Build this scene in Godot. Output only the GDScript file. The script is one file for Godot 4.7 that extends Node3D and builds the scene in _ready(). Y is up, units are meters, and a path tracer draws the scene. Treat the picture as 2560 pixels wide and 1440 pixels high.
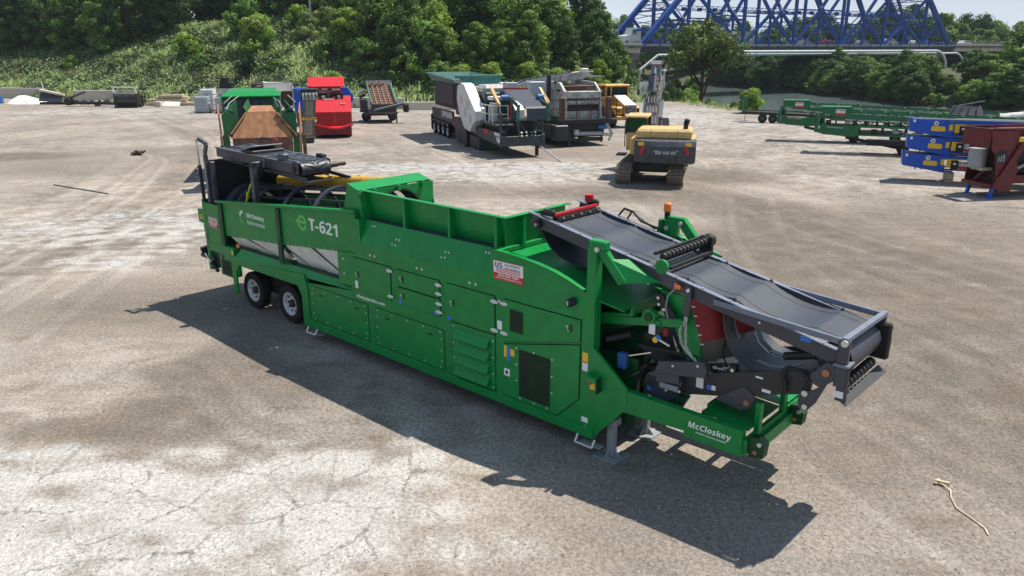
extends Node3D

const YAW := -0.73576
var M := {}
var CACHE := {}
var rng := RandomNumberGenerator.new()

class B:
	var p := PackedVector3Array()
	var n := PackedVector3Array()
	var c := PackedColorArray()
	var uv := PackedVector2Array()
	var tint := Color(1, 1, 1)
	var tinted := false

	func tri(a: Vector3, b: Vector3, d: Vector3) -> void:
		var m := (d - a).cross(b - a).normalized()
		p.push_back(a); p.push_back(b); p.push_back(d)
		n.push_back(m); n.push_back(m); n.push_back(m)
		if tinted:
			c.push_back(tint); c.push_back(tint); c.push_back(tint)

	func trin(a: Vector3, b: Vector3, d: Vector3, na: Vector3, nb: Vector3, nd: Vector3) -> void:
		# keeps the winding in step with the normals
		if (d - a).cross(b - a).dot(na + nb + nd) < 0.0:
			p.push_back(a); p.push_back(d); p.push_back(b)
			n.push_back(na); n.push_back(nd); n.push_back(nb)
		else:
			p.push_back(a); p.push_back(b); p.push_back(d)
			n.push_back(na); n.push_back(nb); n.push_back(nd)
		if tinted:
			c.push_back(tint); c.push_back(tint); c.push_back(tint)

	func quad(a: Vector3, b: Vector3, d: Vector3, e: Vector3) -> void:
		tri(a, b, d)
		tri(a, d, e)

	func tout(a: Vector3, b: Vector3, d: Vector3, o: Vector3) -> void:
		if (d - a).cross(b - a).dot((a + b + d) / 3.0 - o) < 0.0:
			tri(a, d, b)
		else:
			tri(a, b, d)

	func qout(a: Vector3, b: Vector3, d: Vector3, e: Vector3, o: Vector3) -> void:
		tout(a, b, d, o)
		tout(a, d, e, o)

	func obox(t: Transform3D, size: Vector3, bev := 0.0) -> void:
		var h := size * 0.5
		var o := t.origin
		var e := minf(bev, minf(h.x, minf(h.y, h.z)) * 0.6)
		if e <= 0.0005:
			var q := []
			for i in 8:
				q.append(t * Vector3(h.x if i & 1 else -h.x, h.y if i & 2 else -h.y, h.z if i & 4 else -h.z))
			for f in [[0, 1, 3, 2], [4, 5, 7, 6], [0, 1, 5, 4], [2, 3, 7, 6], [0, 2, 6, 4], [1, 3, 7, 5]]:
				qout(q[f[0]], q[f[1]], q[f[2]], q[f[3]], o)
			return
		var g := []
		for i in 8:
			var s := Vector3(1 if i & 1 else -1, 1 if i & 2 else -1, 1 if i & 4 else -1)
			var row := []
			for k in 3:
				var v := Vector3(h.x - e, h.y - e, h.z - e)
				v[k] = h[k]
				row.append(t * (v * s))
			g.append(row)
		for k in 3:
			var a := 1 << ((k + 1) % 3)
			var b := 1 << ((k + 2) % 3)
			for s in [0, 1 << k]:
				qout(g[s][k], g[s | a][k], g[s | a | b][k], g[s | b][k], o)
		for m in 3:
			var k := (m + 1) % 3
			var l := (m + 2) % 3
			for sk in [0, 1 << k]:
				for sl in [0, 1 << l]:
					var i0: int = sk | sl
					var i1: int = i0 | (1 << m)
					qout(g[i0][k], g[i1][k], g[i1][l], g[i0][l], o)
		for i in 8:
			tout(g[i][0], g[i][1], g[i][2], o)

	func box(at: Vector3, size: Vector3, bev := 0.0) -> void:
		obox(Transform3D(Basis(), at), size, bev)

	# box by its two opposite corners
	func bb(a: Vector3, b: Vector3, bev := 0.0) -> void:
		box((a + b) * 0.5, (b - a).abs(), bev)

	func beam(a: Vector3, b: Vector3, w: float, h: float, up := Vector3.UP, bev := 0.0) -> void:
		var d := (b - a).normalized()
		if absf(d.dot(up)) > 0.98:
			up = Vector3.RIGHT if absf(d.x) < 0.9 else Vector3.BACK
		var s := d.cross(up).normalized()
		obox(Transform3D(Basis(d, s.cross(d), s), (a + b) * 0.5), Vector3(a.distance_to(b), h, w), bev)

	func prism(poly: PackedVector2Array, t: Transform3D, depth: float) -> void:
		var ids := Geometry2D.triangulate_polygon(poly)
		var z0 := minf(0.0, depth)
		var z1 := maxf(0.0, depth)
		var up := t.basis.z
		for i in range(0, ids.size(), 3):
			var a := poly[ids[i]]
			var b := poly[ids[i + 1]]
			var d := poly[ids[i + 2]]
			trin(t * Vector3(a.x, a.y, z1), t * Vector3(b.x, b.y, z1), t * Vector3(d.x, d.y, z1), up, up, up)
			trin(t * Vector3(a.x, a.y, z0), t * Vector3(b.x, b.y, z0), t * Vector3(d.x, d.y, z0), -up, -up, -up)
		var cw := Geometry2D.is_polygon_clockwise(poly)
		for i in poly.size():
			var a := poly[i]
			var b := poly[(i + 1) % poly.size()]
			var e := b - a
			var o2 := Vector2(e.y, -e.x) if not cw else Vector2(-e.y, e.x)
			var o := (t.basis * Vector3(o2.x, o2.y, 0)).normalized()
			var q := [t * Vector3(a.x, a.y, z0), t * Vector3(b.x, b.y, z0), t * Vector3(b.x, b.y, z1), t * Vector3(a.x, a.y, z1)]
			trin(q[0], q[1], q[2], o, o, o)
			trin(q[0], q[2], q[3], o, o, o)

	# plate lying in the x-y plane between two depths, its outline given as a flat list
	func plate(xy: Array, z0: float, z1: float) -> void:
		var poly := PackedVector2Array()
		for i in range(0, xy.size(), 2):
			poly.push_back(Vector2(xy[i], xy[i + 1]))
		prism(poly, Transform3D(Basis(), Vector3(0, 0, minf(z0, z1))), absf(z1 - z0))

	# plate lying in the z-y plane between two x
	func plate_x(zy: Array, x0: float, x1: float) -> void:
		var poly := PackedVector2Array()
		for i in range(0, zy.size(), 2):
			poly.push_back(Vector2(-zy[i], zy[i + 1]))
		prism(poly, Transform3D(Basis(Vector3(0, 0, -1), Vector3.UP, Vector3.RIGHT), Vector3(minf(x0, x1), 0, 0)), absf(x1 - x0))

	# plate lying flat, outline in x-z, between two heights
	func plate_y(xz: Array, y0: float, y1: float) -> void:
		var poly := PackedVector2Array()
		for i in range(0, xz.size(), 2):
			poly.push_back(Vector2(xz[i], -xz[i + 1]))
		prism(poly, Transform3D(Basis(Vector3.RIGHT, Vector3(0, 0, -1), Vector3.UP), Vector3(0, minf(y0, y1), 0)), absf(y1 - y0))

	# thick slab over four corners, thickened along its normal
	func slab(a: Vector3, b: Vector3, d: Vector3, e: Vector3, th: float) -> void:
		var m := (d - a).cross(b - a).normalized() * th * 0.5
		var o := (a + b + d + e) * 0.25
		qout(a + m, b + m, d + m, e + m, o)
		qout(a - m, b - m, d - m, e - m, o)
		for q in [[a, b], [b, d], [d, e], [e, a]]:
			qout(q[0] + m, q[1] + m, q[1] - m, q[0] - m, o)

	func cyl(a: Vector3, b: Vector3, r: float, seg := 12, r2 := -1.0, caps := true) -> void:
		if r2 < 0.0:
			r2 = r
		var d := (b - a).normalized()
		var s := d.cross(Vector3.UP if absf(d.y) < 0.9 else Vector3.RIGHT).normalized()
		var u := s.cross(d)
		for i in seg:
			var f0 := TAU * i / seg
			var f1 := TAU * (i + 1) / seg
			var n0 := s * cos(f0) + u * sin(f0)
			var n1 := s * cos(f1) + u * sin(f1)
			trin(a + n0 * r, b + n0 * r2, b + n1 * r2, n0, n0, n1)
			trin(a + n0 * r, b + n1 * r2, a + n1 * r, n0, n1, n1)
			if caps:
				trin(a, a + n0 * r, a + n1 * r, -d, -d, -d)
				trin(b, b + n0 * r2, b + n1 * r2, d, d, d)

	func tube(pts: PackedVector3Array, r: float, seg := 6) -> void:
		for i in pts.size() - 1:
			cyl(pts[i], pts[i + 1], r, seg, r, true)

	# profile of [radius, along] pairs turned about the axis of t (its local x)
	func lathe(prof: Array, t: Transform3D, seg := 20, smooth := false) -> void:
		for i in prof.size() - 1:
			var r0: float = prof[i][0]
			var h0: float = prof[i][1]
			var r1: float = prof[i + 1][0]
			var h1: float = prof[i + 1][1]
			var sl := Vector2(r1 - r0, h1 - h0).normalized()
			for k in seg:
				var f0 := TAU * k / seg
				var f1 := TAU * (k + 1) / seg
				var d0 := Vector3(0, cos(f0), sin(f0))
				var d1 := Vector3(0, cos(f1), sin(f1))
				var n0 := t.basis * (d0 * sl.y + Vector3(-sl.x, 0, 0))
				var n1 := t.basis * (d1 * sl.y + Vector3(-sl.x, 0, 0))
				var q := [t * (d0 * r0 + Vector3(h0, 0, 0)), t * (d0 * r1 + Vector3(h1, 0, 0)), t * (d1 * r1 + Vector3(h1, 0, 0)), t * (d1 * r0 + Vector3(h0, 0, 0))]
				if r1 > 0.0001:
					trin(q[0], q[1], q[2], n0, n0, n1)
				if r0 > 0.0001:
					trin(q[0], q[2], q[3], n0, n1, n1)

	# belt or bent sheet: a line in x-y swept between two depths, with thickness
	func ribbon(line: PackedVector2Array, z0: float, z1: float, th: float, smooth := true) -> void:
		var nn := []
		for i in line.size():
			var a := line[maxi(i - 1, 0)]
			var b := line[mini(i + 1, line.size() - 1)]
			var d := (b - a).normalized()
			nn.append(Vector3(-d.y, d.x, 0))
		for i in line.size() - 1:
			var na: Vector3 = nn[i]
			var nb: Vector3 = nn[i + 1]
			if not smooth:
				var d := (line[i + 1] - line[i]).normalized()
				na = Vector3(-d.y, d.x, 0)
				nb = na
			var a := Vector3(line[i].x, line[i].y, 0)
			var b := Vector3(line[i + 1].x, line[i + 1].y, 0)
			var za := Vector3(0, 0, z0)
			var zb := Vector3(0, 0, z1)
			for s in [0.5, -0.5]:
				var oa: Vector3 = a + nn[i] * th * s
				var ob: Vector3 = b + nn[i + 1] * th * s
				var sg := signf(s)
				trin(oa + za, ob + za, ob + zb, na * sg, nb * sg, nb * sg)
				trin(oa + za, ob + zb, oa + zb, na * sg, nb * sg, na * sg)
			for z in [za, zb]:
				var m := Vector3(0, 0, signf(z.z - (z0 + z1) * 0.5))
				trin(a + nn[i] * th * 0.5 + z, b + nn[i + 1] * th * 0.5 + z, b - nn[i + 1] * th * 0.5 + z, m, m, m)
				trin(a + nn[i] * th * 0.5 + z, b - nn[i + 1] * th * 0.5 + z, a - nn[i] * th * 0.5 + z, m, m, m)

	func mesh() -> ArrayMesh:
		var arr := []
		arr.resize(Mesh.ARRAY_MAX)
		arr[Mesh.ARRAY_VERTEX] = p
		arr[Mesh.ARRAY_NORMAL] = n
		if c.size() == p.size():
			arr[Mesh.ARRAY_COLOR] = c
		if uv.size() == p.size():
			arr[Mesh.ARRAY_TEX_UV] = uv
		var am := ArrayMesh.new()
		am.add_surface_from_arrays(Mesh.PRIMITIVE_TRIANGLES, arr)
		return am


func V(x: float, y: float, z: float) -> Vector3:
	return Vector3(x, y, z)


func obj(called: String, b: B, m: Material, parent: Node3D = null, label := "", kind := "") -> MeshInstance3D:
	var o := MeshInstance3D.new()
	o.name = called
	o.mesh = b.mesh()
	o.material_override = m
	(parent if parent else self).add_child(o, true)
	if label:
		o.set_meta("label", label)
	if kind:
		o.set_meta("kind", kind)
	return o


func inst(called: String, mesh: Mesh, m: Material, parent: Node3D, t := Transform3D()) -> MeshInstance3D:
	var o := MeshInstance3D.new()
	o.name = called
	o.mesh = mesh
	o.material_override = m
	o.transform = t
	(parent if parent else self).add_child(o, true)
	return o


func tag(o: Node3D, label: String, category: String, group := "", kind := "") -> Node3D:
	if label:
		o.set_meta("label", label)
	if category:
		o.set_meta("category", category)
	if group:
		o.set_meta("group", group)
	if kind:
		o.set_meta("kind", kind)
	return o


func thing(called: String, label: String, category: String, at: Vector3, turn := 0.0, group := "") -> Node3D:
	var o := Node3D.new()
	o.name = called
	add_child(o, true)
	o.position = at
	o.rotation.y = turn
	return tag(o, label, category, group)


func sub(called: String, parent: Node3D, at := Vector3.ZERO) -> Node3D:
	var o := Node3D.new()
	o.name = called
	parent.add_child(o, true)
	o.position = at
	return o


func struct(called: String, b: B, m: Material) -> MeshInstance3D:
	return obj(called, b, m, null, "", "structure")


func bx(called: String, parent: Node3D, m: Material, a: Vector3, b: Vector3, bev := 0.0) -> MeshInstance3D:
	var g := B.new()
	g.bb(a, b, bev)
	return obj(called, g, m, parent)


func bm(called: String, parent: Node3D, m: Material, a: Vector3, b: Vector3, w: float, h: float, bev := 0.0) -> MeshInstance3D:
	var g := B.new()
	g.beam(a, b, w, h, Vector3.UP, bev)
	return obj(called, g, m, parent)


func pl(called: String, parent: Node3D, m: Material, xy: Array, z0: float, z1: float) -> MeshInstance3D:
	var g := B.new()
	g.plate(xy, z0, z1)
	return obj(called, g, m, parent)


func cy(called: String, parent: Node3D, m: Material, a: Vector3, b: Vector3, r: float, seg := 14, r2 := -1.0) -> MeshInstance3D:
	var g := B.new()
	g.cyl(a, b, r, seg, r2)
	return obj(called, g, m, parent)


# raised lettering fitted to a width and height, its middle at "at", facing local +z of basis
func text(called: String, s: String, m: Material, parent: Node3D, at: Vector3, w: float, h: float, basis := Basis(), bold := true, face := "Droid Sans", shear := 0.0) -> MeshInstance3D:
	var f := SystemFont.new()
	f.font_names = PackedStringArray([face])
	f.font_weight = 700 if bold else 400
	var tm := TextMesh.new()
	tm.text = s
	tm.font = f
	tm.font_size = 48
	tm.pixel_size = 0.01
	tm.depth = 0.004
	tm.curve_step = 1.5
	var bb := tm.get_aabb()
	var o := MeshInstance3D.new()
	o.name = called
	o.mesh = tm
	o.material_override = m
	parent.add_child(o, true)
	var sc := Vector3(w / maxf(bb.size.x, 0.01), h / maxf(bb.size.y, 0.01), 1.0)
	var mid := bb.position + bb.size * 0.5
	var bs := basis * Basis(Vector3(sc.x, 0, 0), Vector3(sc.x * shear, sc.y, 0), Vector3(0, 0, 1))
	o.transform = Transform3D(bs, at - bs * mid)
	return o


func mat(srgb: Color, rough := 0.6, metal := 0.0, tex: Texture2D = null, scale := 1.0) -> StandardMaterial3D:
	var m := StandardMaterial3D.new()
	m.albedo_color = srgb
	m.roughness = rough
	m.metallic = metal
	if tex:
		m.albedo_texture = tex
		m.uv1_triplanar = true
		m.uv1_scale = Vector3.ONE * scale
	return m


func rgb(r: int, g: int, b: int) -> Color:
	return Color(r / 255.0, g / 255.0, b / 255.0)


func noise_tex(size: int, freq: float, oct: int, lo: Color, hi: Color, sd: int, cell := false) -> NoiseTexture2D:
	var f := FastNoiseLite.new()
	f.seed = sd
	f.noise_type = FastNoiseLite.TYPE_CELLULAR if cell else FastNoiseLite.TYPE_SIMPLEX
	f.frequency = freq
	f.fractal_octaves = oct
	var t := NoiseTexture2D.new()
	t.width = size
	t.height = size
	t.seamless = true
	t.noise = f
	var g := Gradient.new()
	g.set_color(0, lo)
	g.set_color(1, hi)
	t.color_ramp = g
	return t


func make_materials() -> void:
	var mottle := noise_tex(256, 0.02, 5, Color(0.88, 0.88, 0.88), Color(1, 1, 1), 3)
	var grime := noise_tex(256, 0.015, 5, Color(0.68, 0.67, 0.65), Color(1.0, 1.0, 1.0), 9)
	var rusty := noise_tex(256, 0.02, 5, Color(0.66, 0.64, 0.64), Color(1, 0.95, 0.9), 12)
	M.green = mat(rgb(0, 138, 64), 0.42, 0.0, mottle, 0.35)
	M.green.clearcoat_enabled = true
	M.green.metallic_specular = 0.4
	M.green.roughness_texture = noise_tex(256, 0.02, 5, Color(0.72, 0.72, 0.72), Color(1, 1, 1), 77)
	M.green.roughness = 0.5
	var wavy := FastNoiseLite.new()
	wavy.seed = 78
	wavy.frequency = 0.012
	wavy.fractal_octaves = 2
	var wt := NoiseTexture2D.new()
	wt.width = 256
	wt.height = 256
	wt.seamless = true
	wt.noise = wavy
	wt.as_normal_map = true
	wt.bump_strength = 2.0
	M.green.normal_enabled = true
	M.green.normal_texture = wt
	M.green.normal_scale = 0.12
	M.green.clearcoat = 0.10
	M.green.clearcoat_roughness = 0.18
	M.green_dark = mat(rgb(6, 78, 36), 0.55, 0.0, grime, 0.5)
	M.green_old = mat(rgb(6, 96, 46), 0.55, 0.0, grime, 0.4)
	M.gasket = mat(rgb(12, 16, 13), 0.9)
	M.grey_light = mat(rgb(118, 126, 144), 0.38, 0.0, mottle, 0.5)
	M.zinc_white = mat(rgb(214, 216, 216), 0.42, 0.15)
	M.galv_pale = mat(rgb(150, 156, 164), 0.55)
	M.black = mat(rgb(24, 24, 26), 0.6)
	M.grey = mat(rgb(66, 69, 80), 0.42, 0.0, mottle, 0.5)
	M.grey_dark = mat(rgb(44, 46, 52), 0.5, 0.0, mottle, 0.5)
	M.rubber = mat(rgb(56, 62, 74), 0.46, 0.0, mottle, 0.5)
	M.tyre = mat(rgb(30, 30, 31), 0.85, 0.0, grime, 1.2)
	M.zinc = mat(rgb(205, 208, 205), 0.38, 0.6)
	M.steel = mat(rgb(150, 154, 158), 0.35, 0.7)
	M.galv = mat(rgb(158, 164, 168), 0.5, 0.3, mottle, 0.8)
	M.chrome = mat(rgb(220, 222, 224), 0.12, 1.0)
	M.white = mat(rgb(226, 228, 226), 0.5, 0.0, mottle, 0.4)
	M.white_old = mat(rgb(200, 202, 198), 0.6, 0.0, grime, 0.35)
	M.skirt = mat(rgb(238, 240, 238), 0.55, 0.0, mottle, 0.4)
	M.sign_white = mat(rgb(228, 230, 232), 0.5)
	M.sign_red = mat(rgb(200, 28, 36), 0.5)
	M.sign_blue = mat(rgb(30, 40, 120), 0.5)
	M.sign_black = mat(rgb(28, 28, 34), 0.5)
	M.lime = mat(rgb(92, 190, 88), 0.5)
	M.letter = mat(rgb(232, 236, 234), 0.5)
	M.label_blue = mat(rgb(40, 120, 215), 0.5)
	M.label_yellow = mat(rgb(232, 190, 50), 0.5)
	M.red = mat(rgb(196, 30, 38), 0.45, 0.0, mottle, 0.4)
	M.red_paint = mat(rgb(206, 22, 40), 0.4, 0.0, mottle, 0.4)
	M.red_dark = mat(rgb(150, 24, 32), 0.5, 0.0, grime, 0.4)
	M.yellow = mat(rgb(222, 178, 40), 0.5)
	M.brush = mat(rgb(226, 186, 70), 0.9, 0.0, rusty, 2.0)
	M.brush.roughness = 0.95
	M.amber = mat(rgb(240, 120, 20), 0.25)
	M.amber.clearcoat_enabled = true
	M.rust = mat(rgb(178, 134, 100), 0.85, 0.0, rusty, 0.35)
	M.rust_dark = mat(rgb(128, 102, 90), 0.8, 0.0, rusty, 0.5)
	M.maroon = mat(rgb(116, 20, 32), 0.45, 0.0, grime, 0.4)
	M.blue = mat(rgb(4, 82, 196), 0.42, 0.0, mottle, 0.4)
	M.blue_bridge = mat(rgb(22, 84, 172), 0.6, 0.0, grime, 0.06)
	M.teal = mat(rgb(58, 126, 122), 0.5, 0.0, grime, 0.3)
	M.teal_dark = mat(rgb(38, 70, 66), 0.55, 0.0, grime, 0.3)
	M.motor_blue = mat(rgb(44, 96, 156), 0.5)
	M.cream = mat(rgb(214, 178, 116), 0.5, 0.0, mottle, 0.3)
	M.truck_yellow = mat(rgb(220, 160, 56), 0.5, 0.0, grime, 0.3)
	M.cw = mat(rgb(74, 80, 90), 0.55, 0.0, grime, 0.5)
	M.track = mat(rgb(104, 96, 88), 0.7, 0.2, rusty, 1.0)
	M.concrete = mat(rgb(206, 194, 176), 0.9, 0.0, mottle, 0.25)
	M.concrete_dark = mat(rgb(130, 126, 120), 0.9, 0.0, grime, 0.1)
	M.pale = mat(rgb(236, 236, 230), 0.8)
	M.wood = mat(rgb(222, 208, 180), 0.8, 0.0, grime, 0.6)
	M.glass = mat(Color(0.10, 0.13, 0.14), 0.06)
	M.glass.metallic_specular = 0.8
	M.pipe = mat(rgb(190, 202, 206), 0.55, 0.0, mottle, 0.1)
	M.bark = mat(rgb(82, 70, 58), 0.95, 0.0, rusty, 0.6)
	M.cage = mat(rgb(196, 200, 204), 0.4, 0.6)
	M.tank = mat(rgb(206, 210, 212), 0.5)
	M.tank_grey = mat(rgb(150, 158, 168), 0.5)
	M.cage_dark = mat(rgb(112, 108, 96), 0.7, 0.0, grime, 0.6)
	M.drum = mat(rgb(62, 58, 56), 0.35, 0.2, grime, 0.8)
	M.plant_dark = mat(rgb(58, 68, 78), 0.5, 0.0, grime, 0.3)
	M.maroon_dark = mat(rgb(74, 34, 34), 0.6, 0.0, grime, 0.4)
	M.rust_yellow = mat(rgb(196, 134, 62), 0.7, 0.0, rusty, 0.25)
	M.boom = mat(rgb(128, 126, 128), 0.5, 0.0, grime, 0.5)
	M.green_dark2 = mat(rgb(16, 104, 58), 0.45, 0.0, mottle, 0.3)
	M.bridge_dark = mat(rgb(52, 56, 62), 0.8, 0.0, grime, 0.1)
	M.rust_pale = mat(rgb(206, 172, 146), 0.85, 0.0, rusty, 0.6)
	M.track_shoe = mat(rgb(150, 142, 132), 0.65, 0.2, rusty, 1.0)
	M.strap = mat(rgb(210, 225, 60), 0.7)

const BOUND := [-150, -152, -86, -134, -57, -115, -30, -107, -10, -101.5, 8, -104, 16, -112, 23, -119, 27, -106, 29.5, -95, 33, -86, 45, -79, 70, -71, 130, -60]
var YARD := PackedVector2Array()
var fn_a := FastNoiseLite.new()


# metres behind the edge of the yard (negative inside it)
func behind(x: float, z: float) -> float:
	var best := 1e9
	for i in range(0, BOUND.size() - 2, 2):
		var a := Vector2(BOUND[i], BOUND[i + 1])
		var b := Vector2(BOUND[i + 2], BOUND[i + 3])
		var p := Vector2(x, z)
		var q := Geometry2D.get_closest_point_to_segment(p, a, b)
		var d := p.distance_to(q)
		best = minf(best, d)
	if YARD.is_empty():
		for i in range(0, BOUND.size(), 2):
			YARD.push_back(Vector2(BOUND[i], BOUND[i + 1]))
		YARD.push_back(Vector2(130, 600))
		YARD.push_back(Vector2(-150, 600))
	return -best if Geometry2D.is_point_in_polygon(Vector2(x, z), YARD) else best


func lerp_table(x: float, t: Array) -> float:
	for i in range(0, t.size() - 2, 2):
		if x <= t[i + 2]:
			return lerpf(t[i + 1], t[i + 3], clampf((x - t[i]) / (t[i + 2] - t[i]), 0.0, 1.0))
	return t[t.size() - 1]


# x of the far waterline at depth z and what lies beyond
func far_bank(z: float) -> float:
	return lerp_table(-z, [60, 190, 100, 120, 118, 84, 141, 72, 188, 70, 252, 52, 400, 10])


func height(x: float, z: float) -> float:
	var d := behind(x, z)
	if d <= 0.0:
		return -0.08
	var berm := 1.0 - smoothstep(8.0, 22.0, x - maxf(0.0, -z - 118.0) * 0.16)
	var h := clampf(0.40 * d, 0.0, 11.6) * berm + fn_a.get_noise_2d(x, z) * minf(d * 0.08, 0.7) * berm
	var fb := far_bank(z)
	if berm < 1.0:
		var low: float
		if x > fb:
			low = minf(-2.5 + (x - fb) * 0.22, 2.5)
		else:
			low = maxf(-0.08 - d * 0.36, -4.0)
			low = maxf(low, -2.5 - (fb - x) * 0.3)
		h = h + low * (1.0 - berm)
	return h


func make_sky() -> void:
	var cam := Camera3D.new()
	cam.name = "camera"
	cam.fov = 41.508
	cam.near = 0.1
	cam.far = 3000.0
	cam.transform = Transform3D(Basis(Vector3.RIGHT, -0.300665) * Basis(Vector3.BACK, -0.0039736), Vector3(0, 7.0268, 0))
	add_child(cam)
	cam.current = true
	var env := Environment.new()
	env.background_mode = Environment.BG_SKY
	env.tonemap_mode = Environment.TONE_MAPPER_LINEAR
	env.tonemap_exposure = EXPOSURE
	env.sdfgi_enabled = true
	env.ssao_enabled = true
	env.ssil_enabled = true
	env.fog_enabled = true
	env.fog_density = 0.00014
	env.fog_light_color = rgb(206, 222, 236)
	var sm := ProceduralSkyMaterial.new()
	sm.sky_top_color = rgb(150, 176, 208)
	sm.sky_horizon_color = rgb(238, 247, 255)
	sm.sky_curve = 0.12
	sm.ground_bottom_color = rgb(120, 114, 104)
	sm.ground_horizon_color = rgb(196, 210, 222)
	sm.energy_multiplier = SKY
	# thin high cloud
	var f := FastNoiseLite.new()
	f.seed = 21
	f.frequency = 0.006
	f.fractal_octaves = 5
	var im := Image.create(512, 256, false, Image.FORMAT_RGBA8)
	for y in 256:
		for x in 512:
			var a := TAU * x / 512.0
			var e := PI * y / 256.0
			var v := f.get_noise_3d(cos(a) * sin(e) * 200.0, cos(e) * 500.0, sin(a) * sin(e) * 200.0)
			im.set_pixel(x, y, Color(1, 1, 1, smoothstep(-0.05, 0.5, v) * 0.55))
	sm.sky_cover = ImageTexture.create_from_image(im)
	sm.sky_cover_modulate = Color(0.62, 0.64, 0.66, 0.8)
	var sky := Sky.new()
	sky.sky_material = sm
	env.sky = sky
	var we := WorldEnvironment.new()
	we.name = "environment"
	we.environment = env
	add_child(we)
	var sun := DirectionalLight3D.new()
	sun.name = "sun"
	sun.light_energy = SUN
	sun.light_color = Color(1.0, 0.965, 0.91)
	sun.light_angular_distance = 0.5
	sun.shadow_enabled = true
	add_child(sun)
	sun.look_at_from_position(Vector3.ZERO, Vector3(-0.469, -1.0, 0.25), Vector3.UP)


func noise_bytes(w: int, h: int, x0: float, z0: float, res: float, wave: float, oct: int, sd: int, cell := false, stretch := 1) -> PackedByteArray:
	var f := FastNoiseLite.new()
	f.seed = sd
	f.frequency = res / wave
	f.fractal_octaves = oct
	if cell:
		f.noise_type = FastNoiseLite.TYPE_CELLULAR
		f.cellular_return_type = FastNoiseLite.RETURN_DISTANCE2_SUB
		f.fractal_type = FastNoiseLite.FRACTAL_NONE
		f.domain_warp_enabled = true
		f.domain_warp_amplitude = 0.35 / res
		f.domain_warp_frequency = res / 0.9
		f.domain_warp_fractal_octaves = 3
	else:
		f.noise_type = FastNoiseLite.TYPE_SIMPLEX
	f.offset = Vector3(x0 / res / stretch, z0 / res, 0)
	var im := f.get_image(ceili(float(w) / stretch), h, false, false, false)
	if stretch > 1:
		im.resize(w, h, Image.INTERPOLATE_CUBIC)
	im.convert(Image.FORMAT_L8)
	return im.get_data()


# light (concrete showing through) and dark (damp, oily) areas: x, z, radius across, radius along, amount
const LIGHT_SPOTS := [-7.0, -10.6, 2.6, 1.7, 1.0, -4.7, -11.5, 2.2, 1.0, 0.9, -2.7, -11.3, 1.5, 1.1, 0.95, -2.4, -12.6, 0.9, 0.8, 0.7, -8.6, -11.9, 2.2, 0.9, 0.8, -3.2, -9.8, 1.7, 1.2, 0.9, -5.2, -9.6, 2.0, 1.5, 1.0, -4.3, -12.4, 1.6, 0.5, 0.7, -0.5, -9.6, 1.0, 0.7, 0.5,
	-9.7, -48.7, 3.2, 2.0, 0.8, -7.2, -49.5, 3.5, 2.4, 0.8, -3.2, -46.8, 3.8, 2.6, 0.95, 3.1, -49.2, 3.0, 2.2, 0.9, 6.0, -45.0, 2.4, 1.7, 0.8, 0.0, -45.2, 4.0, 2.2, 1.0, -1.0, -50.3, 3.0, 1.4, 0.7,
	-16.1, -32.2, 4.5, 1.8, 0.8, -13.4, -29.2, 3.2, 1.8, 0.8, -14.7, -26.2, 2.4, 1.2, 0.7, -19.0, -32.3, 4.5, 2.4, 0.6, -15.4, -34.3, 3.6, 1.5, 0.8, -18.7, -29.3, 3.0, 2.2, 0.6, -22.0, -66.0, 6.0, 8.0, 0.55, -40.0, -100.0, 30.0, 10.0, 0.75, 18.0, -80.0, 9.0, 9.0, 0.8, 24.0, -62.0, 9.0, 8.0, 0.55, 18.0, -95.0, 8.0, 10.0, 0.9, -2.0, -60.0, 5.0, 3.0, 0.5, 20.0, -46.0, 6.0, 4.0, 0.4]
const DARK_SPOTS := [-7.1, -16.4, 1.4, 1.0, 0.8, -7.2, -13.5, 1.5, 0.8, 0.75, -7.2, -14.6, 1.3, 0.8, 0.6, -9.0, -13.3, 1.0, 0.6, 0.6, -7.0, -17.8, 0.8, 1.2, 0.5, -36.4, -55.4, 4.5, 2.0, 1.0, -5.2, -15.5, 1.2, 1.0, 0.5, 12.3, -44.9, 2.6, 2.6, 0.7, 9.3, -37.3, 3.0, 4.0, 0.55, 11.2, -28.8, 2.5, 3.0, 0.55, 13.2, -25.0, 3.0, 3.0, 0.6, 12.0, -34.0, 2.2, 3.0, 0.6, 3.6, -39.7, 3.5, 2.0, 0.5, 6.1, -39.5, 3.0, 2.0, 0.6,
	12.0, -20.0, 6.0, 6.0, 0.6, 7.0, -26.0, 6.0, 4.0, 0.5, 16.0, -30.0, 6.0, 6.0, 0.6, 13.0, -14.0, 5.0, 5.0, 0.5, -9.0, -22.0, 5.0, 2.5, 0.45, -3.0, -40.0, 8.0, 2.0, 0.4, 4.0, -56.0, 6.0, 3.0, 0.4, -24.0, -58.0, 8.0, 2.5, 0.4, 8.0, -18.0, 5.0, 5.0, 0.45, 9.0, -13.0, 4.0, 4.0, 0.3, 2.0, -10.0, 2.0, 1.5, 0.35, 5.2, -12.2, 1.8, 1.2, 0.3, -11.0, -20.0, 3.0, 2.0, 0.35, -30.0, -50.0, 9.0, 4.0, 0.35, 5.0, -29.0, 4.0, 3.0, 0.4, -28.0, -72.0, 6.0, 3.0, 0.4]
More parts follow.
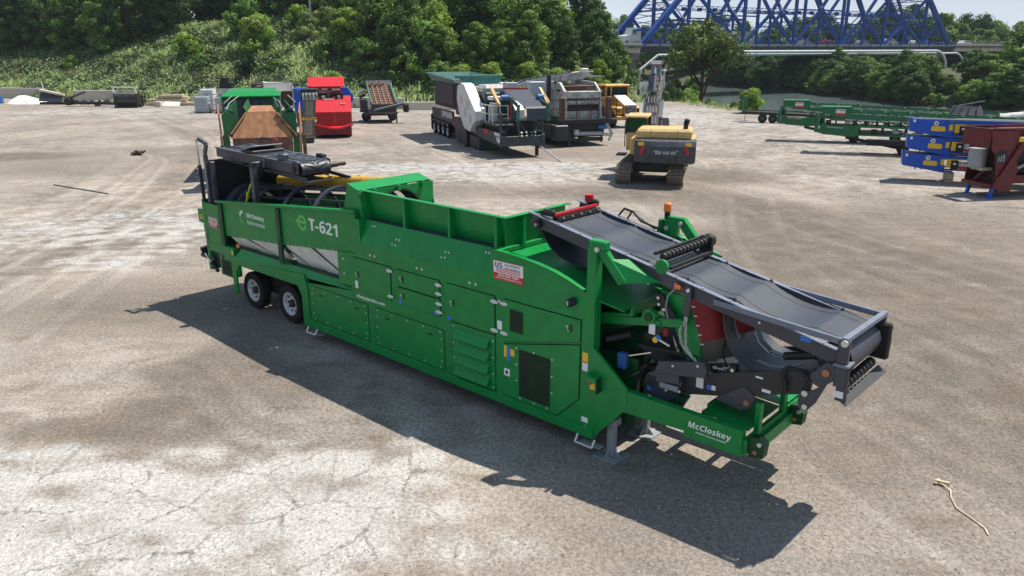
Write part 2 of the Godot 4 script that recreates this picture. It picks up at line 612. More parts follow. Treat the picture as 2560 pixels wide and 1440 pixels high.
const TRACKS := [[-42.5, -91.9, -32.4, -76.6, -26.4, -67.1, -20.4, -52.8, -18.1, -44.1, -17.1, -37.8, -16.4, -32.2], [-26.7, -56.2, -23.9, -52.9, -21.9, -47.3, -19.8, -40.2, -18.8, -34.9, -17.9, -29.3, -17.3, -24.7],
	[-28.7, -58.2, -25.6, -54.5, -23.6, -47.6, -21.6, -40.4, -20.4, -34.9, -19.6, -29.3, -19.0, -24.7], [8.2, -42.8, 10.1, -39.5, 11.1, -33.4, 12.2, -28.8, 13.2, -26.4, 14.4, -23.3, 14.8, -20.9], [10.2, -43.2, 12.0, -39.9, 13.1, -33.8, 14.1, -28.8, 15.2, -26.4, 16.4, -23.3, 16.8, -20.9],
	[8.0, -23.4, 9.2, -21.5, 10.4, -20.2, 11.4, -18.1, 11.8, -16.2, 11.9, -12.0], [6.3, -22.4, 7.6, -20.3, 8.8, -19.0, 9.4, -17.1, 9.6, -15.2, 9.4, -11.0], [-5.9, -56.8, -1.9, -45.2, 0.8, -37.5, 3.8, -31.9, 6.0, -26.5], [-3.9, -57.4, 0.1, -45.8, 2.8, -38.1, 5.8, -32.5, 8.0, -27.1], [-8.2, -14.7, -7.0, -15.1, -5.7, -13.6, -4.8, -12.8], [-9.0, -16.5, -7.6, -17.0, -6.0, -15.2, -5.0, -14.0],
	[9.5, -44.0, 12.0, -45.5, 14.0, -49.0, 13.5, -55.0, 11.0, -62.0], [7.0, -41.0, 4.0, -38.5, 0.0, -37.6, -6.0, -39.0], [14.0, -9.0, 10.0, -14.0, 8.2, -20.0, 8.6, -28.0, 11.0, -38.0], [16.0, -9.0, 12.0, -14.0, 10.2, -20.0, 10.6, -28.0, 13.0, -38.0]]


func spot_field(w: int, h: int, x0: float, z0: float, res: float, spots: Array) -> PackedByteArray:
	var k := 8
	var sw := ceili(float(w) / k)
	var sh := ceili(float(h) / k)
	var im := Image.create(sw, sh, false, Image.FORMAT_L8)
	var acc := PackedFloat32Array()
	acc.resize(sw * sh)
	for i in range(0, spots.size(), 5):
		var cx: float = (spots[i] - x0) / (res * k)
		var cz: float = (spots[i + 1] - z0) / (res * k)
		var rx: float = spots[i + 2] / (res * k)
		var rz: float = spots[i + 3] / (res * k)
		var am: float = spots[i + 4]
		for y in range(maxi(0, int(cz - rz * 2.2)), mini(sh, int(cz + rz * 2.2) + 1)):
			for x in range(maxi(0, int(cx - rx * 2.2)), mini(sw, int(cx + rx * 2.2) + 1)):
				var dx := (x - cx) / rx
				var dz := (y - cz) / rz
				var q := am * exp(-(dx * dx + dz * dz) * (dx * dx + dz * dz) * 0.5)
				var j := y * sw + x
				acc[j] = acc[j] + q - acc[j] * q
	var bytes := PackedByteArray()
	bytes.resize(sw * sh)
	for i in acc.size():
		bytes[i] = int(clampf(acc[i], 0, 1) * 255)
	im = Image.create_from_data(sw, sh, false, Image.FORMAT_L8, bytes)
	im.resize(w, h, Image.INTERPOLATE_CUBIC)
	return im.get_data()


# wheel tracks: compacted pale lines with darker edges, worked out on a coarser grid than the colours
func stamp(acc: PackedFloat32Array, w: int, h: int, x0: float, z0: float, res: float, pts: PackedVector2Array, half: float, amount: float, edge: float, lug: float) -> void:
	var run := 0.0
	for i in pts.size() - 1:
		var p0 := pts[maxi(i - 1, 0)]
		var p3 := pts[mini(i + 2, pts.size() - 1)]
		var steps := int(pts[i].distance_to(pts[i + 1]) / (res * 0.7)) + 1
		for s in steps:
			var c := pts[i].cubic_interpolate(pts[i + 1], p0, p3, float(s) / steps)
			if c.x < x0 - 1.0 or c.y < z0 - 1.0 or c.x > x0 + w * res + 1.0 or c.y > z0 + h * res + 1.0:
				continue
			var c2 := pts[i].cubic_interpolate(pts[i + 1], p0, p3, float(s + 1) / steps)
			run += c.distance_to(c2)
			var nv := (c2 - c).normalized().orthogonal()
			var r := int(half * 1.35 / res) + 1
			for k in range(-r, r + 1):
				var q := k * res / half
				var p := c + nv * (k * res)
				var px := int((p.x - x0) / res)
				var pz := int((p.y - z0) / res)
				if px < 0 or pz < 0 or px >= w or pz >= h:
					continue
				var v := amount * (1.0 - q * q) if absf(q) < 1.0 else 0.0
				if lug > 0.0 and absf(q) < 0.9 and fmod(run + absf(q) * 0.18, 0.20) < 0.09:
					v -= lug
				if absf(q) > 0.85 and absf(q) < 1.3:
					v -= edge
				var j := pz * w + px
				acc[j] = lerpf(acc[j], v, 0.45)


func track_field(w: int, h: int, x0: float, z0: float, res: float, k: int) -> PackedByteArray:
	var sw := ceili(float(w) / k)
	var sh := ceili(float(h) / k)
	var acc := PackedFloat32Array()
	acc.resize(sw * sh)
	var r := RandomNumberGenerator.new()
	r.seed = 99
	# faint passes beside the main ones
	for n in 130:
		var tr: Array = TRACKS[[0, 1, 3, 5, 7, 9, 11, 12, 13, 3, 5, 13][n % 12]]
		var off := Vector2(r.randf_range(-5.0, 5.0), r.randf_range(-4.0, 4.0))
		var turn := r.randf_range(-0.25, 0.25)
		var mid := Vector2(tr[tr.size() / 2 / 2 * 2], tr[tr.size() / 2 / 2 * 2 + 1])
		var amt := r.randf_range(-0.48, 0.50)
		for side in [0.0, 2.0]:
			var pts := PackedVector2Array()
			for i in range(0, tr.size(), 2):
				pts.push_back((Vector2(tr[i], tr[i + 1]) - mid).rotated(turn) * 1.25 + mid + off + Vector2(side, 0))
			stamp(acc, sw, sh, x0, z0, res * k, pts, r.randf_range(0.10, 0.36), amt, 0.08, 0.0)
	# broad swept bands where machines turn
	for q in [[0, 1.3, 0.34, -3.5], [0, 0.8, -0.38, -1.4], [1, 1.2, -0.30, 1.2], [2, 0.9, 0.36, -1.6], [3, 1.4, -0.34, 1.0], [4, 1.0, 0.26, 2.2], [5, 1.2, -0.30, -1.2], [7, 1.4, 0.24, 1.0], [13, 1.6, -0.26, 1.2], [12, 0.9, 0.26, -1.8], [11, 1.0, -0.3, 0.5], [9, 0.8, -0.26, 1.0], [10, 0.7, 0.3, -0.8]]:
		var tb: Array = TRACKS[q[0]]
		var pb := PackedVector2Array()
		for i in range(0, tb.size(), 2):
			pb.push_back(Vector2(tb[i] + q[3], tb[i + 1] + q[3] * 0.3))
		stamp(acc, sw, sh, x0, z0, res * k, pb, q[1], q[2], 0.10, 0.0)
	for tr in TRACKS:
		var pts := PackedVector2Array()
		for i in range(0, tr.size(), 2):
			pts.push_back(Vector2(tr[i], tr[i + 1]))
		stamp(acc, sw, sh, x0, z0, res * k, pts, 0.27, 0.55, 0.22, 0.30)
	var bytes := PackedByteArray()
	bytes.resize(sw * sh)
	for i in acc.size():
		bytes[i] = clampi(int(128.0 + acc[i] * 127.0), 0, 255)
	var im := Image.create_from_data(sw, sh, false, Image.FORMAT_L8, bytes)
	im.resize(w, h, Image.INTERPOLATE_BILINEAR)
	return im.get_data()


func ground_image(x0: float, z0: float, w: int, h: int, res: float) -> Image:
	var big := noise_bytes(w, h, x0, z0, res, 9.0, 4, 5)
	var mid := noise_bytes(w, h, x0, z0, res, 1.6, 5, 6)
	var streak := noise_bytes(w, h, x0, z0, res, 0.9, 4, 7, false, 3)
	var fine := noise_bytes(w, h, x0, z0, res, 0.12 if res < 0.05 else 0.4, 3, 8)
	var crack := noise_bytes(w, h, x0, z0, res, 1.25, 1, 9, true)
	var crack2 := noise_bytes(w, h, x0, z0, res, 0.42, 1, 10, true)
	var light := spot_field(w, h, x0, z0, res, LIGHT_SPOTS)
	var dark := spot_field(w, h, x0, z0, res, DARK_SPOTS)
	var trk := track_field(w, h, x0, z0, res, 2 if res < 0.05 else 1)
	var out := PackedByteArray()
	out.resize(w * h * 3)
	var j := 0
	var cw := 5.0 if res < 0.05 else 20.0
	for i in w * h:
		var b := (big[i] - 128) / 96.0
		var m := (mid[i] - 128) / 96.0
		var s := (streak[i] - 128) / 96.0
		var f := (fine[i] - 128) / 110.0
		var l := light[i] / 255.0
		var d := dark[i] / 255.0
		var t := (trk[i] - 128) / 128.0
		# how much concrete shows
		l = smoothstep(0.0, 1.0, l * 1.35 - 0.42 + m * 0.5 + s * 0.3 + b * 0.3 + f * 0.1)
		d = clampf(d * 1.7 - 0.2 + m * 0.35 + s * 0.3, 0.0, 1.0)
		var v := 0.60 + b * 0.055 + m * 0.05 + s * 0.045 + f * 0.05 + t * 0.22
		var warm := 0.052 + b * 0.008 - s * 0.006
		v = lerpf(v, 0.725 + m * 0.055 + f * 0.03 + s * 0.04 + t * 0.08, l)
		warm = lerpf(warm, 0.022, l)
		v = lerpf(v, 0.455 + m * 0.04 + f * 0.035 + t * 0.1, d * (1.0 - l * 0.6) * 0.92)
		if l > 0.25:
			var c := float(crack[i])
			if c < cw:
				v -= (cw - c) / cw * (0.13 + m * 0.14) * l
			c = float(crack2[i])
			if c < cw and m > 0.05:
				v -= (cw - c) / cw * 0.12 * l
		out[j] = clampi(int((v + warm * 0.75) * 255.0), 0, 255)
		out[j + 1] = clampi(int((v + warm * 0.03) * 255.0), 0, 255)
		out[j + 2] = clampi(int((v - warm * 0.68) * 255.0), 0, 255)
		j += 3
	return Image.create_from_data(w, h, false, Image.FORMAT_RGB8, out)


func ground_material(im: Image) -> StandardMaterial3D:
	var m := StandardMaterial3D.new()
	m.albedo_texture = ImageTexture.create_from_image(im)
	m.albedo_color = GROUND_TINT
	m.roughness = 0.95
	m.metallic_specular = 0.25
	m.detail_enabled = true
	m.detail_blend_mode = BaseMaterial3D.BLEND_MODE_MUL
	m.detail_albedo = GRIT
	m.detail_uv_layer = BaseMaterial3D.DETAIL_UV_2
	m.uv2_triplanar = true
	m.uv2_world_triplanar = true
	m.uv2_scale = Vector3.ONE / 2.3
	return m


var GRIT: Texture2D


func flat_sheet(called: String, x0: float, z0: float, x1: float, z1: float, step: float, y: float, ux: float, uz: float, uw: float, uh: float, m: Material, skip: Rect2) -> void:
	var b := B.new()
	var nx := int(round((x1 - x0) / step))
	var nz := int(round((z1 - z0) / step))
	for i in nx:
		for k in nz:
			var xa := x0 + i * step
			var za := z0 + k * step
			if skip.has_area() and skip.encloses(Rect2(xa, za, step, step).grow(-0.01)):
				continue
			if za < -66.0:
				var d := behind(xa + step * 0.5, za + step * 0.5)
				if d > 0.8 + fn_a.get_noise_2d(xa * 9.0, za * 9.0) * 2.5:
					continue
			var q := [V(xa, y, za), V(xa, y, za + step), V(xa + step, y, za + step), V(xa + step, y, za)]
			for f in [0, 2, 1, 0, 3, 2]:
				b.p.push_back(q[f])
				b.n.push_back(Vector3.UP)
				b.uv.push_back(Vector2((q[f].x - ux) / uw, (q[f].z - uz) / uh))
	struct(called, b, m)


func make_ground() -> void:
	fn_a.seed = 4
	fn_a.frequency = 0.06
	fn_a.fractal_octaves = 3
	# stones and grit, tiled every 2.3 m over the large colouring
	var g := FastNoiseLite.new()
	g.seed = 31
	g.noise_type = FastNoiseLite.TYPE_CELLULAR
	g.cellular_return_type = FastNoiseLite.RETURN_CELL_VALUE
	g.frequency = 0.16
	g.fractal_octaves = 2
	var im := g.get_seamless_image(512, 512)
	var g2 := FastNoiseLite.new()
	g2.seed = 32
	g2.frequency = 0.035
	g2.fractal_octaves = 4
	var im2 := g2.get_seamless_image(512, 512)
	im.convert(Image.FORMAT_L8)
	im2.convert(Image.FORMAT_L8)
	var da := im.get_data()
	var db := im2.get_data()
	for i in da.size():
		var v: float = 0.9 + (da[i] - 128) / 128.0 * 0.14 + (db[i] - 128) / 128.0 * 0.07
		da[i] = clampi(int(v * 255.0), 0, 255)
	GRIT = ImageTexture.create_from_image(Image.create_from_data(512, 512, false, Image.FORMAT_L8, da))
	var near_m := ground_material(ground_image(-18, -32, 1640, 1186, 36.0 / 1640))
	var far_m := ground_material(ground_image(-106, -152, 1780, 1580, 180.0 / 1780))
	flat_sheet("yard_ground", -18, -32, 18, -6, 2.0, 0.0, -18, -32, 36, 26, near_m, Rect2())
	flat_sheet("yard_ground_beyond", -106, -152, 74, 8, 2.0, 0.0, -106, -152, 180, 160 , far_m, Rect2(-18, -32, 36, 26))
	# soil: one sheet to the horizon
	var soil := mat(rgb(84, 82, 56), 0.95, 0.0, noise_tex(256, 0.02, 5, Color(0.6, 0.62, 0.5), Color(1, 1, 0.9), 40), 0.07)
	var b := B.new()
	var xs := PackedFloat32Array()
	var zs := PackedFloat32Array()
	for v in [-1400, -800, -450, -300, -220]:
		xs.push_back(v)
	for i in 97:
		xs.push_back(-170 + i * 3.6)
	for v in [220, 300, 450, 800, 1400]:
		xs.push_back(v)
	for v in [400, 120, 40]:
		zs.push_back(v)
	for i in 92:
		zs.push_back(-56 - i * 3.2)
	for v in [-420, -560, -900, -1600]:
		zs.push_back(v)
	var hs := []
	for z in zs:
		var row := PackedFloat32Array()
		for x in xs:
			row.push_back(height(x, z))
		hs.append(row)
	for k in zs.size() - 1:
		for i in xs.size() - 1:
			var a := V(xs[i], hs[k][i], zs[k])
			var c := V(xs[i + 1], hs[k][i + 1], zs[k])
			var d := V(xs[i + 1], hs[k + 1][i + 1], zs[k + 1])
			var e := V(xs[i], hs[k + 1][i], zs[k + 1])
			b.tout(a, c, d, a - Vector3.UP * 50)
			b.tout(a, d, e, a - Vector3.UP * 50)
	struct("ground", b, soil)
	var water := mat(rgb(92, 106, 104), 0.12)
	water.metallic_specular = 0.5
	water.normal_enabled = true
	var wn := FastNoiseLite.new()
	wn.frequency = 0.02
	wn.fractal_octaves = 4
	var wt := NoiseTexture2D.new()
	wt.width = 256
	wt.height = 256
	wt.seamless = true
	wt.noise = wn
	wt.as_normal_map = true
	wt.bump_strength = 3.0
	water.normal_texture = wt
	water.normal_scale = 0.35
	water.uv1_triplanar = true
	water.uv1_world_triplanar = true
	water.uv1_scale = Vector3.ONE * 0.22
	var w := B.new()
	w.quad(V(12, -2.5, -60), V(-40, -2.5, -420), V(300, -2.5, -420), V(300, -2.5, -50))
	struct("river_water", w, water)

func bolts(parent: Node3D, xy: Array, z: float, r := 0.022, called := "bolt_heads") -> void:
	var b := B.new()
	for i in range(0, xy.size(), 2):
		b.cyl(V(xy[i], xy[i + 1], z - 0.01), V(xy[i], xy[i + 1], z + 0.014), r, 8)
	obj(called, b, M.zinc, parent, "", "stuff")


# a hinged sheet-metal door: dark seal behind, door skin proud of it
func door(called: String, parent: Node3D, xy: Array, hinges: Array, latch: Array) -> Node3D:
	var poly := PackedVector2Array()
	for i in range(0, xy.size(), 2):
		poly.push_back(Vector2(xy[i], xy[i + 1]))
	var seal := B.new()
	var big: Array = Geometry2D.offset_polygon(poly, 0.014, Geometry2D.JOIN_MITER)
	seal.prism(big[0], Transform3D(Basis(), V(0, 0, 0.0)), 0.006)
	var g := B.new()
	g.prism(poly, Transform3D(Basis(), V(0, 0, 0.0)), 0.022)
	var o := obj(called, g, M.green, parent)
	obj("seal", seal, M.gasket, o)
	for i in range(0, hinges.size(), 2):
		var h := B.new()
		var x: float = hinges[i]
		var y: float = hinges[i + 1]
		h.plate([x - 0.10, y - 0.014, x - 0.085, y + 0.018, x - 0.03, y + 0.036, x + 0.03, y + 0.036, x + 0.085, y + 0.018, x + 0.10, y - 0.014, x + 0.085, y - 0.022, x + 0.03, y - 0.036, x - 0.03, y - 0.036, x - 0.085, y - 0.022], 0.02, 0.034)
		h.cyl(V(x, y - 0.04, 0.036), V(x, y + 0.04, 0.036), 0.012, 8)
		obj("hinge", h, M.white, o)
	for i in range(0, latch.size(), 2):
		var x: float = latch[i]
		var y: float = latch[i + 1]
		bx("slot", o, M.black, V(x - 0.022, y - 0.075, 0.018), V(x + 0.022, y + 0.075, 0.027), 0.004)
		var k := B.new()
		k.cyl(V(x - 0.085, y + 0.02, 0.02), V(x - 0.085, y + 0.02, 0.04), 0.022, 8)
		k.tube(PackedVector3Array([V(x - 0.085, y + 0.02, 0.04), V(x - 0.07, y - 0.03, 0.045), V(x - 0.05, y - 0.07, 0.035)]), 0.006, 5)
		obj("latch", k, M.zinc, o)
	return o


func vent(parent: Node3D, x0: float, y0: float, x1: float, y1: float, z: float, nx: int, ny: int) -> void:
	bx("vent_backing", parent, M.green_dark, V(x0 - 0.02, y0 - 0.02, z - 0.004), V(x1 + 0.02, y1 + 0.02, z + 0.002))
	var b := B.new()
	var dx := (x1 - x0) / nx
	var dy := (y1 - y0) / ny
	for k in ny:
		for i in nx + (k % 2):
			var xa := x0 + dx * (i - 0.5 * (k % 2))
			var a := maxf(xa + dx * 0.07, x0)
			var e := minf(xa + dx * 0.93, x1)
			b.bb(V(a, y0 + dy * (k + 0.2), z), V(e, y0 + dy * (k + 0.8), z + 0.005))
	obj("vent_slots", b, M.gasket, parent, "", "stuff")


func wheel(parent: Node3D, at: Vector3, r: float, w: float, rim_m: Material, out := 1.0, called := "wheel") -> Node3D:
	# axis along z, outer face on +z when out is 1
	var o := sub(called, parent, at)
	var t := Transform3D(Basis(Vector3(0, 0, out), Vector3.UP, Vector3(-out, 0, 0)), Vector3.ZERO)
	var b := B.new()
	var h := w * 0.5
	b.lathe([[r * 0.56, -h * 0.8], [r * 0.7, -h], [r * 0.9, -h], [r * 0.985, -h * 0.8], [r, -h * 0.72], [r, -h * 0.42], [r * 0.975, -h * 0.40], [r * 0.975, -h * 0.34], [r, -h * 0.32], [r, -h * 0.04], [r * 0.975, -h * 0.03], [r * 0.975, h * 0.03], [r, h * 0.04], [r, h * 0.32], [r * 0.975, h * 0.34], [r * 0.975, h * 0.40], [r, h * 0.42], [r, h * 0.72], [r * 0.985, h * 0.8], [r * 0.9, h], [r * 0.7, h], [r * 0.6, h * 0.85], [r * 0.56, h * 0.7]], t, 28)
	obj("tyre", b, M.tyre, o)
	b = B.new()
	b.lathe([[r * 0.585, h * 0.62], [r * 0.60, h * 0.86], [r * 0.57, h * 0.88], [r * 0.53, h * 0.6], [r * 0.50, h * 0.15], [r * 0.36, h * 0.05], [r * 0.34, h * 0.1], [r * 0.2, h * 0.1]], t, 28)
	obj("rim", b, rim_m, o)
	b = B.new()
	b.lathe([[r * 0.22, h * 0.05], [r * 0.2, h * 0.55], [r * 0.14, h * 0.75], [0.0, h * 0.75]], t, 16)
	obj("hub", b, M.grey_dark, o)
	b = B.new()
	for i in 10:
		var f := TAU * i / 10
		var q := Vector3(h * 0.05, cos(f) * r * 0.29, sin(f) * r * 0.29)
		b.cyl(t * q, t * (q + Vector3(0.04, 0, 0)), 0.017, 6)
	obj("wheel_nuts", b, M.zinc, o, "", "stuff")
	if rim_m == M.zinc_white:
		b = B.new()
		for i in 10:
			var f := TAU * (i + 0.5) / 10
			var q := Vector3(h * 0.08, cos(f) * r * 0.43, sin(f) * r * 0.43)
			b.cyl(t * (q - Vector3(0.02, 0, 0)), t * (q + Vector3(0.022, 0, 0)), 0.03, 10)
		obj("rim_holes", b, M.gasket, o, "", "stuff")
	return o


func chain(called: String, parent: Node3D, pts: PackedVector3Array, m: Material, r := 0.007, link := 0.05) -> void:
	var b := B.new()
	var flip := false
	for i in pts.size() - 1:
		var d := pts[i + 1] - pts[i]
		var n := maxi(1, int(d.length() / (link * 0.75)))
		for k in n:
			var c := pts[i] + d * ((k + 0.5) / n)
			var f := d.normalized()
			var s := f.cross(Vector3.BACK if absf(f.z) < 0.9 else Vector3.RIGHT).normalized()
			if flip:
				s = s.cross(f)
			flip = not flip
			var h := f * link * 0.5
			var e := s * link * 0.24
			b.tube(PackedVector3Array([c - h, c - h * 0.6 + e, c + h * 0.6 + e, c + h, c + h * 0.6 - e, c - h * 0.6 - e, c - h]), r, 4)
	obj(called, b, m, parent)


func ram(called: String, parent: Node3D, a: Vector3, b: Vector3, r: float, split := 0.5, body: Material = null) -> void:
	var o := cy(called, parent, body if body else M.black, a, a.lerp(b, split), r, 12)
	cy("rod", o, M.chrome, a.lerp(b, split), b, r * 0.55, 10)
	cy("gland", o, M.grey_dark, a.lerp(b, split - 0.02), a.lerp(b, split + 0.02), r * 1.15, 12)


func sag(x0: float, y0: float, x1: float, y1: float, spans: Array, n := 8) -> PackedVector2Array:
	# belt lying on idlers: spans are [share of the length, depth of the sag]
	var out := PackedVector2Array()
	var at := 0.0
	for s in spans:
		for i in n:
			var t := float(i) / n
			var u: float = at + s[0] * t
			out.push_back(Vector2(lerpf(x0, x1, u), lerpf(y0, y1, u) - s[1] * (1.0 - pow(2.0 * t - 1.0, 2.0))))
		at += s[0]
	out.push_back(Vector2(x1, y1))
	return out


func sales_sign(parent: Node3D, o: Vector3, w: float, h: float, bs := Basis(), full := true) -> void:
	var p := sub("sales_sign", parent)
	p.transform = Transform3D(bs, o)
	bx("sign_plate", p, M.sign_red, V(-w / 2, -h / 2, 0), V(w / 2, h / 2, 0.006))
	bx("sign_face", p, M.sign_white, V(-w * 0.485, -h * 0.14, 0.004), V(w * 0.485, h * 0.475, 0.009))
	text("sign_lettering", "US", M.sign_blue, p, V(-w * 0.31, h * 0.28, 0.01), w * 0.24, h * 0.26)
	if full:
		text("sign_lettering", "EQUIPMENT", M.sign_black, p, V(w * 0.14, h * 0.345, 0.01), w * 0.5, h * 0.135, Basis(), false)
		text("sign_lettering", "SALES and RENTALS", M.sign_black, p, V(w * 0.14, h * 0.19, 0.01), w * 0.5, h * 0.085, Basis(), false)
		for i in 3:
			bx("sign_stripe", p, M.sign_red, V(-w * 0.4, h * (0.09 - i * 0.085), 0.008), V(w * 0.4, h * (0.125 - i * 0.085), 0.012))
		text("sign_lettering", "630-296-1999", M.sign_white, p, V(0, -h * 0.24, 0.007), w * 0.68, h * 0.13)
		text("sign_lettering", "www.USequipsales.com", M.sign_white, p, V(0, -h * 0.39, 0.007), w * 0.86, h * 0.1)
	else:
		bx("sign_stripe", p, M.sign_red, V(-w * 0.4, h * 0.02, 0.008), V(w * 0.4, h * 0.06, 0.012))
		bx("sign_stripe", p, M.sign_black, V(-w * 0.1, h * 0.2, 0.008), V(w * 0.42, h * 0.34, 0.011))


func trommel() -> void:
	var T := thing("trommel_screen", "long green trommel screening machine on two axles with a grey folded conveyor", "trommel screen", V(-7.2094, 0, -20.1922), YAW)
	var W := -2.4
	# ---- lower body, near side
	pl("side_skin", T, M.green, [2.62, 0.32, 11.72, 0.36, 11.78, 0.47, 12.37, 1.14, 12.37, 1.50, 11.62, 2.10, 11.62, 3.0, 11.38, 3.08, 11.05, 3.20, 10.73, 3.29, 10.35, 3.36, 9.93, 3.41, 9.5, 3.44, 9.15, 3.44, 9.15, 2.91, 4.9, 2.91, 4.9, 2.62, 4.16, 2.56, 4.16, 1.80, 4.66, 1.80, 4.66, 1.68, 2.62, 1.48], -0.06, -0.002)
	bx("bottom_sill", T, M.green, V(2.66, 0.33, -0.05), V(11.70, 0.52, 0.035), 0.008)
	pl("side_skin_behind", T, M.green, [-2.3, 0.9, 2.62, 0.9, 2.62, 0.32, 11.72, 0.36, 12.37, 1.14, 12.37, 1.50, 11.62, 2.10, 11.62, 3.0, 10.73, 3.29, 9.93, 3.41, 9.15, 3.44, 9.15, 3.0, -2.3, 3.0], W, W + 0.05)
	bx("belly_plate", T, M.green_dark, V(2.7, 0.36, W + 0.06), V(11.6, 0.40, -0.07))
	bx("rear_bulkhead", T, M.green_dark, V(2.66, 0.42, W + 0.06), V(2.72, 1.7, -0.07))
	bx("front_bulkhead", T, M.green_dark, V(11.2, 0.42, W + 0.06), V(11.25, 2.3, -0.07))
	# doors
	door("access_door", T, [4.79, 1.77, 6.115, 1.77, 6.115, 2.53, 4.79, 2.53], [6.11, 2.45, 6.11, 1.86], [4.97, 2.15])
	door("access_door", T, [6.385, 2.16, 7.705, 2.16, 7.705, 2.53, 6.385, 2.53], [7.69, 2.44, 7.69, 2.25], [6.56, 2.34])
	door("access_door", T, [6.385, 1.76, 7.705, 1.76, 7.705, 2.125, 6.385, 2.125], [7.69, 2.03, 7.69, 1.85], [6.56, 1.95])
	door("access_door", T, [7.95, 1.755, 9.275, 1.755, 9.275, 2.53, 7.95, 2.53], [9.28, 2.43, 9.28, 1.84], [8.14, 2.14])
	var d4 := door("access_door", T, [9.525, 1.67, 11.36, 2.12, 11.36, 2.53, 9.525, 2.53], [9.53, 2.44, 9.53, 1.84], [11.16, 2.34])
	vent(d4, 9.70, 1.94, 10.01, 2.36, 0.023, 5, 11)
	var d5 := door("access_door", T, [9.525, 0.56, 10.86, 0.54, 11.35, 1.02, 11.36, 2.06, 9.525, 1.61], [], [])
	vent(d5, 9.93, 0.65, 10.68, 1.6, 0.023, 11, 25)
	bolts(d5, [9.86, 1.62, 10.3, 1.64, 10.74, 1.62, 9.86, 1.28, 9.86, 0.95, 10.74, 1.28, 10.74, 0.95, 9.95, 0.6, 10.3, 0.6, 10.62, 0.6], 0.022, 0.02)
	# bolted panels along the bottom
	for q in [[2.92, 5.22], [5.49, 7.79]]:
		var pn := B.new()
		pn.bb(V(q[0], 0.56, -0.002), V(q[1], 1.46, 0.012), 0.004)
		var po := obj("bolted_panel", pn, M.green, T)
		var ps := B.new()
		ps.bb(V(q[0] - 0.014, 0.545, -0.003), V(q[1] + 0.014, 1.474, 0.003))
		obj("seal", ps, M.gasket, po)
		for x in [q[0] + 0.44, q[1] - 0.42]:
			bx("slot", po, M.black, V(x - 0.075, 1.26, 0.008), V(x + 0.075, 1.30, 0.018), 0.004)
		var bl := []
		for i in 5:
			bl.append_array([q[0] + 0.1 + i * 0.525, 1.41, q[0] + 0.1 + i * 0.525, 0.61])
		for i in 3:
			bl.append_array([q[0] + 0.06, 0.75 + i * 0.25, q[1] - 0.06, 0.75 + i * 0.25])
		bolts(po, bl, 0.012, 0.019)
	# louvred panel
	var lp := B.new()
	lp.bb(V(8.05, 0.54, -0.002), V(9.275, 1.72, 0.012), 0.004)
	var lo := obj("louvre_panel", lp, M.green, T)
	var ls := B.new()
	ls.bb(V(8.036, 0.526, -0.003), V(9.289, 1.734, 0.003))
	obj("seal", ls, M.gasket, lo)
	for i in 4:
		var y := 1.42 - i * 0.268
		var g := B.new()
		var prof := PackedVector2Array([Vector2(0.0, y + 0.20), Vector2(0.012, y + 0.20), Vector2(0.115, y + 0.02), Vector2(0.115, y), Vector2(0.0, y)])
		g.prism(prof, Transform3D(Basis(Vector3(0, 0, 1), Vector3.UP, Vector3(-1, 0, 0)), V(9.14, 0, 0.01)), 0.96)
		obj("louvre", g, M.green, lo)
		var gm := B.new()
		gm.bb(V(8.2, y - 0.004, 0.012), V(9.12, y - 0.001, 0.10))
		obj("louvre_gap", gm, M.gasket, lo)
	bolts(lo, [8.1, 1.65, 8.1, 1.28, 8.1, 0.95, 8.1, 0.6, 9.23, 1.6, 9.23, 1.25, 9.23, 0.9, 9.23, 0.6], 0.012, 0.02)
	# corner between the louvre panel and front doors
	bolts(T, [9.4, 2.46, 9.4, 0.5, 5.43, 2.68, 5.59, 2.68, 7.02, 2.68, 7.18, 2.68, 8.60, 2.67, 8.77, 2.67, 4.4, 2.42, 4.4, 2.06, 11.5, 0.5], 0.0, 0.03)
	# stickers
	bx("warning_sticker", T, M.sign_white, V(9.34, 1.88, 0.0), V(9.46, 2.06, 0.004))
	bx("warning_sticker", T, M.sign_white, V(4.83, 1.80, 0.021), V(4.93, 1.98, 0.026))
	bx("warning_sticker", T, M.label_yellow, V(9.53, 1.36, 0.021), V(9.60, 1.60, 0.026))
	bx("warning_sticker", T, M.label_blue, V(9.61, 1.30, 0.021), V(9.69, 1.58, 0.026))
	bx("warning_sticker", T, M.label_yellow, V(9.70, 1.42, 0.021), V(9.80, 1.56, 0.026))
	bx("warning_sticker", T, M.sign_white, V(9.53, 0.97, 0.021), V(9.68, 1.12, 0.026))
	bx("sticker_print", T, M.sign_black, V(9.57, 1.01, 0.024), V(9.63, 1.08, 0.029))
	bx("warning_sticker", T, M.label_yellow, V(11.41, 1.77, 0.0), V(11.53, 1.95, 0.004))
	bx("warning_sticker", T, M.sign_white, V(11.41, 1.60, 0.0), V(11.53, 1.77, 0.004))
	bx("sticker_print", T, M.sign_red, V(11.42, 1.755, 0.002), V(11.52, 1.78, 0.006))
	bx("warning_sticker", T, M.sign_white, V(11.42, 0.60, 0.0), V(11.56, 0.70, 0.004))
	for q in [[6.42, 1.79], [7.58, 1.80], [7.99, 1.79]]:
		bx("warning_sticker", T, M.label_blue, V(q[0] - 0.04, q[1] - 0.035, 0.021), V(q[0] + 0.06, q[1] + 0.045, 0.026))
	# emergency stop under its hood
	pl("stop_hood", T, M.green, [11.55, 1.60, 11.82, 1.60, 11.82, 1.50, 11.55, 1.50], 0.0, 0.16)
	bx("stop_bracket", T, M.green_dark, V(11.80, 1.30, 0.0), V(11.83, 1.58, 0.14))
	cy("stop_button", T, M.red, V(11.66, 1.47, 0.0), V(11.66, 1.47, 0.1), 0.045)
	bx("warning_sticker", T, M.label_yellow, V(11.60, 1.30, 0.0), V(11.73, 1.42, 0.02))
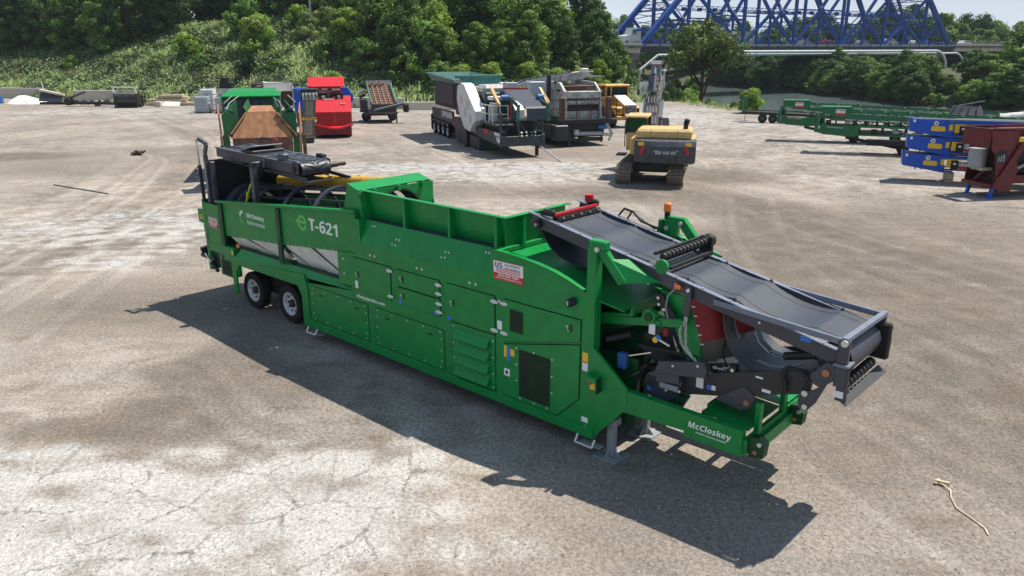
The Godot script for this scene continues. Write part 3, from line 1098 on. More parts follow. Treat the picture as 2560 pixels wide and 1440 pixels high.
	# work lamp by the post
	var lamp := cy("work_lamp", T, M.black, V(11.2, 2.85, 0.0), V(11.14, 2.82, 0.13), 0.075)
	cy("lens", lamp, M.chrome, V(11.14, 2.82, 0.128), V(11.132, 2.817, 0.14), 0.062)
	# lettering
	text("lettering", "USequipsales.com", M.letter, T, V(5.34, 1.595, 0.002), 1.02, 0.105)
	sales_sign(T, V(9.635, 3.08, 0.0), 0.77, 0.37)
	# steps hung under the sill
	for x in [11.36, 2.70]:
		var st := B.new()
		st.tube(PackedVector3Array([V(x, 0.33, 0.02), V(x, 0.20, 0.10), V(x + 0.38, 0.20, 0.10), V(x + 0.38, 0.33, 0.02)]), 0.022, 8)
		obj("step", st, M.zinc, T)
		bx("step_plate", T, M.zinc, V(x + 0.06, 0.19, -0.1), V(x + 0.5, 0.21, 0.04))
	# ---- sloping strip and feed hopper
	var sl := B.new()
	sl.slab(V(5.07, 2.91, 0.0), V(5.07, 3.42, -0.2), V(9.16, 3.42, -0.2), V(9.16, 2.91, 0.0), 0.02)
	obj("sloping_panel", sl, M.green, T)
	pl("sloping_panel_end", T, M.green, [4.9, 2.9, 5.08, 2.9, 5.08, 3.44, 4.9, 3.44], -0.2, -0.004)
	var sb := B.new()
	for q in [[6.38, 3.20], [6.47, 3.20], [6.28, 3.06], [6.39, 3.06], [7.93, 3.19], [8.03, 3.19], [7.85, 3.05], [7.96, 3.06], [5.5, 3.39], [5.58, 3.39], [9.02, 3.38], [9.1, 3.38]]:
		var f: float = (q[1] - 2.91) / 0.51 * 0.85
		var at := V(q[0] - 0.1, 2.91 + f * 0.51, -0.2 * f)
		sb.cyl(at, at + V(0, 0.37, 0.93) * 0.022, 0.022, 8)
	obj("bolt_heads", sb, M.zinc, T, "", "stuff")
	bx("hopper_ledge", T, M.rubber, V(5.0, 3.38, -0.42), V(9.2, 3.425, -0.2))
	var hw := B.new()
	hw.slab(V(4.98, 3.42, -0.44), V(9.22, 3.42, -0.44), V(9.28, 4.03, -0.30), V(4.96, 4.06, -0.30), 0.015)
	obj("hopper_wall", hw, M.green, T)
	var hf := B.new()
	hf.slab(V(4.94, 4.07, -0.31), V(4.94, 4.07, -0.19), V(9.34, 4.04, -0.19), V(9.34, 4.04, -0.31), 0.014)
	obj("hopper_rim", hf, M.green, T)
	for x in [5.05, 6.42, 7.82, 9.12]:
		var rb := B.new()
		rb.plate_x([-0.20, 3.42, -0.20, 4.05, -0.32, 4.05, -0.45, 3.42], x - 0.035, x + 0.035)
		obj("rib", rb, M.green, T)
	bx("hopper_far_sill", T, M.green, V(4.96, 3.2, -2.24), V(9.3, 3.44, -2.0), 0.01)
	bx("hopper_floor_belt", T, M.rubber, V(4.9, 3.1, -1.96), V(9.3, 3.2, -0.44))
	# front wall of the hopper, across the machine
	bx("hopper_front_wall", T, M.green, V(9.28, 3.40, -2.12), V(9.30, 4.03, -0.30))
	bx("hopper_rim", T, M.green, V(9.27, 4.03, -2.2), V(9.40, 4.045, -0.2))
	for z in [-0.75, -1.45]:
		bx("rib", T, M.green, V(9.30, 3.42, z - 0.04), V(9.39, 4.03, z + 0.04))
	bx("front_crossbeam", T, M.green, V(9.15, 3.36, W), V(9.36, 3.46, -0.01), 0.01)
	# ---- deck under the conveyor and its curved rim
	var arch := [9.15, 3.44, 9.5, 3.44, 9.93, 3.41, 10.35, 3.36, 10.73, 3.29, 11.05, 3.20, 11.4, 3.08]
	var al := PackedVector2Array()
	var dl := PackedVector2Array()
	for i in range(0, arch.size(), 2):
		al.push_back(Vector2(arch[i], arch[i + 1] + 0.006))
		dl.push_back(Vector2(arch[i], arch[i + 1] - 0.10))
	dl.push_back(Vector2(12.2, 2.86))
	for z in [-0.10, W]:
		var g := B.new()
		g.ribbon(al, z, z + 0.11, 0.014)
		obj("deck_rim", g, M.green, T)
	var dk := B.new()
	dk.ribbon(dl, W + 0.06, -0.07, 0.02)
	obj("deck_plate", dk, M.green, T)
	bx("deck_edge", T, M.green, V(12.16, 2.72, W + 0.06), V(12.22, 2.9, -0.3), 0.008)
	# ---- conveyor posts
	for z in [-0.2, W]:
		var pn := B.new()
		pn.bb(V(11.45, 2.0, z), V(11.64, 3.86, z + 0.2), 0.012)
		pn.bb(V(11.46, 3.84, z + 0.01), V(11.80, 4.0, z + 0.19), 0.02)
		var po := obj("conveyor_post", pn, M.green, T)
		cy("pivot_pin", po, M.zinc, V(11.66, 3.86, z + 0.18), V(11.66, 3.86, z + 0.225), 0.045)
		var br := B.new()
		br.beam(V(11.62, 3.9, z + 0.08), V(12.1, 3.33, z + 0.04), 0.12, 0.16, Vector3.UP, 0.008)
		obj("post_brace", br, M.green, po)
		var gs := B.new()
		gs.slab(V(11.86, 3.70, z + 0.10), V(12.02, 3.66, z - 0.22), V(12.62, 3.38, z - 0.24), V(12.10, 3.33, z + 0.12), 0.025)
		obj("brace_plate", gs, M.green, po)
	# ---- rear: chassis rail, fender, trommel wall
	bx("chassis_rail", T, M.green, V(-2.36, 1.50, -0.16), V(-0.85, 1.78, 0.0), 0.01)
	var rs := B.new()
	rs.slab(V(-0.86, 1.49, 0.0), V(-0.62, 1.78, -0.13), V(4.64, 1.80, -0.13), V(4.60, 1.68, -0.02), 0.02)
	obj("fender_top", rs, M.green, T)
	bx("rail_top", T, M.green_dark, V(-1.5, 1.74, -0.5), V(4.4, 1.78, -0.13))
	pl("fender", T, M.green, [-1.05, 0.42, -0.86, 0.42, -0.84, 1.10, -0.62, 1.34, 2.30, 1.34, 2.46, 1.1, 2.46, 0.32, 2.76, 0.32, 2.76, 1.52, 2.62, 1.68, -0.86, 1.50, -1.05, 1.50], -0.05, 0.0)
	pl("gusset", T, M.green, [2.54, 1.30, 2.66, 1.74, 2.80, 1.30, 2.80, 0.34, 2.54, 0.34], 0.0, 0.03)
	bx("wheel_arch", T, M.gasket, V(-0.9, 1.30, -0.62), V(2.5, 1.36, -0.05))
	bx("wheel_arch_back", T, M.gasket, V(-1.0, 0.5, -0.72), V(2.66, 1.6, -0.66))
	var gb := bx("grille_box", T, M.green, V(-1.74, 0.86, -0.3), V(-1.05, 1.52, -0.02), 0.01)
	vent(gb, -1.64, 0.92, -1.12, 1.34, -0.02, 6, 9)
	bx("slot", gb, M.black, V(-1.6, 1.38, -0.03), V(-1.48, 1.47, -0.012))
	bx("rear_plate", T, M.green, V(-2.30, 1.78, -0.06), V(-1.5, 2.92, -0.01), 0.006)
	bx("rear_corner", T, M.green, V(-2.42, 0.9, -0.3), V(-2.28, 3.0, 0.0), 0.01)
	bx("rear_side_box", T, M.green_dark, V(-2.3, 1.0, -2.3), V(-1.76, 1.5, -0.1))
	pl("number_plate_panel", T, M.green, [-2.76, 2.30, -2.42, 2.26, -2.42, 2.7, -2.76, 2.68], -0.05, -0.02)
	text("lettering", "62", M.label_yellow, T, V(-2.56, 2.46, -0.018), 0.2, 0.14)
	bx("number_panel_lamp", T, M.galv, V(-2.52, 2.02, -0.1), V(-2.42, 2.24, -0.02), 0.01)
	sales_sign(T, V(-1.87, 2.38, -0.008), 0.5, 0.3)
	# wall of the screening drum
	pl("drum_wall", T, M.green, [-1.45, 2.07, 1.5, 2.28, 1.75, 2.31, 4.2, 2.55, 4.92, 2.62, 4.92, 3.56, -1.45, 3.0], -0.10, -0.06)
	pl("drum_wall_front", T, M.green, [4.16, 1.8, 4.9, 1.8, 4.9, 3.3, 4.16, 3.3], -0.09, -0.05)
	var rim := B.new()
	rim.beam(V(-1.6, 3.03, -0.05), V(4.92, 3.60, -0.05), 0.13, 0.07, Vector3.UP, 0.008)
	obj("drum_wall_rim", rim, M.green, T)
	for q in [[-1.40, 1.78, 2.98, 0.10], [1.62, 1.78, 3.24, 0.085]]:
		bx("wall_post", T, M.green_dark, V(q[0] - q[3], q[1], -0.07), V(q[0] + q[3], q[2], 0.0), 0.006)
	pl("drum_wall", T, M.green, [-1.45, 2.0, 4.92, 2.6, 4.92, 3.56, -1.45, 3.0], W, W + 0.04)
	bx("rear_cross_wall", T, M.green_dark, V(-1.55, 1.8, W), V(-1.5, 2.9, -0.1))
	pl("corner_bracket", T, M.green, [4.55, 3.52, 4.9, 3.55, 4.9, 3.3, 4.7, 3.3, 4.6, 3.4], -0.05, -0.03)
	# rubber side skirts below the wall
	var sk := [[-1.05, -0.1, 2.07, 2.16], [-0.06, 1.48, 2.17, 2.27], [1.76, 2.98, 2.31, 2.44], [3.04, 4.16, 2.45, 2.55]]
	for q in sk:
		var g := B.new()
		g.slab(V(q[0], q[2], -0.10), V(q[1], q[3], -0.10), V(q[1] + 0.12, 1.72, -0.46), V(q[0] + 0.12, 1.60, -0.46), 0.012)
		obj("side_skirt", g, M.skirt, T)
	for q in [[-0.12, 2.17, 0.82], [1.62, 2.28, 2.4], [3.0, 2.44, 3.9]]:
		var g := B.new()
		g.beam(V(q[0], q[1], -0.085), V(q[2], 1.78, -0.42), 0.06, 0.03)
		obj("skirt_bar", g, M.green_dark, T)
	var skb := []
	for i in 16:
		skb.append_array([-0.9 + i * 0.32, 2.10 + i * 0.0305])
	bolts(T, skb, -0.06, 0.012)
	cy("marker_lamp", T, M.amber, V(-0.78, 1.80, -0.12), V(-0.78, 1.90, -0.12), 0.05)
	bx("warning_sticker", T, M.label_yellow, V(-0.98, 1.58, 0.0), V(-0.88, 1.70, 0.006))
	text("lettering", "T-621", M.letter, T, V(3.56, 3.03, -0.058), 1.18, 0.30)
	emblem(T)
	text("lettering", "McCloskey", M.letter, T, V(0.43, 2.83, -0.058), 0.86, 0.16)
	text("lettering", "Environmental", M.letter, T, V(0.43, 2.66, -0.058), 0.88, 0.11, Basis(), false)
	wheels_and_drum(T)
	rear_conveyor(T)
	hood(T)
	front_conveyor(T)
	front_frame(T)


func emblem(T: Node3D) -> void:
	# leaf-and-shell mark beside the lettering, and the round arrow before the model number
	for k in 4:
		var g := B.new()
		var a0 := PI * (0.42 + k * 0.27)
		var pts := []
		for i in 7:
			var f := a0 + 0.24 * i / 6.0 * PI
			pts.append_array([-0.25 + cos(f) * 0.15, 2.76 + sin(f) * 0.18])
		for i in 7:
			var f := a0 + 0.24 * (6 - i) / 6.0 * PI
			pts.append_array([-0.25 + cos(f) * 0.09, 2.76 + sin(f) * 0.11])
		g.plate(pts, -0.06, -0.055)
		obj("emblem", g, M.letter if k < 2 else M.lime, T)
	for q in [0.0, 1.0]:
		var g := B.new()
		var pts := []
		for i in 15:
			var f: float = PI * (0.06 + q) + i / 14.0 * PI * 0.86
			pts.append_array([2.68 + cos(f) * 0.19, 3.02 + sin(f) * 0.20])
		for i in 15:
			var f: float = PI * (0.06 + q) + (14 - i) / 14.0 * PI * 0.86
			pts.append_array([2.68 + cos(f) * 0.115, 3.02 + sin(f) * 0.125])
		g.plate(pts, -0.06, -0.055)
		obj("round_arrow", g, M.lime, T)
	pl("round_arrow", T, M.lime, [2.40, 3.04, 2.52, 3.13, 2.52, 3.075, 2.86, 3.075, 2.86, 3.005, 2.52, 3.005, 2.52, 2.95], -0.0595, -0.0535)


func wheels_and_drum(T: Node3D) -> void:
	for x in [-0.55, 1.32]:
		wheel(T, V(x, 0.54, -0.44), 0.54, 0.30, M.zinc_white)
		wheel(T, V(x, 0.54, -1.96), 0.54, 0.30, M.zinc_white, -1.0)
		cy("axle", T, M.black, V(x, 0.54, -1.9), V(x, 0.54, -0.5), 0.09)
	# drum: hoops, bars and end flanges on an inclined axis
	var a := V(-1.5, 2.47, -1.2)
	var b := V(5.0, 3.05, -1.2)
	var ax := (b - a).normalized()
	var t := Transform3D(Basis(ax, Basis(Vector3.BACK, ax.angle_to(Vector3.RIGHT)) * Vector3.UP, Vector3.BACK), Vector3.ZERO)
	for s in [1.42, 2.88, 4.28, 5.7]:
		var g := B.new()
		var tt := t
		tt.origin = a + ax * s
		g.lathe([[0.90, -0.07], [0.95, -0.07], [0.95, 0.07], [0.90, 0.07], [0.90, -0.07]], tt, 48)
		obj("drum_hoop", g, M.grey, T)
	for q in [[0.0, 0.72, 0.98, 0.34], [0.45, 0.80, 0.93, 0.12]]:
		var g := B.new()
		var tt := t
		tt.origin = a + ax * q[0]
		g.lathe([[q[1], -q[3] * 0.5], [q[2], -q[3] * 0.5], [q[2], q[3] * 0.5], [q[1], q[3] * 0.5], [q[1], -q[3] * 0.5]], tt, 48)
		obj("drum_flange", g, M.grey, T)
	for i in 12:
		var f := TAU * (i + 0.4) / 12
		var r := t.basis * V(0, cos(f), sin(f)) * 0.88
		var g := B.new()
		g.beam(a + r + ax * 0.2, a + r + ax * 5.8, 0.05, 0.06)
		obj("drum_bar", g, M.grey_dark, T)
	# screen cloth left on the lower half of the drum
	for k in 3:
		var g := B.new()
		for i in 10:
			var f0 := PI * (0.62 + 0.76 * i / 10.0)
			var f1 := PI * (0.62 + 0.76 * (i + 1) / 10.0)
			for j in 1:
				var p0 := a + t.basis * V(0, cos(f0), sin(f0)) * 0.9
				var p1 := a + t.basis * V(0, cos(f1), sin(f1)) * 0.9
				g.slab(p0 + ax * (1.5 + k * 1.43), p1 + ax * (1.5 + k * 1.43), p1 + ax * (2.8 + k * 1.43), p0 + ax * (2.8 + k * 1.43), 0.01)
		obj("screen_cloth", g, M.green_dark, T)
	# cleaning brush behind the drum
	var bo := sub("brush", T)
	var bl := B.new()
	var bt := t
	bt.origin = V(-1.0, 3.48, -1.78)
	var prof := [[0.0, 0.0], [0.15, 0.0]]
	var rr := RandomNumberGenerator.new()
	rr.seed = 5
	for i in 56:
		prof.append([0.16 + rr.randf_range(-0.012, 0.012), 0.1 * i + 0.03])
		if i % 14 == 13:
			prof.append([0.13, 0.1 * i + 0.04])
	prof.append([0.0, 5.7])
	bl.lathe(prof, bt, 18)
	obj("bristles", bl, M.brush, bo)
	bm("brush_beam", T, M.green_dark, V(0.2, 3.70, -2.05), V(4.6, 4.02, -2.05), 0.06, 0.05)
	bm("brush_guard", T, M.label_yellow, V(0.2, 3.735, -2.05), V(4.6, 4.055, -2.05), 0.07, 0.012)
	for q in [0.9, 2.3, 3.7]:
		bm("brush_arm", T, M.black, V(q, 3.66 + q * 0.06, -1.78), V(q + 0.15, 3.78 + q * 0.06, -2.06), 0.06, 0.05)
	# lashing strap
	var st := B.new()
	st.tube(PackedVector3Array([V(-0.55, 2.95, -0.32), V(-0.42, 3.25, -0.4), V(-0.36, 3.5, -0.42), V(-0.2, 3.8, -0.5)]), 0.022, 5)
	st.tube(PackedVector3Array([V(-0.50, 3.0, -0.3), V(-0.40, 3.2, -0.34), V(-0.38, 3.4, -0.36)]), 0.03, 5)
	obj("lashing_strap", st, M.strap, T)


func rear_conveyor(T: Node3D) -> void:
	# dark housing at the discharge end
	bx("discharge_end_wall", T, M.grey_dark, V(-2.2, 2.7, -2.1), V(-2.15, 4.12, -0.12))
	bx("discharge_far_wall", T, M.grey_dark, V(-2.2, 2.9, -2.12), V(-0.3, 4.1, -2.07))
	bx("discharge_roof", T, M.grey_dark, V(-2.2, 4.08, -2.1), V(-0.9, 4.12, -0.6))
	bx("discharge_post", T, M.grey, V(-2.0, 2.9, -0.26), V(-1.86, 4.1, -0.14), 0.008)
	# folded conveyor on top
	var c := sub("folded_tail_conveyor", T)
	for z in [-0.63, -1.63]:
		var g := B.new()
		g.beam(V(-2.36, 4.31, z), V(1.62, 4.20, z), 0.06, 0.26, Vector3.UP, 0.008)
		g.beam(V(-2.36, 4.44, z + (0.03 if z > -1 else -0.03)), V(1.62, 4.33, z + (0.03 if z > -1 else -0.03)), 0.12, 0.02)
		obj("conveyor_rail", g, M.grey, c)
	var belt := PackedVector2Array([Vector2(-2.36, 4.42), Vector2(-1.0, 4.40), Vector2(0.3, 4.36), Vector2(0.9, 4.35), Vector2(1.65, 4.36), Vector2(1.80, 4.32), Vector2(1.88, 4.24), Vector2(1.90, 4.15), Vector2(1.86, 4.05), Vector2(1.76, 3.98), Vector2(1.62, 3.97), Vector2(0.4, 4.06), Vector2(-1.2, 4.12)])
	var g2 := B.new()
	g2.ribbon(belt, -1.56, -0.70, 0.015)
	obj("belt", g2, M.rubber, c)
	for i in 11:
		var x := -2.2 + i * 0.37
		var y := 4.435 - 0.0235 * (x + 2.36) + (0.012 if x > 1.2 else 0.0)
		var cl := B.new()
		for s in [1.0, -1.0]:
			cl.beam(V(x, y, -1.13 + s * 0.04), V(x - 0.26, y + 0.006, -1.13 + s * 0.34), 0.03, 0.03)
		obj("chevron", cl, M.black, c)
	for i in 4:
		var f := 1.2 - i * 0.55
		var cl := B.new()
		for s in [1.0, -1.0]:
			cl.beam(V(1.63 + cos(f) * 0.275, 4.165 + sin(f) * 0.2, -1.13 + s * 0.03), V(1.63 + cos(f + 0.5) * 0.275, 4.165 + sin(f + 0.5) * 0.2, -1.13 + s * 0.34), 0.035, 0.03)
		obj("chevron", cl, M.black, c)
	cy("head_drum", c, M.black, V(1.62, 4.17, -1.58), V(1.62, 4.17, -0.68), 0.19, 20)
	for z in [-0.66, -1.62]:
		bx("bearing_plate", c, M.grey, V(1.15, 4.05, z - 0.03), V(1.78, 4.38, z + 0.03), 0.02)
		cy("bearing", c, M.black, V(1.62, 4.17, z - 0.05), V(1.62, 4.17, z + 0.06), 0.075)
	cy("motor", c, M.grey_dark, V(1.62, 4.17, -1.66), V(1.62, 4.17, -1.95), 0.075)
	cy("motor_end", c, M.black, V(1.62, 4.17, -1.95), V(1.62, 4.17, -2.2), 0.055)
	bx("scraper_mount", c, M.grey_dark, V(1.2, 4.36, -1.72), V(1.5, 4.46, -1.58), 0.01)
	bx("scraper_mount", c, M.grey, V(0.92, 4.34, -0.74), V(1.22, 4.52, -0.6), 0.01)
	# light bar across the belt, spreader frame
	var lb := B.new()
	lb.slab(V(-0.95, 4.47, -0.66), V(-0.45, 4.60, -0.66), V(-0.45, 4.60, -1.6), V(-0.95, 4.47, -1.6), 0.03)
	obj("cover_plate", lb, M.galv, c)
	bx("cover_plate_support", c, M.grey_dark, V(-1.0, 4.40, -1.62), V(-0.4, 4.47, -0.64), 0.01)
	bm("crossbar", c, M.galv, V(0.22, 4.40, -0.58), V(0.42, 4.40, -1.66), 0.04, 0.03)
	bm("crossbar", c, M.galv, V(0.20, 4.1, -0.585), V(0.30, 4.40, -0.585), 0.035, 0.03)
	var hl := B.new()
	hl.tube(PackedVector3Array([V(-1.5, 4.45, -1.6), V(-1.55, 4.68, -1.6), V(-0.95, 4.66, -1.75), V(-0.9, 4.5, -1.75)]), 0.025, 6)
	obj("guard_hoop", hl, M.grey_dark, c)
	bx("reflector", c, M.red, V(-1.05, 4.62, -1.74), V(-0.85, 4.68, -1.68))
	# under-tray
	var ut := B.new()
	ut.slab(V(-2.3, 4.10, -0.66), V(1.5, 3.99, -0.72), V(2.05, 3.86, -0.72), V(2.05, 3.86, -1.5), 0.02)
	ut.slab(V(0.3, 4.03, -0.66), V(2.1, 3.86, -0.66), V(2.1, 3.98, -0.68), V(0.3, 4.12, -0.68), 0.02)
	obj("under_tray", ut, M.grey_dark, c)
	# support post with its arm
	var sp := B.new()
	sp.bb(V(0.06, 3.1, -0.38), V(0.22, 4.26, -0.24), 0.008)
	sp.bb(V(0.06, 4.12, -1.0), V(0.22, 4.26, -0.24), 0.008)
	obj("support_post", sp, M.grey, T)
	var sg := B.new()
	sg.plate_x([-0.38, 4.13, -0.75, 4.13, -0.38, 3.8], 0.08, 0.2)
	obj("support_gusset", sg, M.grey_dark, T)
	bx("support_post", T, M.grey, V(0.6, 3.1, -2.15), V(0.72, 4.2, -2.03), 0.008)
	var arm := B.new()
	arm.beam(V(1.4, 4.0, -1.72), V(2.5, 3.92, -1.72), 0.06, 0.08)
	arm.beam(V(2.5, 3.92, -1.72), V(2.95, 3.66, -1.72), 0.06, 0.08)
	obj("brush_lift_arm", arm, M.black, T)
	# mast with its ram and chain at the rear corner
	var ms := B.new()
	ms.bb(V(-2.12, 2.9, -0.16), V(-2.0, 4.3, -0.06), 0.008)
	ms.beam(V(-2.06, 4.3, -0.1), V(-1.9, 4.62, -0.1), 0.06, 0.14, Vector3.UP, 0.01)
	ms.beam(V(-2.36, 4.72, -0.1), V(-1.88, 4.60, -0.1), 0.07, 0.1, Vector3.UP, 0.01)
	obj("mast", ms, M.grey, T)
	ram("mast_ram", T, V(-2.22, 2.95, 0.0), V(-2.32, 4.70, -0.02), 0.05, 0.58)
	chain("mast_chain", T, PackedVector3Array([V(-1.96, 4.1, 0.0), V(-1.9, 3.5, 0.02), V(-1.92, 3.0, 0.0)]), M.galv, 0.008, 0.06)
	var hs := B.new()
	hs.tube(PackedVector3Array([V(-2.25, 3.95, 0.03), V(-2.4, 3.9, 0.05), V(-2.45, 3.78, 0.05), V(-2.36, 3.7, 0.03), V(-2.27, 3.72, 0.02)]), 0.014, 6)
	obj("hose", hs, M.black, T)
	# folded discharge chute low at the rear
	var ch := B.new()
	ch.slab(V(-2.42, 1.62, -0.05), V(-3.0, 1.42, -0.05), V(-3.0, 1.42, -2.0), V(-2.42, 1.62, -2.0), 0.05)
	ch.slab(V(-3.0, 1.45, -0.05), V(-2.85, 1.25, -0.05), V(-2.85, 1.25, -2.0), V(-3.0, 1.45, -2.0), 0.04)
	obj("rear_chute", ch, M.grey, T)
	bx("rear_chute_lip", T, M.grey_dark, V(-2.9, 1.2, -2.0), V(-2.1, 1.3, 0.0), 0.01)
	ram("chute_ram", T, V(-1.95, 0.92, -0.02), V(-2.62, 1.34, -0.02), 0.055, 0.45)
	bx("rear_corner_lamp", T, M.galv, V(-2.38, 1.86, -0.01), V(-2.30, 2.0, 0.03))


func hood(T: Node3D) -> void:
	var h := sub("drum_hood", T)
	var g := B.new()
	g.slab(V(4.53, 4.18, -0.14), V(4.94, 4.06, -0.14), V(4.94, 4.06, -2.3), V(4.53, 4.18, -2.3), 0.02)
	obj("hood_top", g, M.green, h)
	for z in [-0.15, -2.3]:
		pl("hood_side", h, M.green, [4.30, 3.4, 4.53, 4.17, 4.94, 4.05, 5.10, 3.4], z - 0.01, z + 0.01)
	# front plate with its round opening
	for s in [0, 1]:
		var poly := PackedVector2Array()
		for i in 19:
			var f := PI * i / 18.0
			poly.push_back(Vector2(-1.2 - cos(f) * 0.76, 3.24 + sin(f) * 0.74))
		var f2 := B.new()
		var half := [[-2.31, 3.2], [-2.31, 4.05], [-0.14, 4.05], [-0.14, 3.2]]
		var q := PackedVector2Array()
		if s == 0:
			q.append_array([Vector2(-0.14, 3.24), Vector2(-0.14, 4.05), Vector2(-2.31, 4.05), Vector2(-2.31, 3.24)])
			for i in 19:
				q.push_back(poly[i] if poly[0].x < poly[18].x else poly[18 - i])
			f2.prism(q, Transform3D(Basis(Vector3(0, 0, 1), Vector3.UP, Vector3(-1, 0, 0)), V(5.04, 0, 0)), 0.02)
			obj("hood_front", f2, M.green, h)
	var ring := B.new()
	var tt := Transform3D(Basis(), V(4.98, 3.24, -1.2))
	ring.lathe([[0.76, 0.10], [0.72, 0.10], [0.70, -0.35], [0.74, -0.35]], tt, 40)
	obj("inlet_ring", ring, M.grey_dark, h)
	for z in [-0.5, -1.2, -1.95]:
		bx("hood_tab", h, M.green, V(5.05, 3.96, z - 0.05), V(5.12, 4.08, z + 0.05))


const SPANS := [[0.07, 0.0], [0.15, 0.035], [0.15, 0.04], [0.06, 0.0], [0.14, 0.035], [0.15, 0.05], [0.22, 0.11], [0.06, 0.0]]


func front_conveyor(T: Node3D) -> void:
	var c := sub("folding_conveyor", T)
	var r0 := V(9.80, 4.06, 0)
	var r1 := V(15.56, 2.83, 0)
	for z in [-0.50, -1.95]:
		var g := B.new()
		g.beam(V(r0.x, r0.y, z), V(r1.x, r1.y, z), 0.05, 0.24, Vector3.UP, 0.006)
		obj("conveyor_rail", g, M.grey, c)
		var f := B.new()
		f.beam(V(r0.x - 0.05, r0.y + 0.125, z + (0.02 if z > -1 else -0.02)), V(r1.x, r1.y + 0.125, z + (0.02 if z > -1 else -0.02)), 0.10, 0.014)
		obj("rail_flange", f, M.grey_light, c)
		var bl := B.new()
		for i in 12:
			var p := V(r0.x, r0.y, z).lerp(V(r1.x, r1.y, z), 0.03 + i * 0.085)
			bl.cyl(p + V(0, 0.13, 0.03), p + V(0, 0.148, 0.03), 0.02, 6)
			if i % 3 == 0:
				bl.cyl(p + V(0, 0.0, 0.02), p + V(0, 0.0, 0.04), 0.022, 6)
		obj("bolt_heads", bl, M.zinc, c, "", "stuff")
	# belt carried on idlers, hanging slack at both folds
	var top := sag(9.95, 4.10, 15.45, 3.02, SPANS, 8)
	var line := PackedVector2Array()
	for q in [[11.5, 3.62], [11.35, 3.44], [11.05, 3.32], [10.72, 3.30], [10.4, 3.38], [10.14, 3.54], [9.96, 3.76], [9.88, 3.98], [9.90, 4.08]]:
		line.push_back(Vector2(q[0], q[1]))
	line.append_array(top)
	for q in [[15.60, 2.98], [15.71, 2.88], [15.75, 2.76], [15.71, 2.62], [15.60, 2.52], [15.46, 2.50]]:
		line.push_back(Vector2(q[0], q[1]))
	var g := B.new()
	g.ribbon(line, -1.86, -0.60, 0.016)
	obj("belt", g, M.rubber, c)
	for z in [-0.80, -1.66]:
		var off := PackedVector2Array()
		for i in top.size():
			off.push_back(top[i] + Vector2(0.002, 0.010))
		var sm := B.new()
		sm.ribbon(off, z - 0.008, z + 0.008, 0.004)
		obj("belt_seam", sm, M.black, c)
	var loop := PackedVector2Array()
	for q in [[13.35, 3.28], [13.62, 3.2], [13.72, 3.02], [13.76, 2.78], [13.84, 2.55], [13.98, 2.36], [14.18, 2.24], [14.42, 2.20], [14.68, 2.26], [14.92, 2.38], [15.2, 2.5], [15.46, 2.50]]:
		loop.push_back(Vector2(q[0], q[1]))
	var g3 := B.new()
	g3.ribbon(loop, -1.86, -0.60, 0.016)
	obj("hanging_belt", g3, M.rubber, c)
	# pale marks on the back of the belt
	for z in [-0.98, -1.52]:
		for q in [[1, 5], [6, 10]]:
			var pts := loop.slice(q[0], q[1])
			var off := PackedVector2Array()
			for i in pts.size():
				var a := pts[maxi(i - 1, 0)]
				var b := pts[mini(i + 1, pts.size() - 1)]
				var d := (b - a).normalized()
				off.push_back(pts[i] + Vector2(-d.y, d.x) * 0.012)
			var g4 := B.new()
			g4.ribbon(off, z - 0.05, z + 0.05, 0.006)
			obj("belt_mark", g4, M.galv_pale, c)
	# idlers and their brackets where the belt is carried
	var at := 0.0
	for i in SPANS.size() - 1:
		at += SPANS[i][0]
		var p := V(9.95, 4.10, 0).lerp(V(15.45, 3.02, 0), at)
		for z in [-1.90, -0.58]:
			var b := B.new()
			b.prism(PackedVector2Array([Vector2(-0.10, 0), Vector2(0.10, 0), Vector2(0, 0.13)]), Transform3D(Basis(), p + V(0, -0.08, z)), 0.04)
			obj("idler_bracket", b, M.grey, c)
		cy("idler", c, M.black, p + V(0, -0.075, -1.9), p + V(0, -0.075, -0.54), 0.055, 10)
	# rear cross scraper, red
	bm("red_scraper", c, M.red, V(10.28, 4.17, -0.56), V(10.28, 4.17, -1.9), 0.05, 0.05)
	bx("scraper_blade", c, M.black, V(10.22, 4.05, -1.88), V(10.26, 4.16, -0.58))
	bx("scraper_holder", c, M.grey_dark, V(10.32, 4.06, -1.88), V(10.36, 4.13, -0.58))
	var sb := B.new()
	for i in 5:
		sb.cyl(V(10.36, 4.10, -0.72 - i * 0.27), V(10.385, 4.10, -0.72 - i * 0.27), 0.018, 6)
	obj("bolt_heads", sb, M.zinc, c, "", "stuff")
	for z in [-0.56, -1.93]:
		bx("scraper_pivot", c, M.black, V(10.0, 4.14, z - 0.05), V(10.28, 4.26, z + 0.05), 0.03)
		cy("scraper_knob", c, M.red, V(10.05, 4.20, z), V(10.05, 4.24 if z > -1 else 4.34, z), 0.05 if z > -1 else 0.09, 12)
	cy("tail_roller_bearing", c, M.black, V(9.98, 3.98, -0.47), V(9.98, 3.98, -0.40), 0.085)
	cy("tail_roller_shaft", c, M.steel, V(9.98, 3.98, -0.42), V(9.98, 3.98, -0.37), 0.035)
	cy("tail_roller", c, M.black, V(9.98, 3.98, -1.9), V(9.98, 3.98, -0.5), 0.09)
	var hs := B.new()
	hs.tube(PackedVector3Array([V(10.7, 4.0, -2.02), V(10.8, 4.14, -2.06), V(11.0, 4.10, -2.06), V(11.2, 3.95, -2.04), V(11.6, 3.86, -2.03)]), 0.022, 6)
	hs.tube(PackedVector3Array([V(10.9, 3.95, -2.02), V(10.95, 4.1, -2.1), V(11.1, 4.0, -2.1), V(11.5, 3.84, -2.06)]), 0.018, 6)
	obj("hydraulic_hose", hs, M.black, c)
	# ribbed return roller across the middle
	var rr := B.new()
	var prof := [[0.0, 0.0], [0.06, 0.0]]
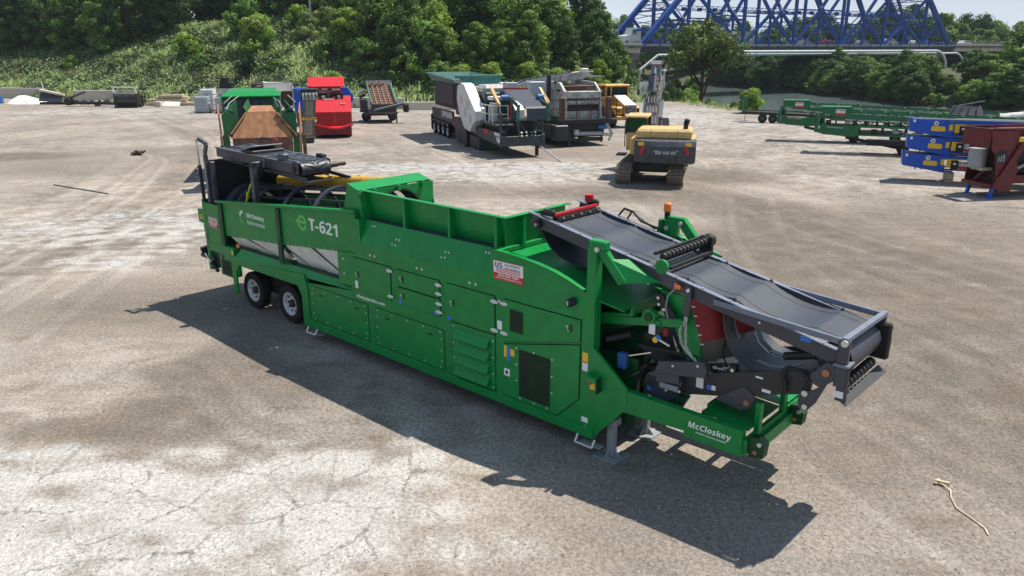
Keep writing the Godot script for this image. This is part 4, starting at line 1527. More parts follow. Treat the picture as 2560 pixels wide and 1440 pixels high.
	for i in 12:
		prof.append([0.065, 0.02 + i * 0.12])
		prof.append([0.065, 0.08 + i * 0.12])
		prof.append([0.085, 0.085 + i * 0.12])
		prof.append([0.085, 0.115 + i * 0.12])
	prof.append([0.0, 1.46])
	rr.lathe(prof, Transform3D(Basis(Vector3(0, 0, -1), Vector3.UP, Vector3.RIGHT), V(12.62, 3.80, -0.5)), 16)
	obj("ribbed_roller", rr, M.black, c)
	bm("roller_bar", c, M.black, V(12.52, 3.86, -0.42), V(12.52, 3.86, -2.0), 0.05, 0.05)
	bm("roller_bar", c, M.black, V(12.74, 3.62, -0.55), V(12.74, 3.62, -1.9), 0.06, 0.05)
	cy("roller_end", c, M.green, V(12.66, 3.66, -0.40), V(12.66, 3.66, -0.46), 0.12, 16)
	bx("roller_mount", c, M.black, V(12.5, 3.55, -2.02), V(12.75, 3.9, -1.93), 0.02)
	cy("roller_end", c, M.black, V(12.62, 3.80, -2.0), V(12.62, 3.80, -2.12), 0.12, 16)
	# lifting arm with the beacon, far side
	var la := B.new()
	la.bb(V(11.62, 3.0, -2.36), V(11.86, 4.02, -2.2), 0.012)
	la.beam(V(11.66, 4.0, -2.28), V(12.0, 4.0, -2.28), 0.14, 0.16, Vector3.UP, 0.01)
	la.beam(V(11.94, 4.02, -2.28), V(12.36, 3.60, -2.22), 0.12, 0.18, Vector3.UP, 0.01)
	obj("beacon_arm", la, M.green, T)
	cy("arm_pin", T, M.zinc, V(11.96, 3.98, -2.2), V(11.96, 3.98, -2.16), 0.04)
	var be := cy("beacon_base", T, M.black, V(11.62, 4.02, -2.28), V(11.62, 4.16, -2.28), 0.055, 12)
	var bl := B.new()
	bl.lathe([[0.0, 0.0], [0.075, 0.0], [0.08, 0.02], [0.072, 0.14], [0.05, 0.165], [0.0, 0.165]], Transform3D(Basis(Vector3.UP, Vector3.LEFT, Vector3.BACK), V(11.62, 4.16, -2.28)), 16)
	obj("beacon_lens", bl, M.amber, be)
	var hb := B.new()
	hb.tube(PackedVector3Array([V(11.6, 4.0, -2.18), V(11.58, 3.7, -2.16), V(11.75, 3.72, -2.14), V(12.1, 3.72, -2.14), V(12.3, 3.55, -2.1)]), 0.014, 5)
	obj("beacon_cable", hb, M.black, T)
	# outer frame at the front
	for z in [-0.44, -2.02]:
		bm("brace_bar", c, M.grey_light, V(13.62, 3.26, z), V(15.64, 3.10, z), 0.05, 0.09, 0.006)
	bm("front_crossbar", c, M.grey_light, V(15.66, 3.13, -0.42), V(15.70, 3.13, -2.06), 0.09, 0.07, 0.006)
	for z in [-0.44, -2.02]:
		bm("frame_leg", c, M.grey, V(15.66, 3.13, z), V(15.66, 2.42, z), 0.08, 0.16, 0.008)
		cy("frame_pin", c, M.zinc, V(15.68, 3.1, z + 0.05), V(15.68, 3.1, z + 0.08), 0.05)
	# head drum
	cy("head_drum", c, M.black, V(15.48, 2.75, -1.88), V(15.48, 2.75, -0.58), 0.235, 24)
	bx("head_bracket", c, M.grey_light, V(15.56, 2.74, -0.62), V(15.78, 2.78, -0.36), 0.006)
	bx("head_bracket", c, M.grey, V(15.62, 2.2, -0.46), V(15.78, 2.7, -0.42), 0.02)
	bx("head_bracket", c, M.black, V(15.5, 2.4, -2.06), V(15.85, 3.0, -1.94), 0.03)
	bx("motor", c, M.black, V(15.55, 2.45, -2.3), V(15.8, 2.75, -2.06), 0.05)
	var cr := B.new()
	var pr := [[0.0, 0.0], [0.05, 0.0]]
	for i in 9:
		pr.append_array([[0.05, 0.03 + i * 0.14], [0.08, 0.05 + i * 0.14], [0.08, 0.10 + i * 0.14], [0.05, 0.12 + i * 0.14]])
	pr.append([0.0, 1.3])
	cr.lathe(pr, Transform3D(Basis(Vector3(0, 0, -1), Vector3.UP, Vector3.RIGHT), V(15.66, 2.38, -0.58)), 14)
	obj("scraper_roller", cr, M.black, c)
	var fp := B.new()
	fp.slab(V(15.66, 2.24, -0.42), V(15.80, 2.16, -0.42), V(15.86, 2.20, -2.0), V(15.72, 2.28, -2.0), 0.02)
	obj("deflector_plate", fp, M.grey_dark, c)
	bx("head_sticker", c, M.sign_white, V(15.60, 2.26, -0.415), V(15.74, 2.36, -0.405))
	# lower arm sections, hinged to the upper ones
	for z in [-0.52, -1.94]:
		pl("lower_beam", c, M.grey_dark, [13.10, 1.86, 14.0, 2.14, 15.26, 2.56, 15.24, 2.16, 13.9, 1.70, 13.25, 1.54, 12.9, 1.5], z - 0.04, z + 0.04)
		pl("pivot_plate", c, M.grey, [13.75, 1.62, 14.25, 1.98, 14.42, 1.86, 14.36, 1.64, 14.2, 1.56], z + 0.04, z + 0.06)
		cy("pivot_pin", c, M.rust, V(14.30, 1.72, z + 0.05), V(14.30, 1.72, z + 0.085), 0.045)
		pl("end_bracket", c, M.grey, [15.25, 2.50, 15.45, 2.74, 15.62, 2.72, 15.58, 2.48, 15.40, 2.32, 15.2, 2.4], z + 0.05, z + 0.09)
		cy("pivot_pin", c, M.rust, V(15.46, 2.58, z + 0.08), V(15.46, 2.58, z + 0.12), 0.055)
		pl("link_bar", c, M.grey, [15.13, 2.22, 15.28, 2.24, 15.50, 2.42, 15.36, 2.06, 15.26, 1.92, 15.12, 1.92, 15.10, 2.06], z + 0.06, z + 0.1)
		cy("pivot_pin", c, M.zinc, V(15.2, 2.18, z + 0.1), V(15.2, 2.18, z + 0.13), 0.045)
		cy("pivot_pin", c, M.zinc, V(15.22, 1.97, z + 0.1), V(15.22, 1.97, z + 0.13), 0.04)
	ram("fold_ram", c, V(14.72, 2.54, -0.75), V(15.42, 2.80, -0.62), 0.065, 0.7)
	var ho := B.new()
	ho.tube(PackedVector3Array([V(14.88, 2.5, -0.44), V(14.84, 2.36, -0.42), V(14.9, 2.22, -0.42), V(14.88, 2.08, -0.42)]), 0.03, 6)
	ho.tube(PackedVector3Array([V(14.9, 2.5, -0.46), V(15.1, 2.52, -0.42), V(15.24, 2.4, -0.42), V(15.2, 2.26, -0.42)]), 0.03, 6)
	obj("hydraulic_hose", ho, M.black, c)
	var lb := PackedVector2Array([Vector2(12.7, 1.72), Vector2(14.0, 1.98), Vector2(15.2, 2.42)])
	var g5 := B.new()
	g5.ribbon(lb, -1.86, -0.6, 0.02)
	obj("lower_belt", g5, M.black, c)
	for q in [[13.62, 2.02], [14.0, 2.18]]:
		bx("roller_carrier", c, M.black, V(q[0] - 0.06, q[1] - 0.1, -0.62), V(q[0] + 0.06, q[1] + 0.08, -0.5), 0.01)
		cy("pivot_pin", c, M.zinc, V(q[0], q[1], -0.5), V(q[0], q[1], -0.48), 0.03)
	# stickers on the lower beam
	bx("warning_sticker", c, M.sign_white, V(13.40, 1.72, -0.478), V(13.53, 1.90, -0.472))
	bx("warning_sticker", c, M.label_blue, V(13.60, 1.74, -0.478), V(13.68, 1.82, -0.472))
	bx("warning_sticker", c, M.sign_white, V(13.68, 1.75, -0.478), V(13.75, 1.83, -0.472))
	bx("warning_sticker", c, M.sign_white, V(14.52, 1.98, -0.478), V(14.66, 2.03, -0.472))
	bx("warning_sticker", c, M.sign_white, V(14.40, 2.18, -0.478), V(14.52, 2.21, -0.472))
	bx("warning_sticker", c, M.label_blue, V(15.02, 2.96, -0.475), V(15.18, 3.04, -0.47))


func front_frame(T: Node3D) -> void:
	# drawbar beams and cross members
	for s in [0, 1]:
		var z := -0.14 if s == 0 else -2.26
		var b := B.new()
		b.plate([12.30, 1.06, 12.30, 1.47, 14.48, 1.45, 14.48, 1.02, 13.48, 1.02, 13.48, 1.12], z, z + (0.13 if s == 0 else -0.13))
		obj("drawbar_beam", b, M.green, T)
	text("lettering", "McCloskey", M.letter, T, V(13.93, 1.26, -0.007), 0.74, 0.14, Basis(), true, "Droid Sans", 0.12)
	text("lettering", "PATENT 2172704, 8516000", M.letter, T, V(13.96, 1.165, -0.007), 0.52, 0.028, Basis(), true, "Droid Sans", 0.12)
	bx("drawbar_end", T, M.green, V(14.46, 1.04, -2.36), V(14.54, 1.30, -0.05), 0.008)
	bx("front_crossbar", T, M.green, V(14.50, 1.0, -2.28), V(14.62, 1.22, -0.2), 0.008)
	for q in [[-0.45, 14.58], [-1.95, 14.6]]:
		bx("crossbar_slot", T, M.gasket, V(14.615, 1.06, q[0] - 0.22), V(14.625, 1.1, q[0] + 0.1))
		pl("towing_lug", T, M.green_dark, [14.55, 1.0, 14.78, 1.04, 14.8, 1.24, 14.7, 1.36, 14.55, 1.34], q[0] + 0.15, q[0] + 0.33)
		cy("lug_pin", T, M.zinc, V(14.72, 1.27, q[0] + 0.33), V(14.72, 1.27, q[0] + 0.36), 0.035)
		cy("lug_pin", T, M.rust, V(14.66, 1.12, q[0] + 0.33), V(14.66, 1.12, q[0] + 0.36), 0.035)
	for q in [[14.46, -0.5], [14.46, -1.45]]:
		bx("upright", T, M.green, V(q[0], 1.2, q[1] - 0.06), V(q[0] + 0.09, 1.78, q[1] + 0.06), 0.008)
	for x in [12.85, 13.58]:
		bx("cross_member", T, M.green_dark, V(x, 1.18, -2.24), V(x + 0.1, 1.34, -0.15), 0.006)
	var ty := B.new()
	ty.slab(V(13.62, 1.40, -0.30), V(14.44, 1.34, -0.30), V(14.44, 1.34, -1.45), V(13.62, 1.40, -1.45), 0.02)
	obj("tray_plate", ty, M.green, T)
	var ty2 := B.new()
	ty2.slab(V(13.9, 1.37, -1.52), V(14.5, 1.35, -1.52), V(14.5, 1.35, -2.2), V(13.9, 1.37, -2.2), 0.02)
	obj("tray_plate", ty2, M.green, T)
	bm("tray_angle", T, M.green, V(13.62, 1.42, -0.55), V(13.62, 1.42, -1.5), 0.06, 0.06)
	# jacks
	for q in [-0.22, -1.35]:
		var j := sub("jack_leg", T, V(11.95, 0, q))
		bx("foot", j, M.galv, V(-0.24, 0.0, -0.24), V(0.24, 0.03, 0.24))
		var fin := B.new()
		fin.plate([-0.2, 0.03, 0.2, 0.03, 0.07, 0.16, -0.07, 0.16], -0.012, 0.012)
		fin.plate_x([-0.2, 0.03, 0.2, 0.03, 0.07, 0.16, -0.07, 0.16], -0.012, 0.012)
		obj("fin", fin, M.galv, j)
		bx("leg", j, M.galv, V(-0.075, 0.03, -0.06), V(0.075, 0.74, 0.06), 0.01)
		bx("sleeve", j, M.galv, V(-0.11, 0.64, -0.1), V(0.13, 0.78, 0.1), 0.01)
		bx("inner_leg", j, M.steel, V(-0.05, 0.76, -0.05), V(0.06, 1.5, 0.05))
	# drive guard, gear housing and small feed box near the tail of the lower conveyor
	pl("drive_guard", T, M.grey, [12.70, 1.82, 12.78, 2.06, 13.2, 2.16, 13.60, 2.26, 13.66, 2.14, 13.64, 2.0, 12.95, 1.86], -0.42, -0.30)
	pl("gear_housing", T, M.grey, [12.44, 1.52, 12.52, 1.74, 12.80, 1.90, 13.1, 1.96, 13.2, 1.76, 13.12, 1.5, 12.95, 1.34, 12.75, 1.30, 12.55, 1.36], -0.52, -0.38)
	pl("guard_step", T, M.grey, [12.74, 1.68, 12.74, 1.84, 13.16, 1.92, 13.18, 1.76], -0.38, -0.30)
	bolts(T, [13.05, 2.05, 13.5, 2.17, 12.95, 1.58, 13.2, 1.63], -0.30, 0.022)
	bx("shaft_box", T, M.galv, V(12.80, 1.58, -0.37), V(13.15, 1.68, -0.32), 0.01)
	var lv := B.new()
	for i in 5:
		lv.bb(V(12.52, 1.56 + i * 0.035, -0.378), V(12.72, 1.572 + i * 0.035, -0.372))
	obj("guard_slots", lv, M.gasket, T, "", "stuff")
	bx("warning_sticker", T, M.label_blue, V(12.53, 1.44, -0.378), V(12.61, 1.51, -0.372))
	var fb := B.new()
	fb.slab(V(12.25, 2.16, -0.5), V(13.35, 2.22, -0.5), V(13.30, 1.92, -0.62), V(12.6, 1.84, -0.62), 0.02)
	fb.slab(V(12.25, 2.16, -0.5), V(12.45, 2.32, -1.6), V(12.8, 1.95, -1.5), V(12.6, 1.84, -0.62), 0.02)
	fb.slab(V(12.45, 2.30, -1.6), V(13.35, 2.26, -1.6), V(13.3, 1.9, -1.5), V(12.8, 1.9, -1.5), 0.02)
	obj("feed_box", fb, M.grey_dark, T)
	bm("feed_box_rim", T, M.black, V(12.25, 2.17, -0.49), V(13.36, 2.23, -0.49), 0.04, 0.03)
	# green carrier with bearing, slotted plate and red discharge cone
	bm("carrier_beam", T, M.green, V(11.7, 2.50, -0.5), V(13.14, 2.80, -0.4), 0.12, 0.14, 0.006)
	bm("carrier_beam", T, M.green, V(11.3, 2.46, -0.5), V(12.15, 2.62, -0.5), 0.12, 0.2, 0.006)
	cy("bearing", T, M.green, V(12.52, 2.78, -0.44), V(12.52, 2.78, -0.32), 0.13, 16)
	cy("bearing_cap", T, M.green_dark, V(12.52, 2.78, -0.33), V(12.52, 2.78, -0.29), 0.075, 14)
	bx("bearing_foot", T, M.green, V(12.34, 2.66, -0.46), V(12.74, 2.74, -0.34), 0.01)
	pl("slotted_plate", T, M.black, [12.57, 3.18, 12.72, 3.2, 13.0, 2.86, 12.98, 2.72, 12.86, 2.74], -0.42, -0.39)
	bolts(T, [12.65, 3.13, 12.67, 3.02, 12.77, 2.95, 12.91, 2.8], -0.385, 0.026)
	pl("side_cheek", T, M.green, [12.62, 3.24, 13.2, 3.2, 13.4, 2.7, 13.42, 2.2, 13.2, 2.1, 12.9, 2.7], -0.55, -0.5)
	var cone := B.new()
	cone.slab(V(13.2, 3.22, -0.42), V(13.42, 2.50, -0.5), V(14.0, 2.66, -1.2), V(13.86, 3.16, -1.1), 0.02)
	cone.slab(V(13.42, 2.50, -0.5), V(13.2, 3.22, -0.42), V(13.05, 3.2, -0.9), V(13.3, 2.5, -0.9), 0.02)
	obj("red_discharge_cone", cone, M.red_dark, T)
	var cs := B.new()
	for i in 5:
		cs.cyl(V(13.25 + i * 0.05, 3.10 - i * 0.15, -0.43), V(13.30 + i * 0.05, 3.10 - i * 0.15, -0.44), 0.014, 6)
	obj("bolt_heads", cs, M.zinc, T, "", "stuff")
	var gp := B.new()
	gp.slab(V(13.3, 2.46, -0.55), V(13.9, 2.62, -1.1), V(13.8, 2.2, -1.1), V(13.3, 2.06, -0.6), 0.02)
	obj("grey_cheek", gp, M.concrete_dark, T)
	# hanging strap and chains
	bm("hanging_strap", T, M.grey, V(13.18, 3.42, -0.42), V(13.17, 2.88, -0.42), 0.02, 0.11, 0.004)
	cy("strap_bolt", T, M.zinc, V(13.18, 3.36, -0.41), V(13.18, 3.36, -0.38), 0.03)
	chain("chain", T, PackedVector3Array([V(13.2, 2.92, -0.36), V(13.1, 2.66, -0.35), V(13.14, 2.45, -0.36), V(13.3, 2.3, -0.36), V(13.48, 2.2, -0.36)]), M.zinc, 0.008, 0.07)
	chain("chain", T, PackedVector3Array([V(13.2, 2.92, -0.36), V(13.2, 2.66, -0.37), V(13.22, 2.42, -0.37), V(13.36, 2.26, -0.36)]), M.zinc, 0.008, 0.07)
	chain("chain", T, PackedVector3Array([V(13.66, 2.14, -0.5), V(13.8, 2.12, -0.55), V(13.95, 2.2, -0.6), V(14.0, 2.3, -0.6)]), M.zinc, 0.008, 0.07)
	chain("chain", T, PackedVector3Array([V(13.78, 2.75, -0.8), V(13.7, 2.5, -0.8), V(13.72, 2.3, -0.7), V(13.85, 2.16, -0.62)]), M.black, 0.008, 0.07)
	# valves, tag and hoses
	bx("tag", T, M.sign_white, V(12.52, 2.48, -0.36), V(12.64, 2.66, -0.35))
	cy("grease_cup", T, M.red_dark, V(12.82, 2.5, -0.4), V(12.82, 2.64, -0.4), 0.045)
	cy("valve", T, M.label_yellow, V(12.66, 2.40, -0.38), V(12.66, 2.40, -0.33), 0.05)
	cy("valve", T, M.label_blue, V(12.70, 2.44, -0.38), V(12.70, 2.44, -0.34), 0.05)
	bm("valve_handle", T, M.zinc, V(12.74, 2.42, -0.34), V(12.94, 2.36, -0.34), 0.02, 0.03)
	var hz := B.new()
	hz.tube(PackedVector3Array([V(12.95, 3.36, -0.42), V(12.82, 3.2, -0.40), V(12.80, 3.0, -0.38), V(12.86, 2.8, -0.38), V(12.95, 2.72, -0.4)]), 0.014, 6)
	obj("grey_cable", hz, M.galv, T)
	bx("cable_clip", T, M.amber, V(12.92, 3.34, -0.44), V(13.04, 3.42, -0.38), 0.02)
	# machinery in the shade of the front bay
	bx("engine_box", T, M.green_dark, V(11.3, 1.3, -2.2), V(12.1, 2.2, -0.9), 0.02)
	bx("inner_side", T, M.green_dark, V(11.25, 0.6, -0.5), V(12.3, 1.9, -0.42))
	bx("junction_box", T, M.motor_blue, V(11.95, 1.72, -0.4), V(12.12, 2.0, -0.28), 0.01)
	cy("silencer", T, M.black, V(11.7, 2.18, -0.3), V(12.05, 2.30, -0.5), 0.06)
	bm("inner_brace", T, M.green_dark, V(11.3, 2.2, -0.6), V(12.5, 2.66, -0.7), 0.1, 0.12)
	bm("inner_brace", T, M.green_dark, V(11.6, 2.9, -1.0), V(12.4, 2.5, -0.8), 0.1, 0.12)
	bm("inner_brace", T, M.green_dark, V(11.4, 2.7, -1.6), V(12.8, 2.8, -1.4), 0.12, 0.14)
	cy("tail_drum", T, M.black, V(12.5, 1.6, -1.9), V(12.5, 1.6, -0.55), 0.2)
	cy("pump_body", T, M.black, V(12.15, 1.55, -0.75), V(12.5, 1.7, -0.6), 0.14)
	var pp := B.new()
	for i in 5:
		pp.tube(PackedVector3Array([V(12.0 + i * 0.06, 1.45, -0.5 - i * 0.05), V(12.15 + i * 0.05, 1.62, -0.42), V(12.3 + i * 0.04, 1.75 + i * 0.03, -0.5), V(12.42, 1.95, -0.7)]), 0.016, 5)
	obj("hydraulic_hose", pp, M.black, T)
	bm("steel_rod", T, M.steel, V(12.2, 1.6, -0.4), V(12.34, 1.7, -0.4), 0.02, 0.02)
	bm("steel_rod", T, M.chrome, V(12.12, 1.95, -0.4), V(12.5, 2.08, -0.5), 0.02, 0.02)
	pl("tail_bracket", T, M.green_dark, [12.85, 1.16, 13.15, 1.2, 13.3, 1.5, 12.9, 1.5], -0.52, -0.4)
	bx("warning_sticker", T, M.sign_white, V(12.88, 1.18, -0.398), V(13.06, 1.28, -0.39))

func lattice(parent: Node3D, m: Material, a0: Vector3, a1: Vector3, b0: Vector3, b1: Vector3, n: int, w := 0.05, called := "lattice_bar") -> void:
	# zigzag between two chords a0-a1 and b0-b1
	for i in n:
		var f := float(i) / n
		var g := float(i + 1) / n
		var b := B.new()
		if i % 2 == 0:
			b.beam(a0.lerp(a1, f), b0.lerp(b1, g), w, w)
		else:
			b.beam(b0.lerp(b1, f), a0.lerp(a1, g), w, w)
		obj(called, b, m, parent)


func jaw_crusher() -> void:
	var T := thing("jaw_crusher", "green jaw crusher with a rusty tapered feed hopper facing the camera", "crusher", V(-13.3, 0, -41.0), 0.27)
	# legs and wing plates either side of the hopper
	for s in [-1.0, 1.0]:
		var g := B.new()
		g.bb(V(1.62 * s, 0.0, -0.5), V(1.94 * s, 2.9, -0.05), 0.02)
		obj("leg", g, M.green_old, T)
		g = B.new()
		g.bb(V(1.94 * s, 0.2, -0.02), V(2.06 * s, 2.86, 0.04), 0.01)
		obj("leg_edge", g, M.rust, T)
		var w := B.new()
		w.slab(V(1.82 * s, 2.86, 0.0), V(1.86 * s, 3.98, -0.1), V(1.30 * s, 4.5, -3.2), V(1.30 * s, 2.9, -3.2), 0.06)
		w.slab(V(1.82 * s, 2.86, 0.0), V(1.86 * s, 4.0, -0.1), V(1.15 * s, 4.02, -0.3), V(1.0 * s, 2.86, -0.3), 0.05)
		obj("hopper_wing", w, M.green_old, T)
		w = B.new()
		w.slab(V(2.0 * s, 2.80, 0.05), V(2.02 * s, 4.0, 0.0), V(2.12 * s, 4.45, -1.6), V(2.12 * s, 2.9, -1.6), 0.05)
		obj("wing_edge", w, M.rust, T)
		for k in 2:
			ram("wing_ram", T, V(1.2 * s, 3.95 - k * 0.1, -0.5 - k), V(1.75 * s, 4.25, -0.9 - k), 0.06, 0.6)
		bm("wing_brace", T, M.green_old, V(1.15 * s, 4.05, -0.3), V(1.75 * s, 4.22, -0.35), 0.05, 0.08)
		bm("handrail", T, M.galv, V(1.9 * s, 4.4, -2.5), V(1.5 * s, 4.75, -3.4), 0.04, 0.04)
	# rusty feed chute
	var c := B.new()
	c.slab(V(-1.52, 2.74, 0.1), V(-0.62, 4.03, -0.6), V(0.83, 4.03, -0.6), V(1.68, 2.74, 0.1), 0.06)
	obj("feed_plate", c, M.rust, T)
	c = B.new()
	c.slab(V(-0.62, 4.03, -0.6), V(-0.45, 4.25, -2.2), V(0.68, 4.25, -2.2), V(0.83, 4.03, -0.6), 0.05)
	obj("feed_floor", c, M.rust, T)
	for s in [-1.0, 1.0]:
		var g := B.new()
		g.beam(V(0.1 + s * 1.72, 2.82, 0.14), V(0.1 + s * 0.80, 4.0, -0.52), 0.08, 0.24, Vector3.BACK, 0.01)
		obj("feed_plate_edge", g, M.rust, T)
		g = B.new()
		g.slab(V(0.1 + s * 0.75, 4.0, -0.6), V(0.1 + s * 0.62, 4.25, -2.3), V(0.1 + s * 0.70, 4.62, -2.2), V(0.1 + s * 0.9, 4.3, -0.6), 0.06)
		obj("feed_side", g, M.green_old, T)
		cy("pivot_hole", T, M.black, V(0.08 + s * 1.55, 2.92, 0.24), V(0.08 + s * 1.55, 2.92, 0.29), 0.09)
	bx("lower_plate", T, M.rust_dark, V(-1.4, 0.4, -0.1), V(1.6, 2.72, -0.02))
	for k in 5:
		bx("skid_bar", T, M.rust_dark, V(-1.3 + k * 0.6, 0.5, -0.02), V(-1.2 + k * 0.6, 2.6, 0.06))
	bx("side_flap", T, M.rust_dark, V(2.1, 1.6, -0.6), V(2.3, 2.8, -0.5))
	# engine house behind
	bx("engine_house", T, M.green_old, V(-2.15, 3.1, -9.5), V(1.02, 4.62, -4.1), 0.05)
	bx("engine_house_roof", T, M.green, V(-2.2, 4.62, -9.6), V(1.08, 4.72, -4.0), 0.02)
	var rf := B.new()
	rf.slab(V(-2.2, 4.66, -4.0), V(-1.9, 4.9, -4.6), V(0.8, 4.9, -4.6), V(1.08, 4.66, -4.0), 0.04)
	rf.slab(V(-1.9, 4.9, -4.6), V(-1.9, 4.9, -9.4), V(0.8, 4.9, -9.4), V(0.8, 4.9, -4.6), 0.04)
	obj("roof_slope", rf, M.green, T)
	bx("jaw_chamber", T, M.black, V(-1.6, 3.6, -4.12), V(0.4, 4.55, -4.05))
	for k in 4:
		bx("chain_curtain", T, M.rubber, V(-1.5 + k * 0.5, 3.5, -4.05), V(-1.06 + k * 0.5, 4.45, -4.0))
	for k in 2:
		bx("side_window", T, M.black, V(-2.0, 4.05 + k * 0.2, -4.09), V(-1.9, 4.2 + k * 0.2, -4.06))
	bx("chassis", T, M.green_old, V(-1.5, 0.9, -13), V(1.5, 2.9, -0.6), 0.03)
	for s in [-1.0, 1.0]:
		var g := B.new()
		g.plate_x([-2.6, 0.5, -2.9, 0.1, -7.2, 0.1, -7.6, 0.5, -7.2, 0.95, -2.9, 0.95], 1.15 * s - 0.22, 1.15 * s + 0.22)
		obj("track", g, M.track, T)
	var hs := B.new()
	hs.tube(PackedVector3Array([V(-1.7, 4.1, -0.6), V(-1.55, 4.45, -1.5), V(-1.2, 4.7, -3.8)]), 0.03, 5)
	hs.tube(PackedVector3Array([V(1.2, 4.2, -1.0), V(1.0, 4.5, -2.4), V(0.7, 4.6, -3.9)]), 0.03, 5)
	obj("hydraulic_hose", hs, M.galv, T)


func standing_conveyor() -> void:
	var T := thing("standing_conveyor", "upright folded conveyor with dusty ribbed belt and yellow band beside the red machine", "conveyor", V(-16.4, 0, -62.8), 0.25)
	bx("foot_box", T, M.grey_dark, V(-0.66, 0.06, -0.6), V(0.32, 0.46, 0.0), 0.03)
	bm("foot_band", T, M.label_yellow, V(-0.66, 0.5, 0.01), V(0.32, 0.5, 0.01), 0.03, 0.08)
	var g := B.new()
	g.slab(V(-0.64, 0.5, 0.0), V(-0.30, 3.5, -0.5), V(0.72, 3.5, -0.5), V(0.32, 0.5, 0.0), 0.24)
	obj("frame", g, M.cage_dark, T)
	for k in 26:
		var f := 0.06 + k * 0.034
		if k >= 12 and k < 15:
			continue
		var y := lerpf(0.5, 3.5, f)
		var x := lerpf(-0.16, 0.21, f)
		var z := lerpf(0.0, -0.5, f) + 0.13
		var c := B.new()
		c.beam(V(x - 0.3, y + 0.06, z), V(x, y, z + 0.02), 0.05, 0.03)
		c.beam(V(x, y, z + 0.02), V(x + 0.3, y + 0.06, z), 0.05, 0.03)
		obj("chevron", c, M.concrete, T)
	bm("yellow_band", T, M.yellow, V(-0.52, 1.95, -0.1), V(0.6, 1.95, -0.1), 0.06, 0.2)
	for k in 5:
		bx("band_hole", T, M.black, V(-0.36 + k * 0.2, 1.9, -0.07), V(-0.26 + k * 0.2, 2.0, -0.06))
	cy("head_drum", T, M.white_old, V(-0.36, 3.72, -0.55), V(0.84, 3.72, -0.55), 0.36, 20)
	for k in 4:
		bx("drum_rib", T, M.black, V(-0.2 + k * 0.28, 3.5, -0.2), V(-0.12 + k * 0.28, 3.95, -0.16))
	bx("head_guard", T, M.black, V(-0.42, 4.0, -1.0), V(0.9, 4.34, -0.3), 0.12)
	bx("bearing_arm", T, M.black, V(-0.46, 3.4, -0.9), V(-0.36, 4.1, -0.3), 0.03)
	bx("bearing_arm", T, M.black, V(0.84, 3.4, -0.9), V(0.94, 4.1, -0.3), 0.03)


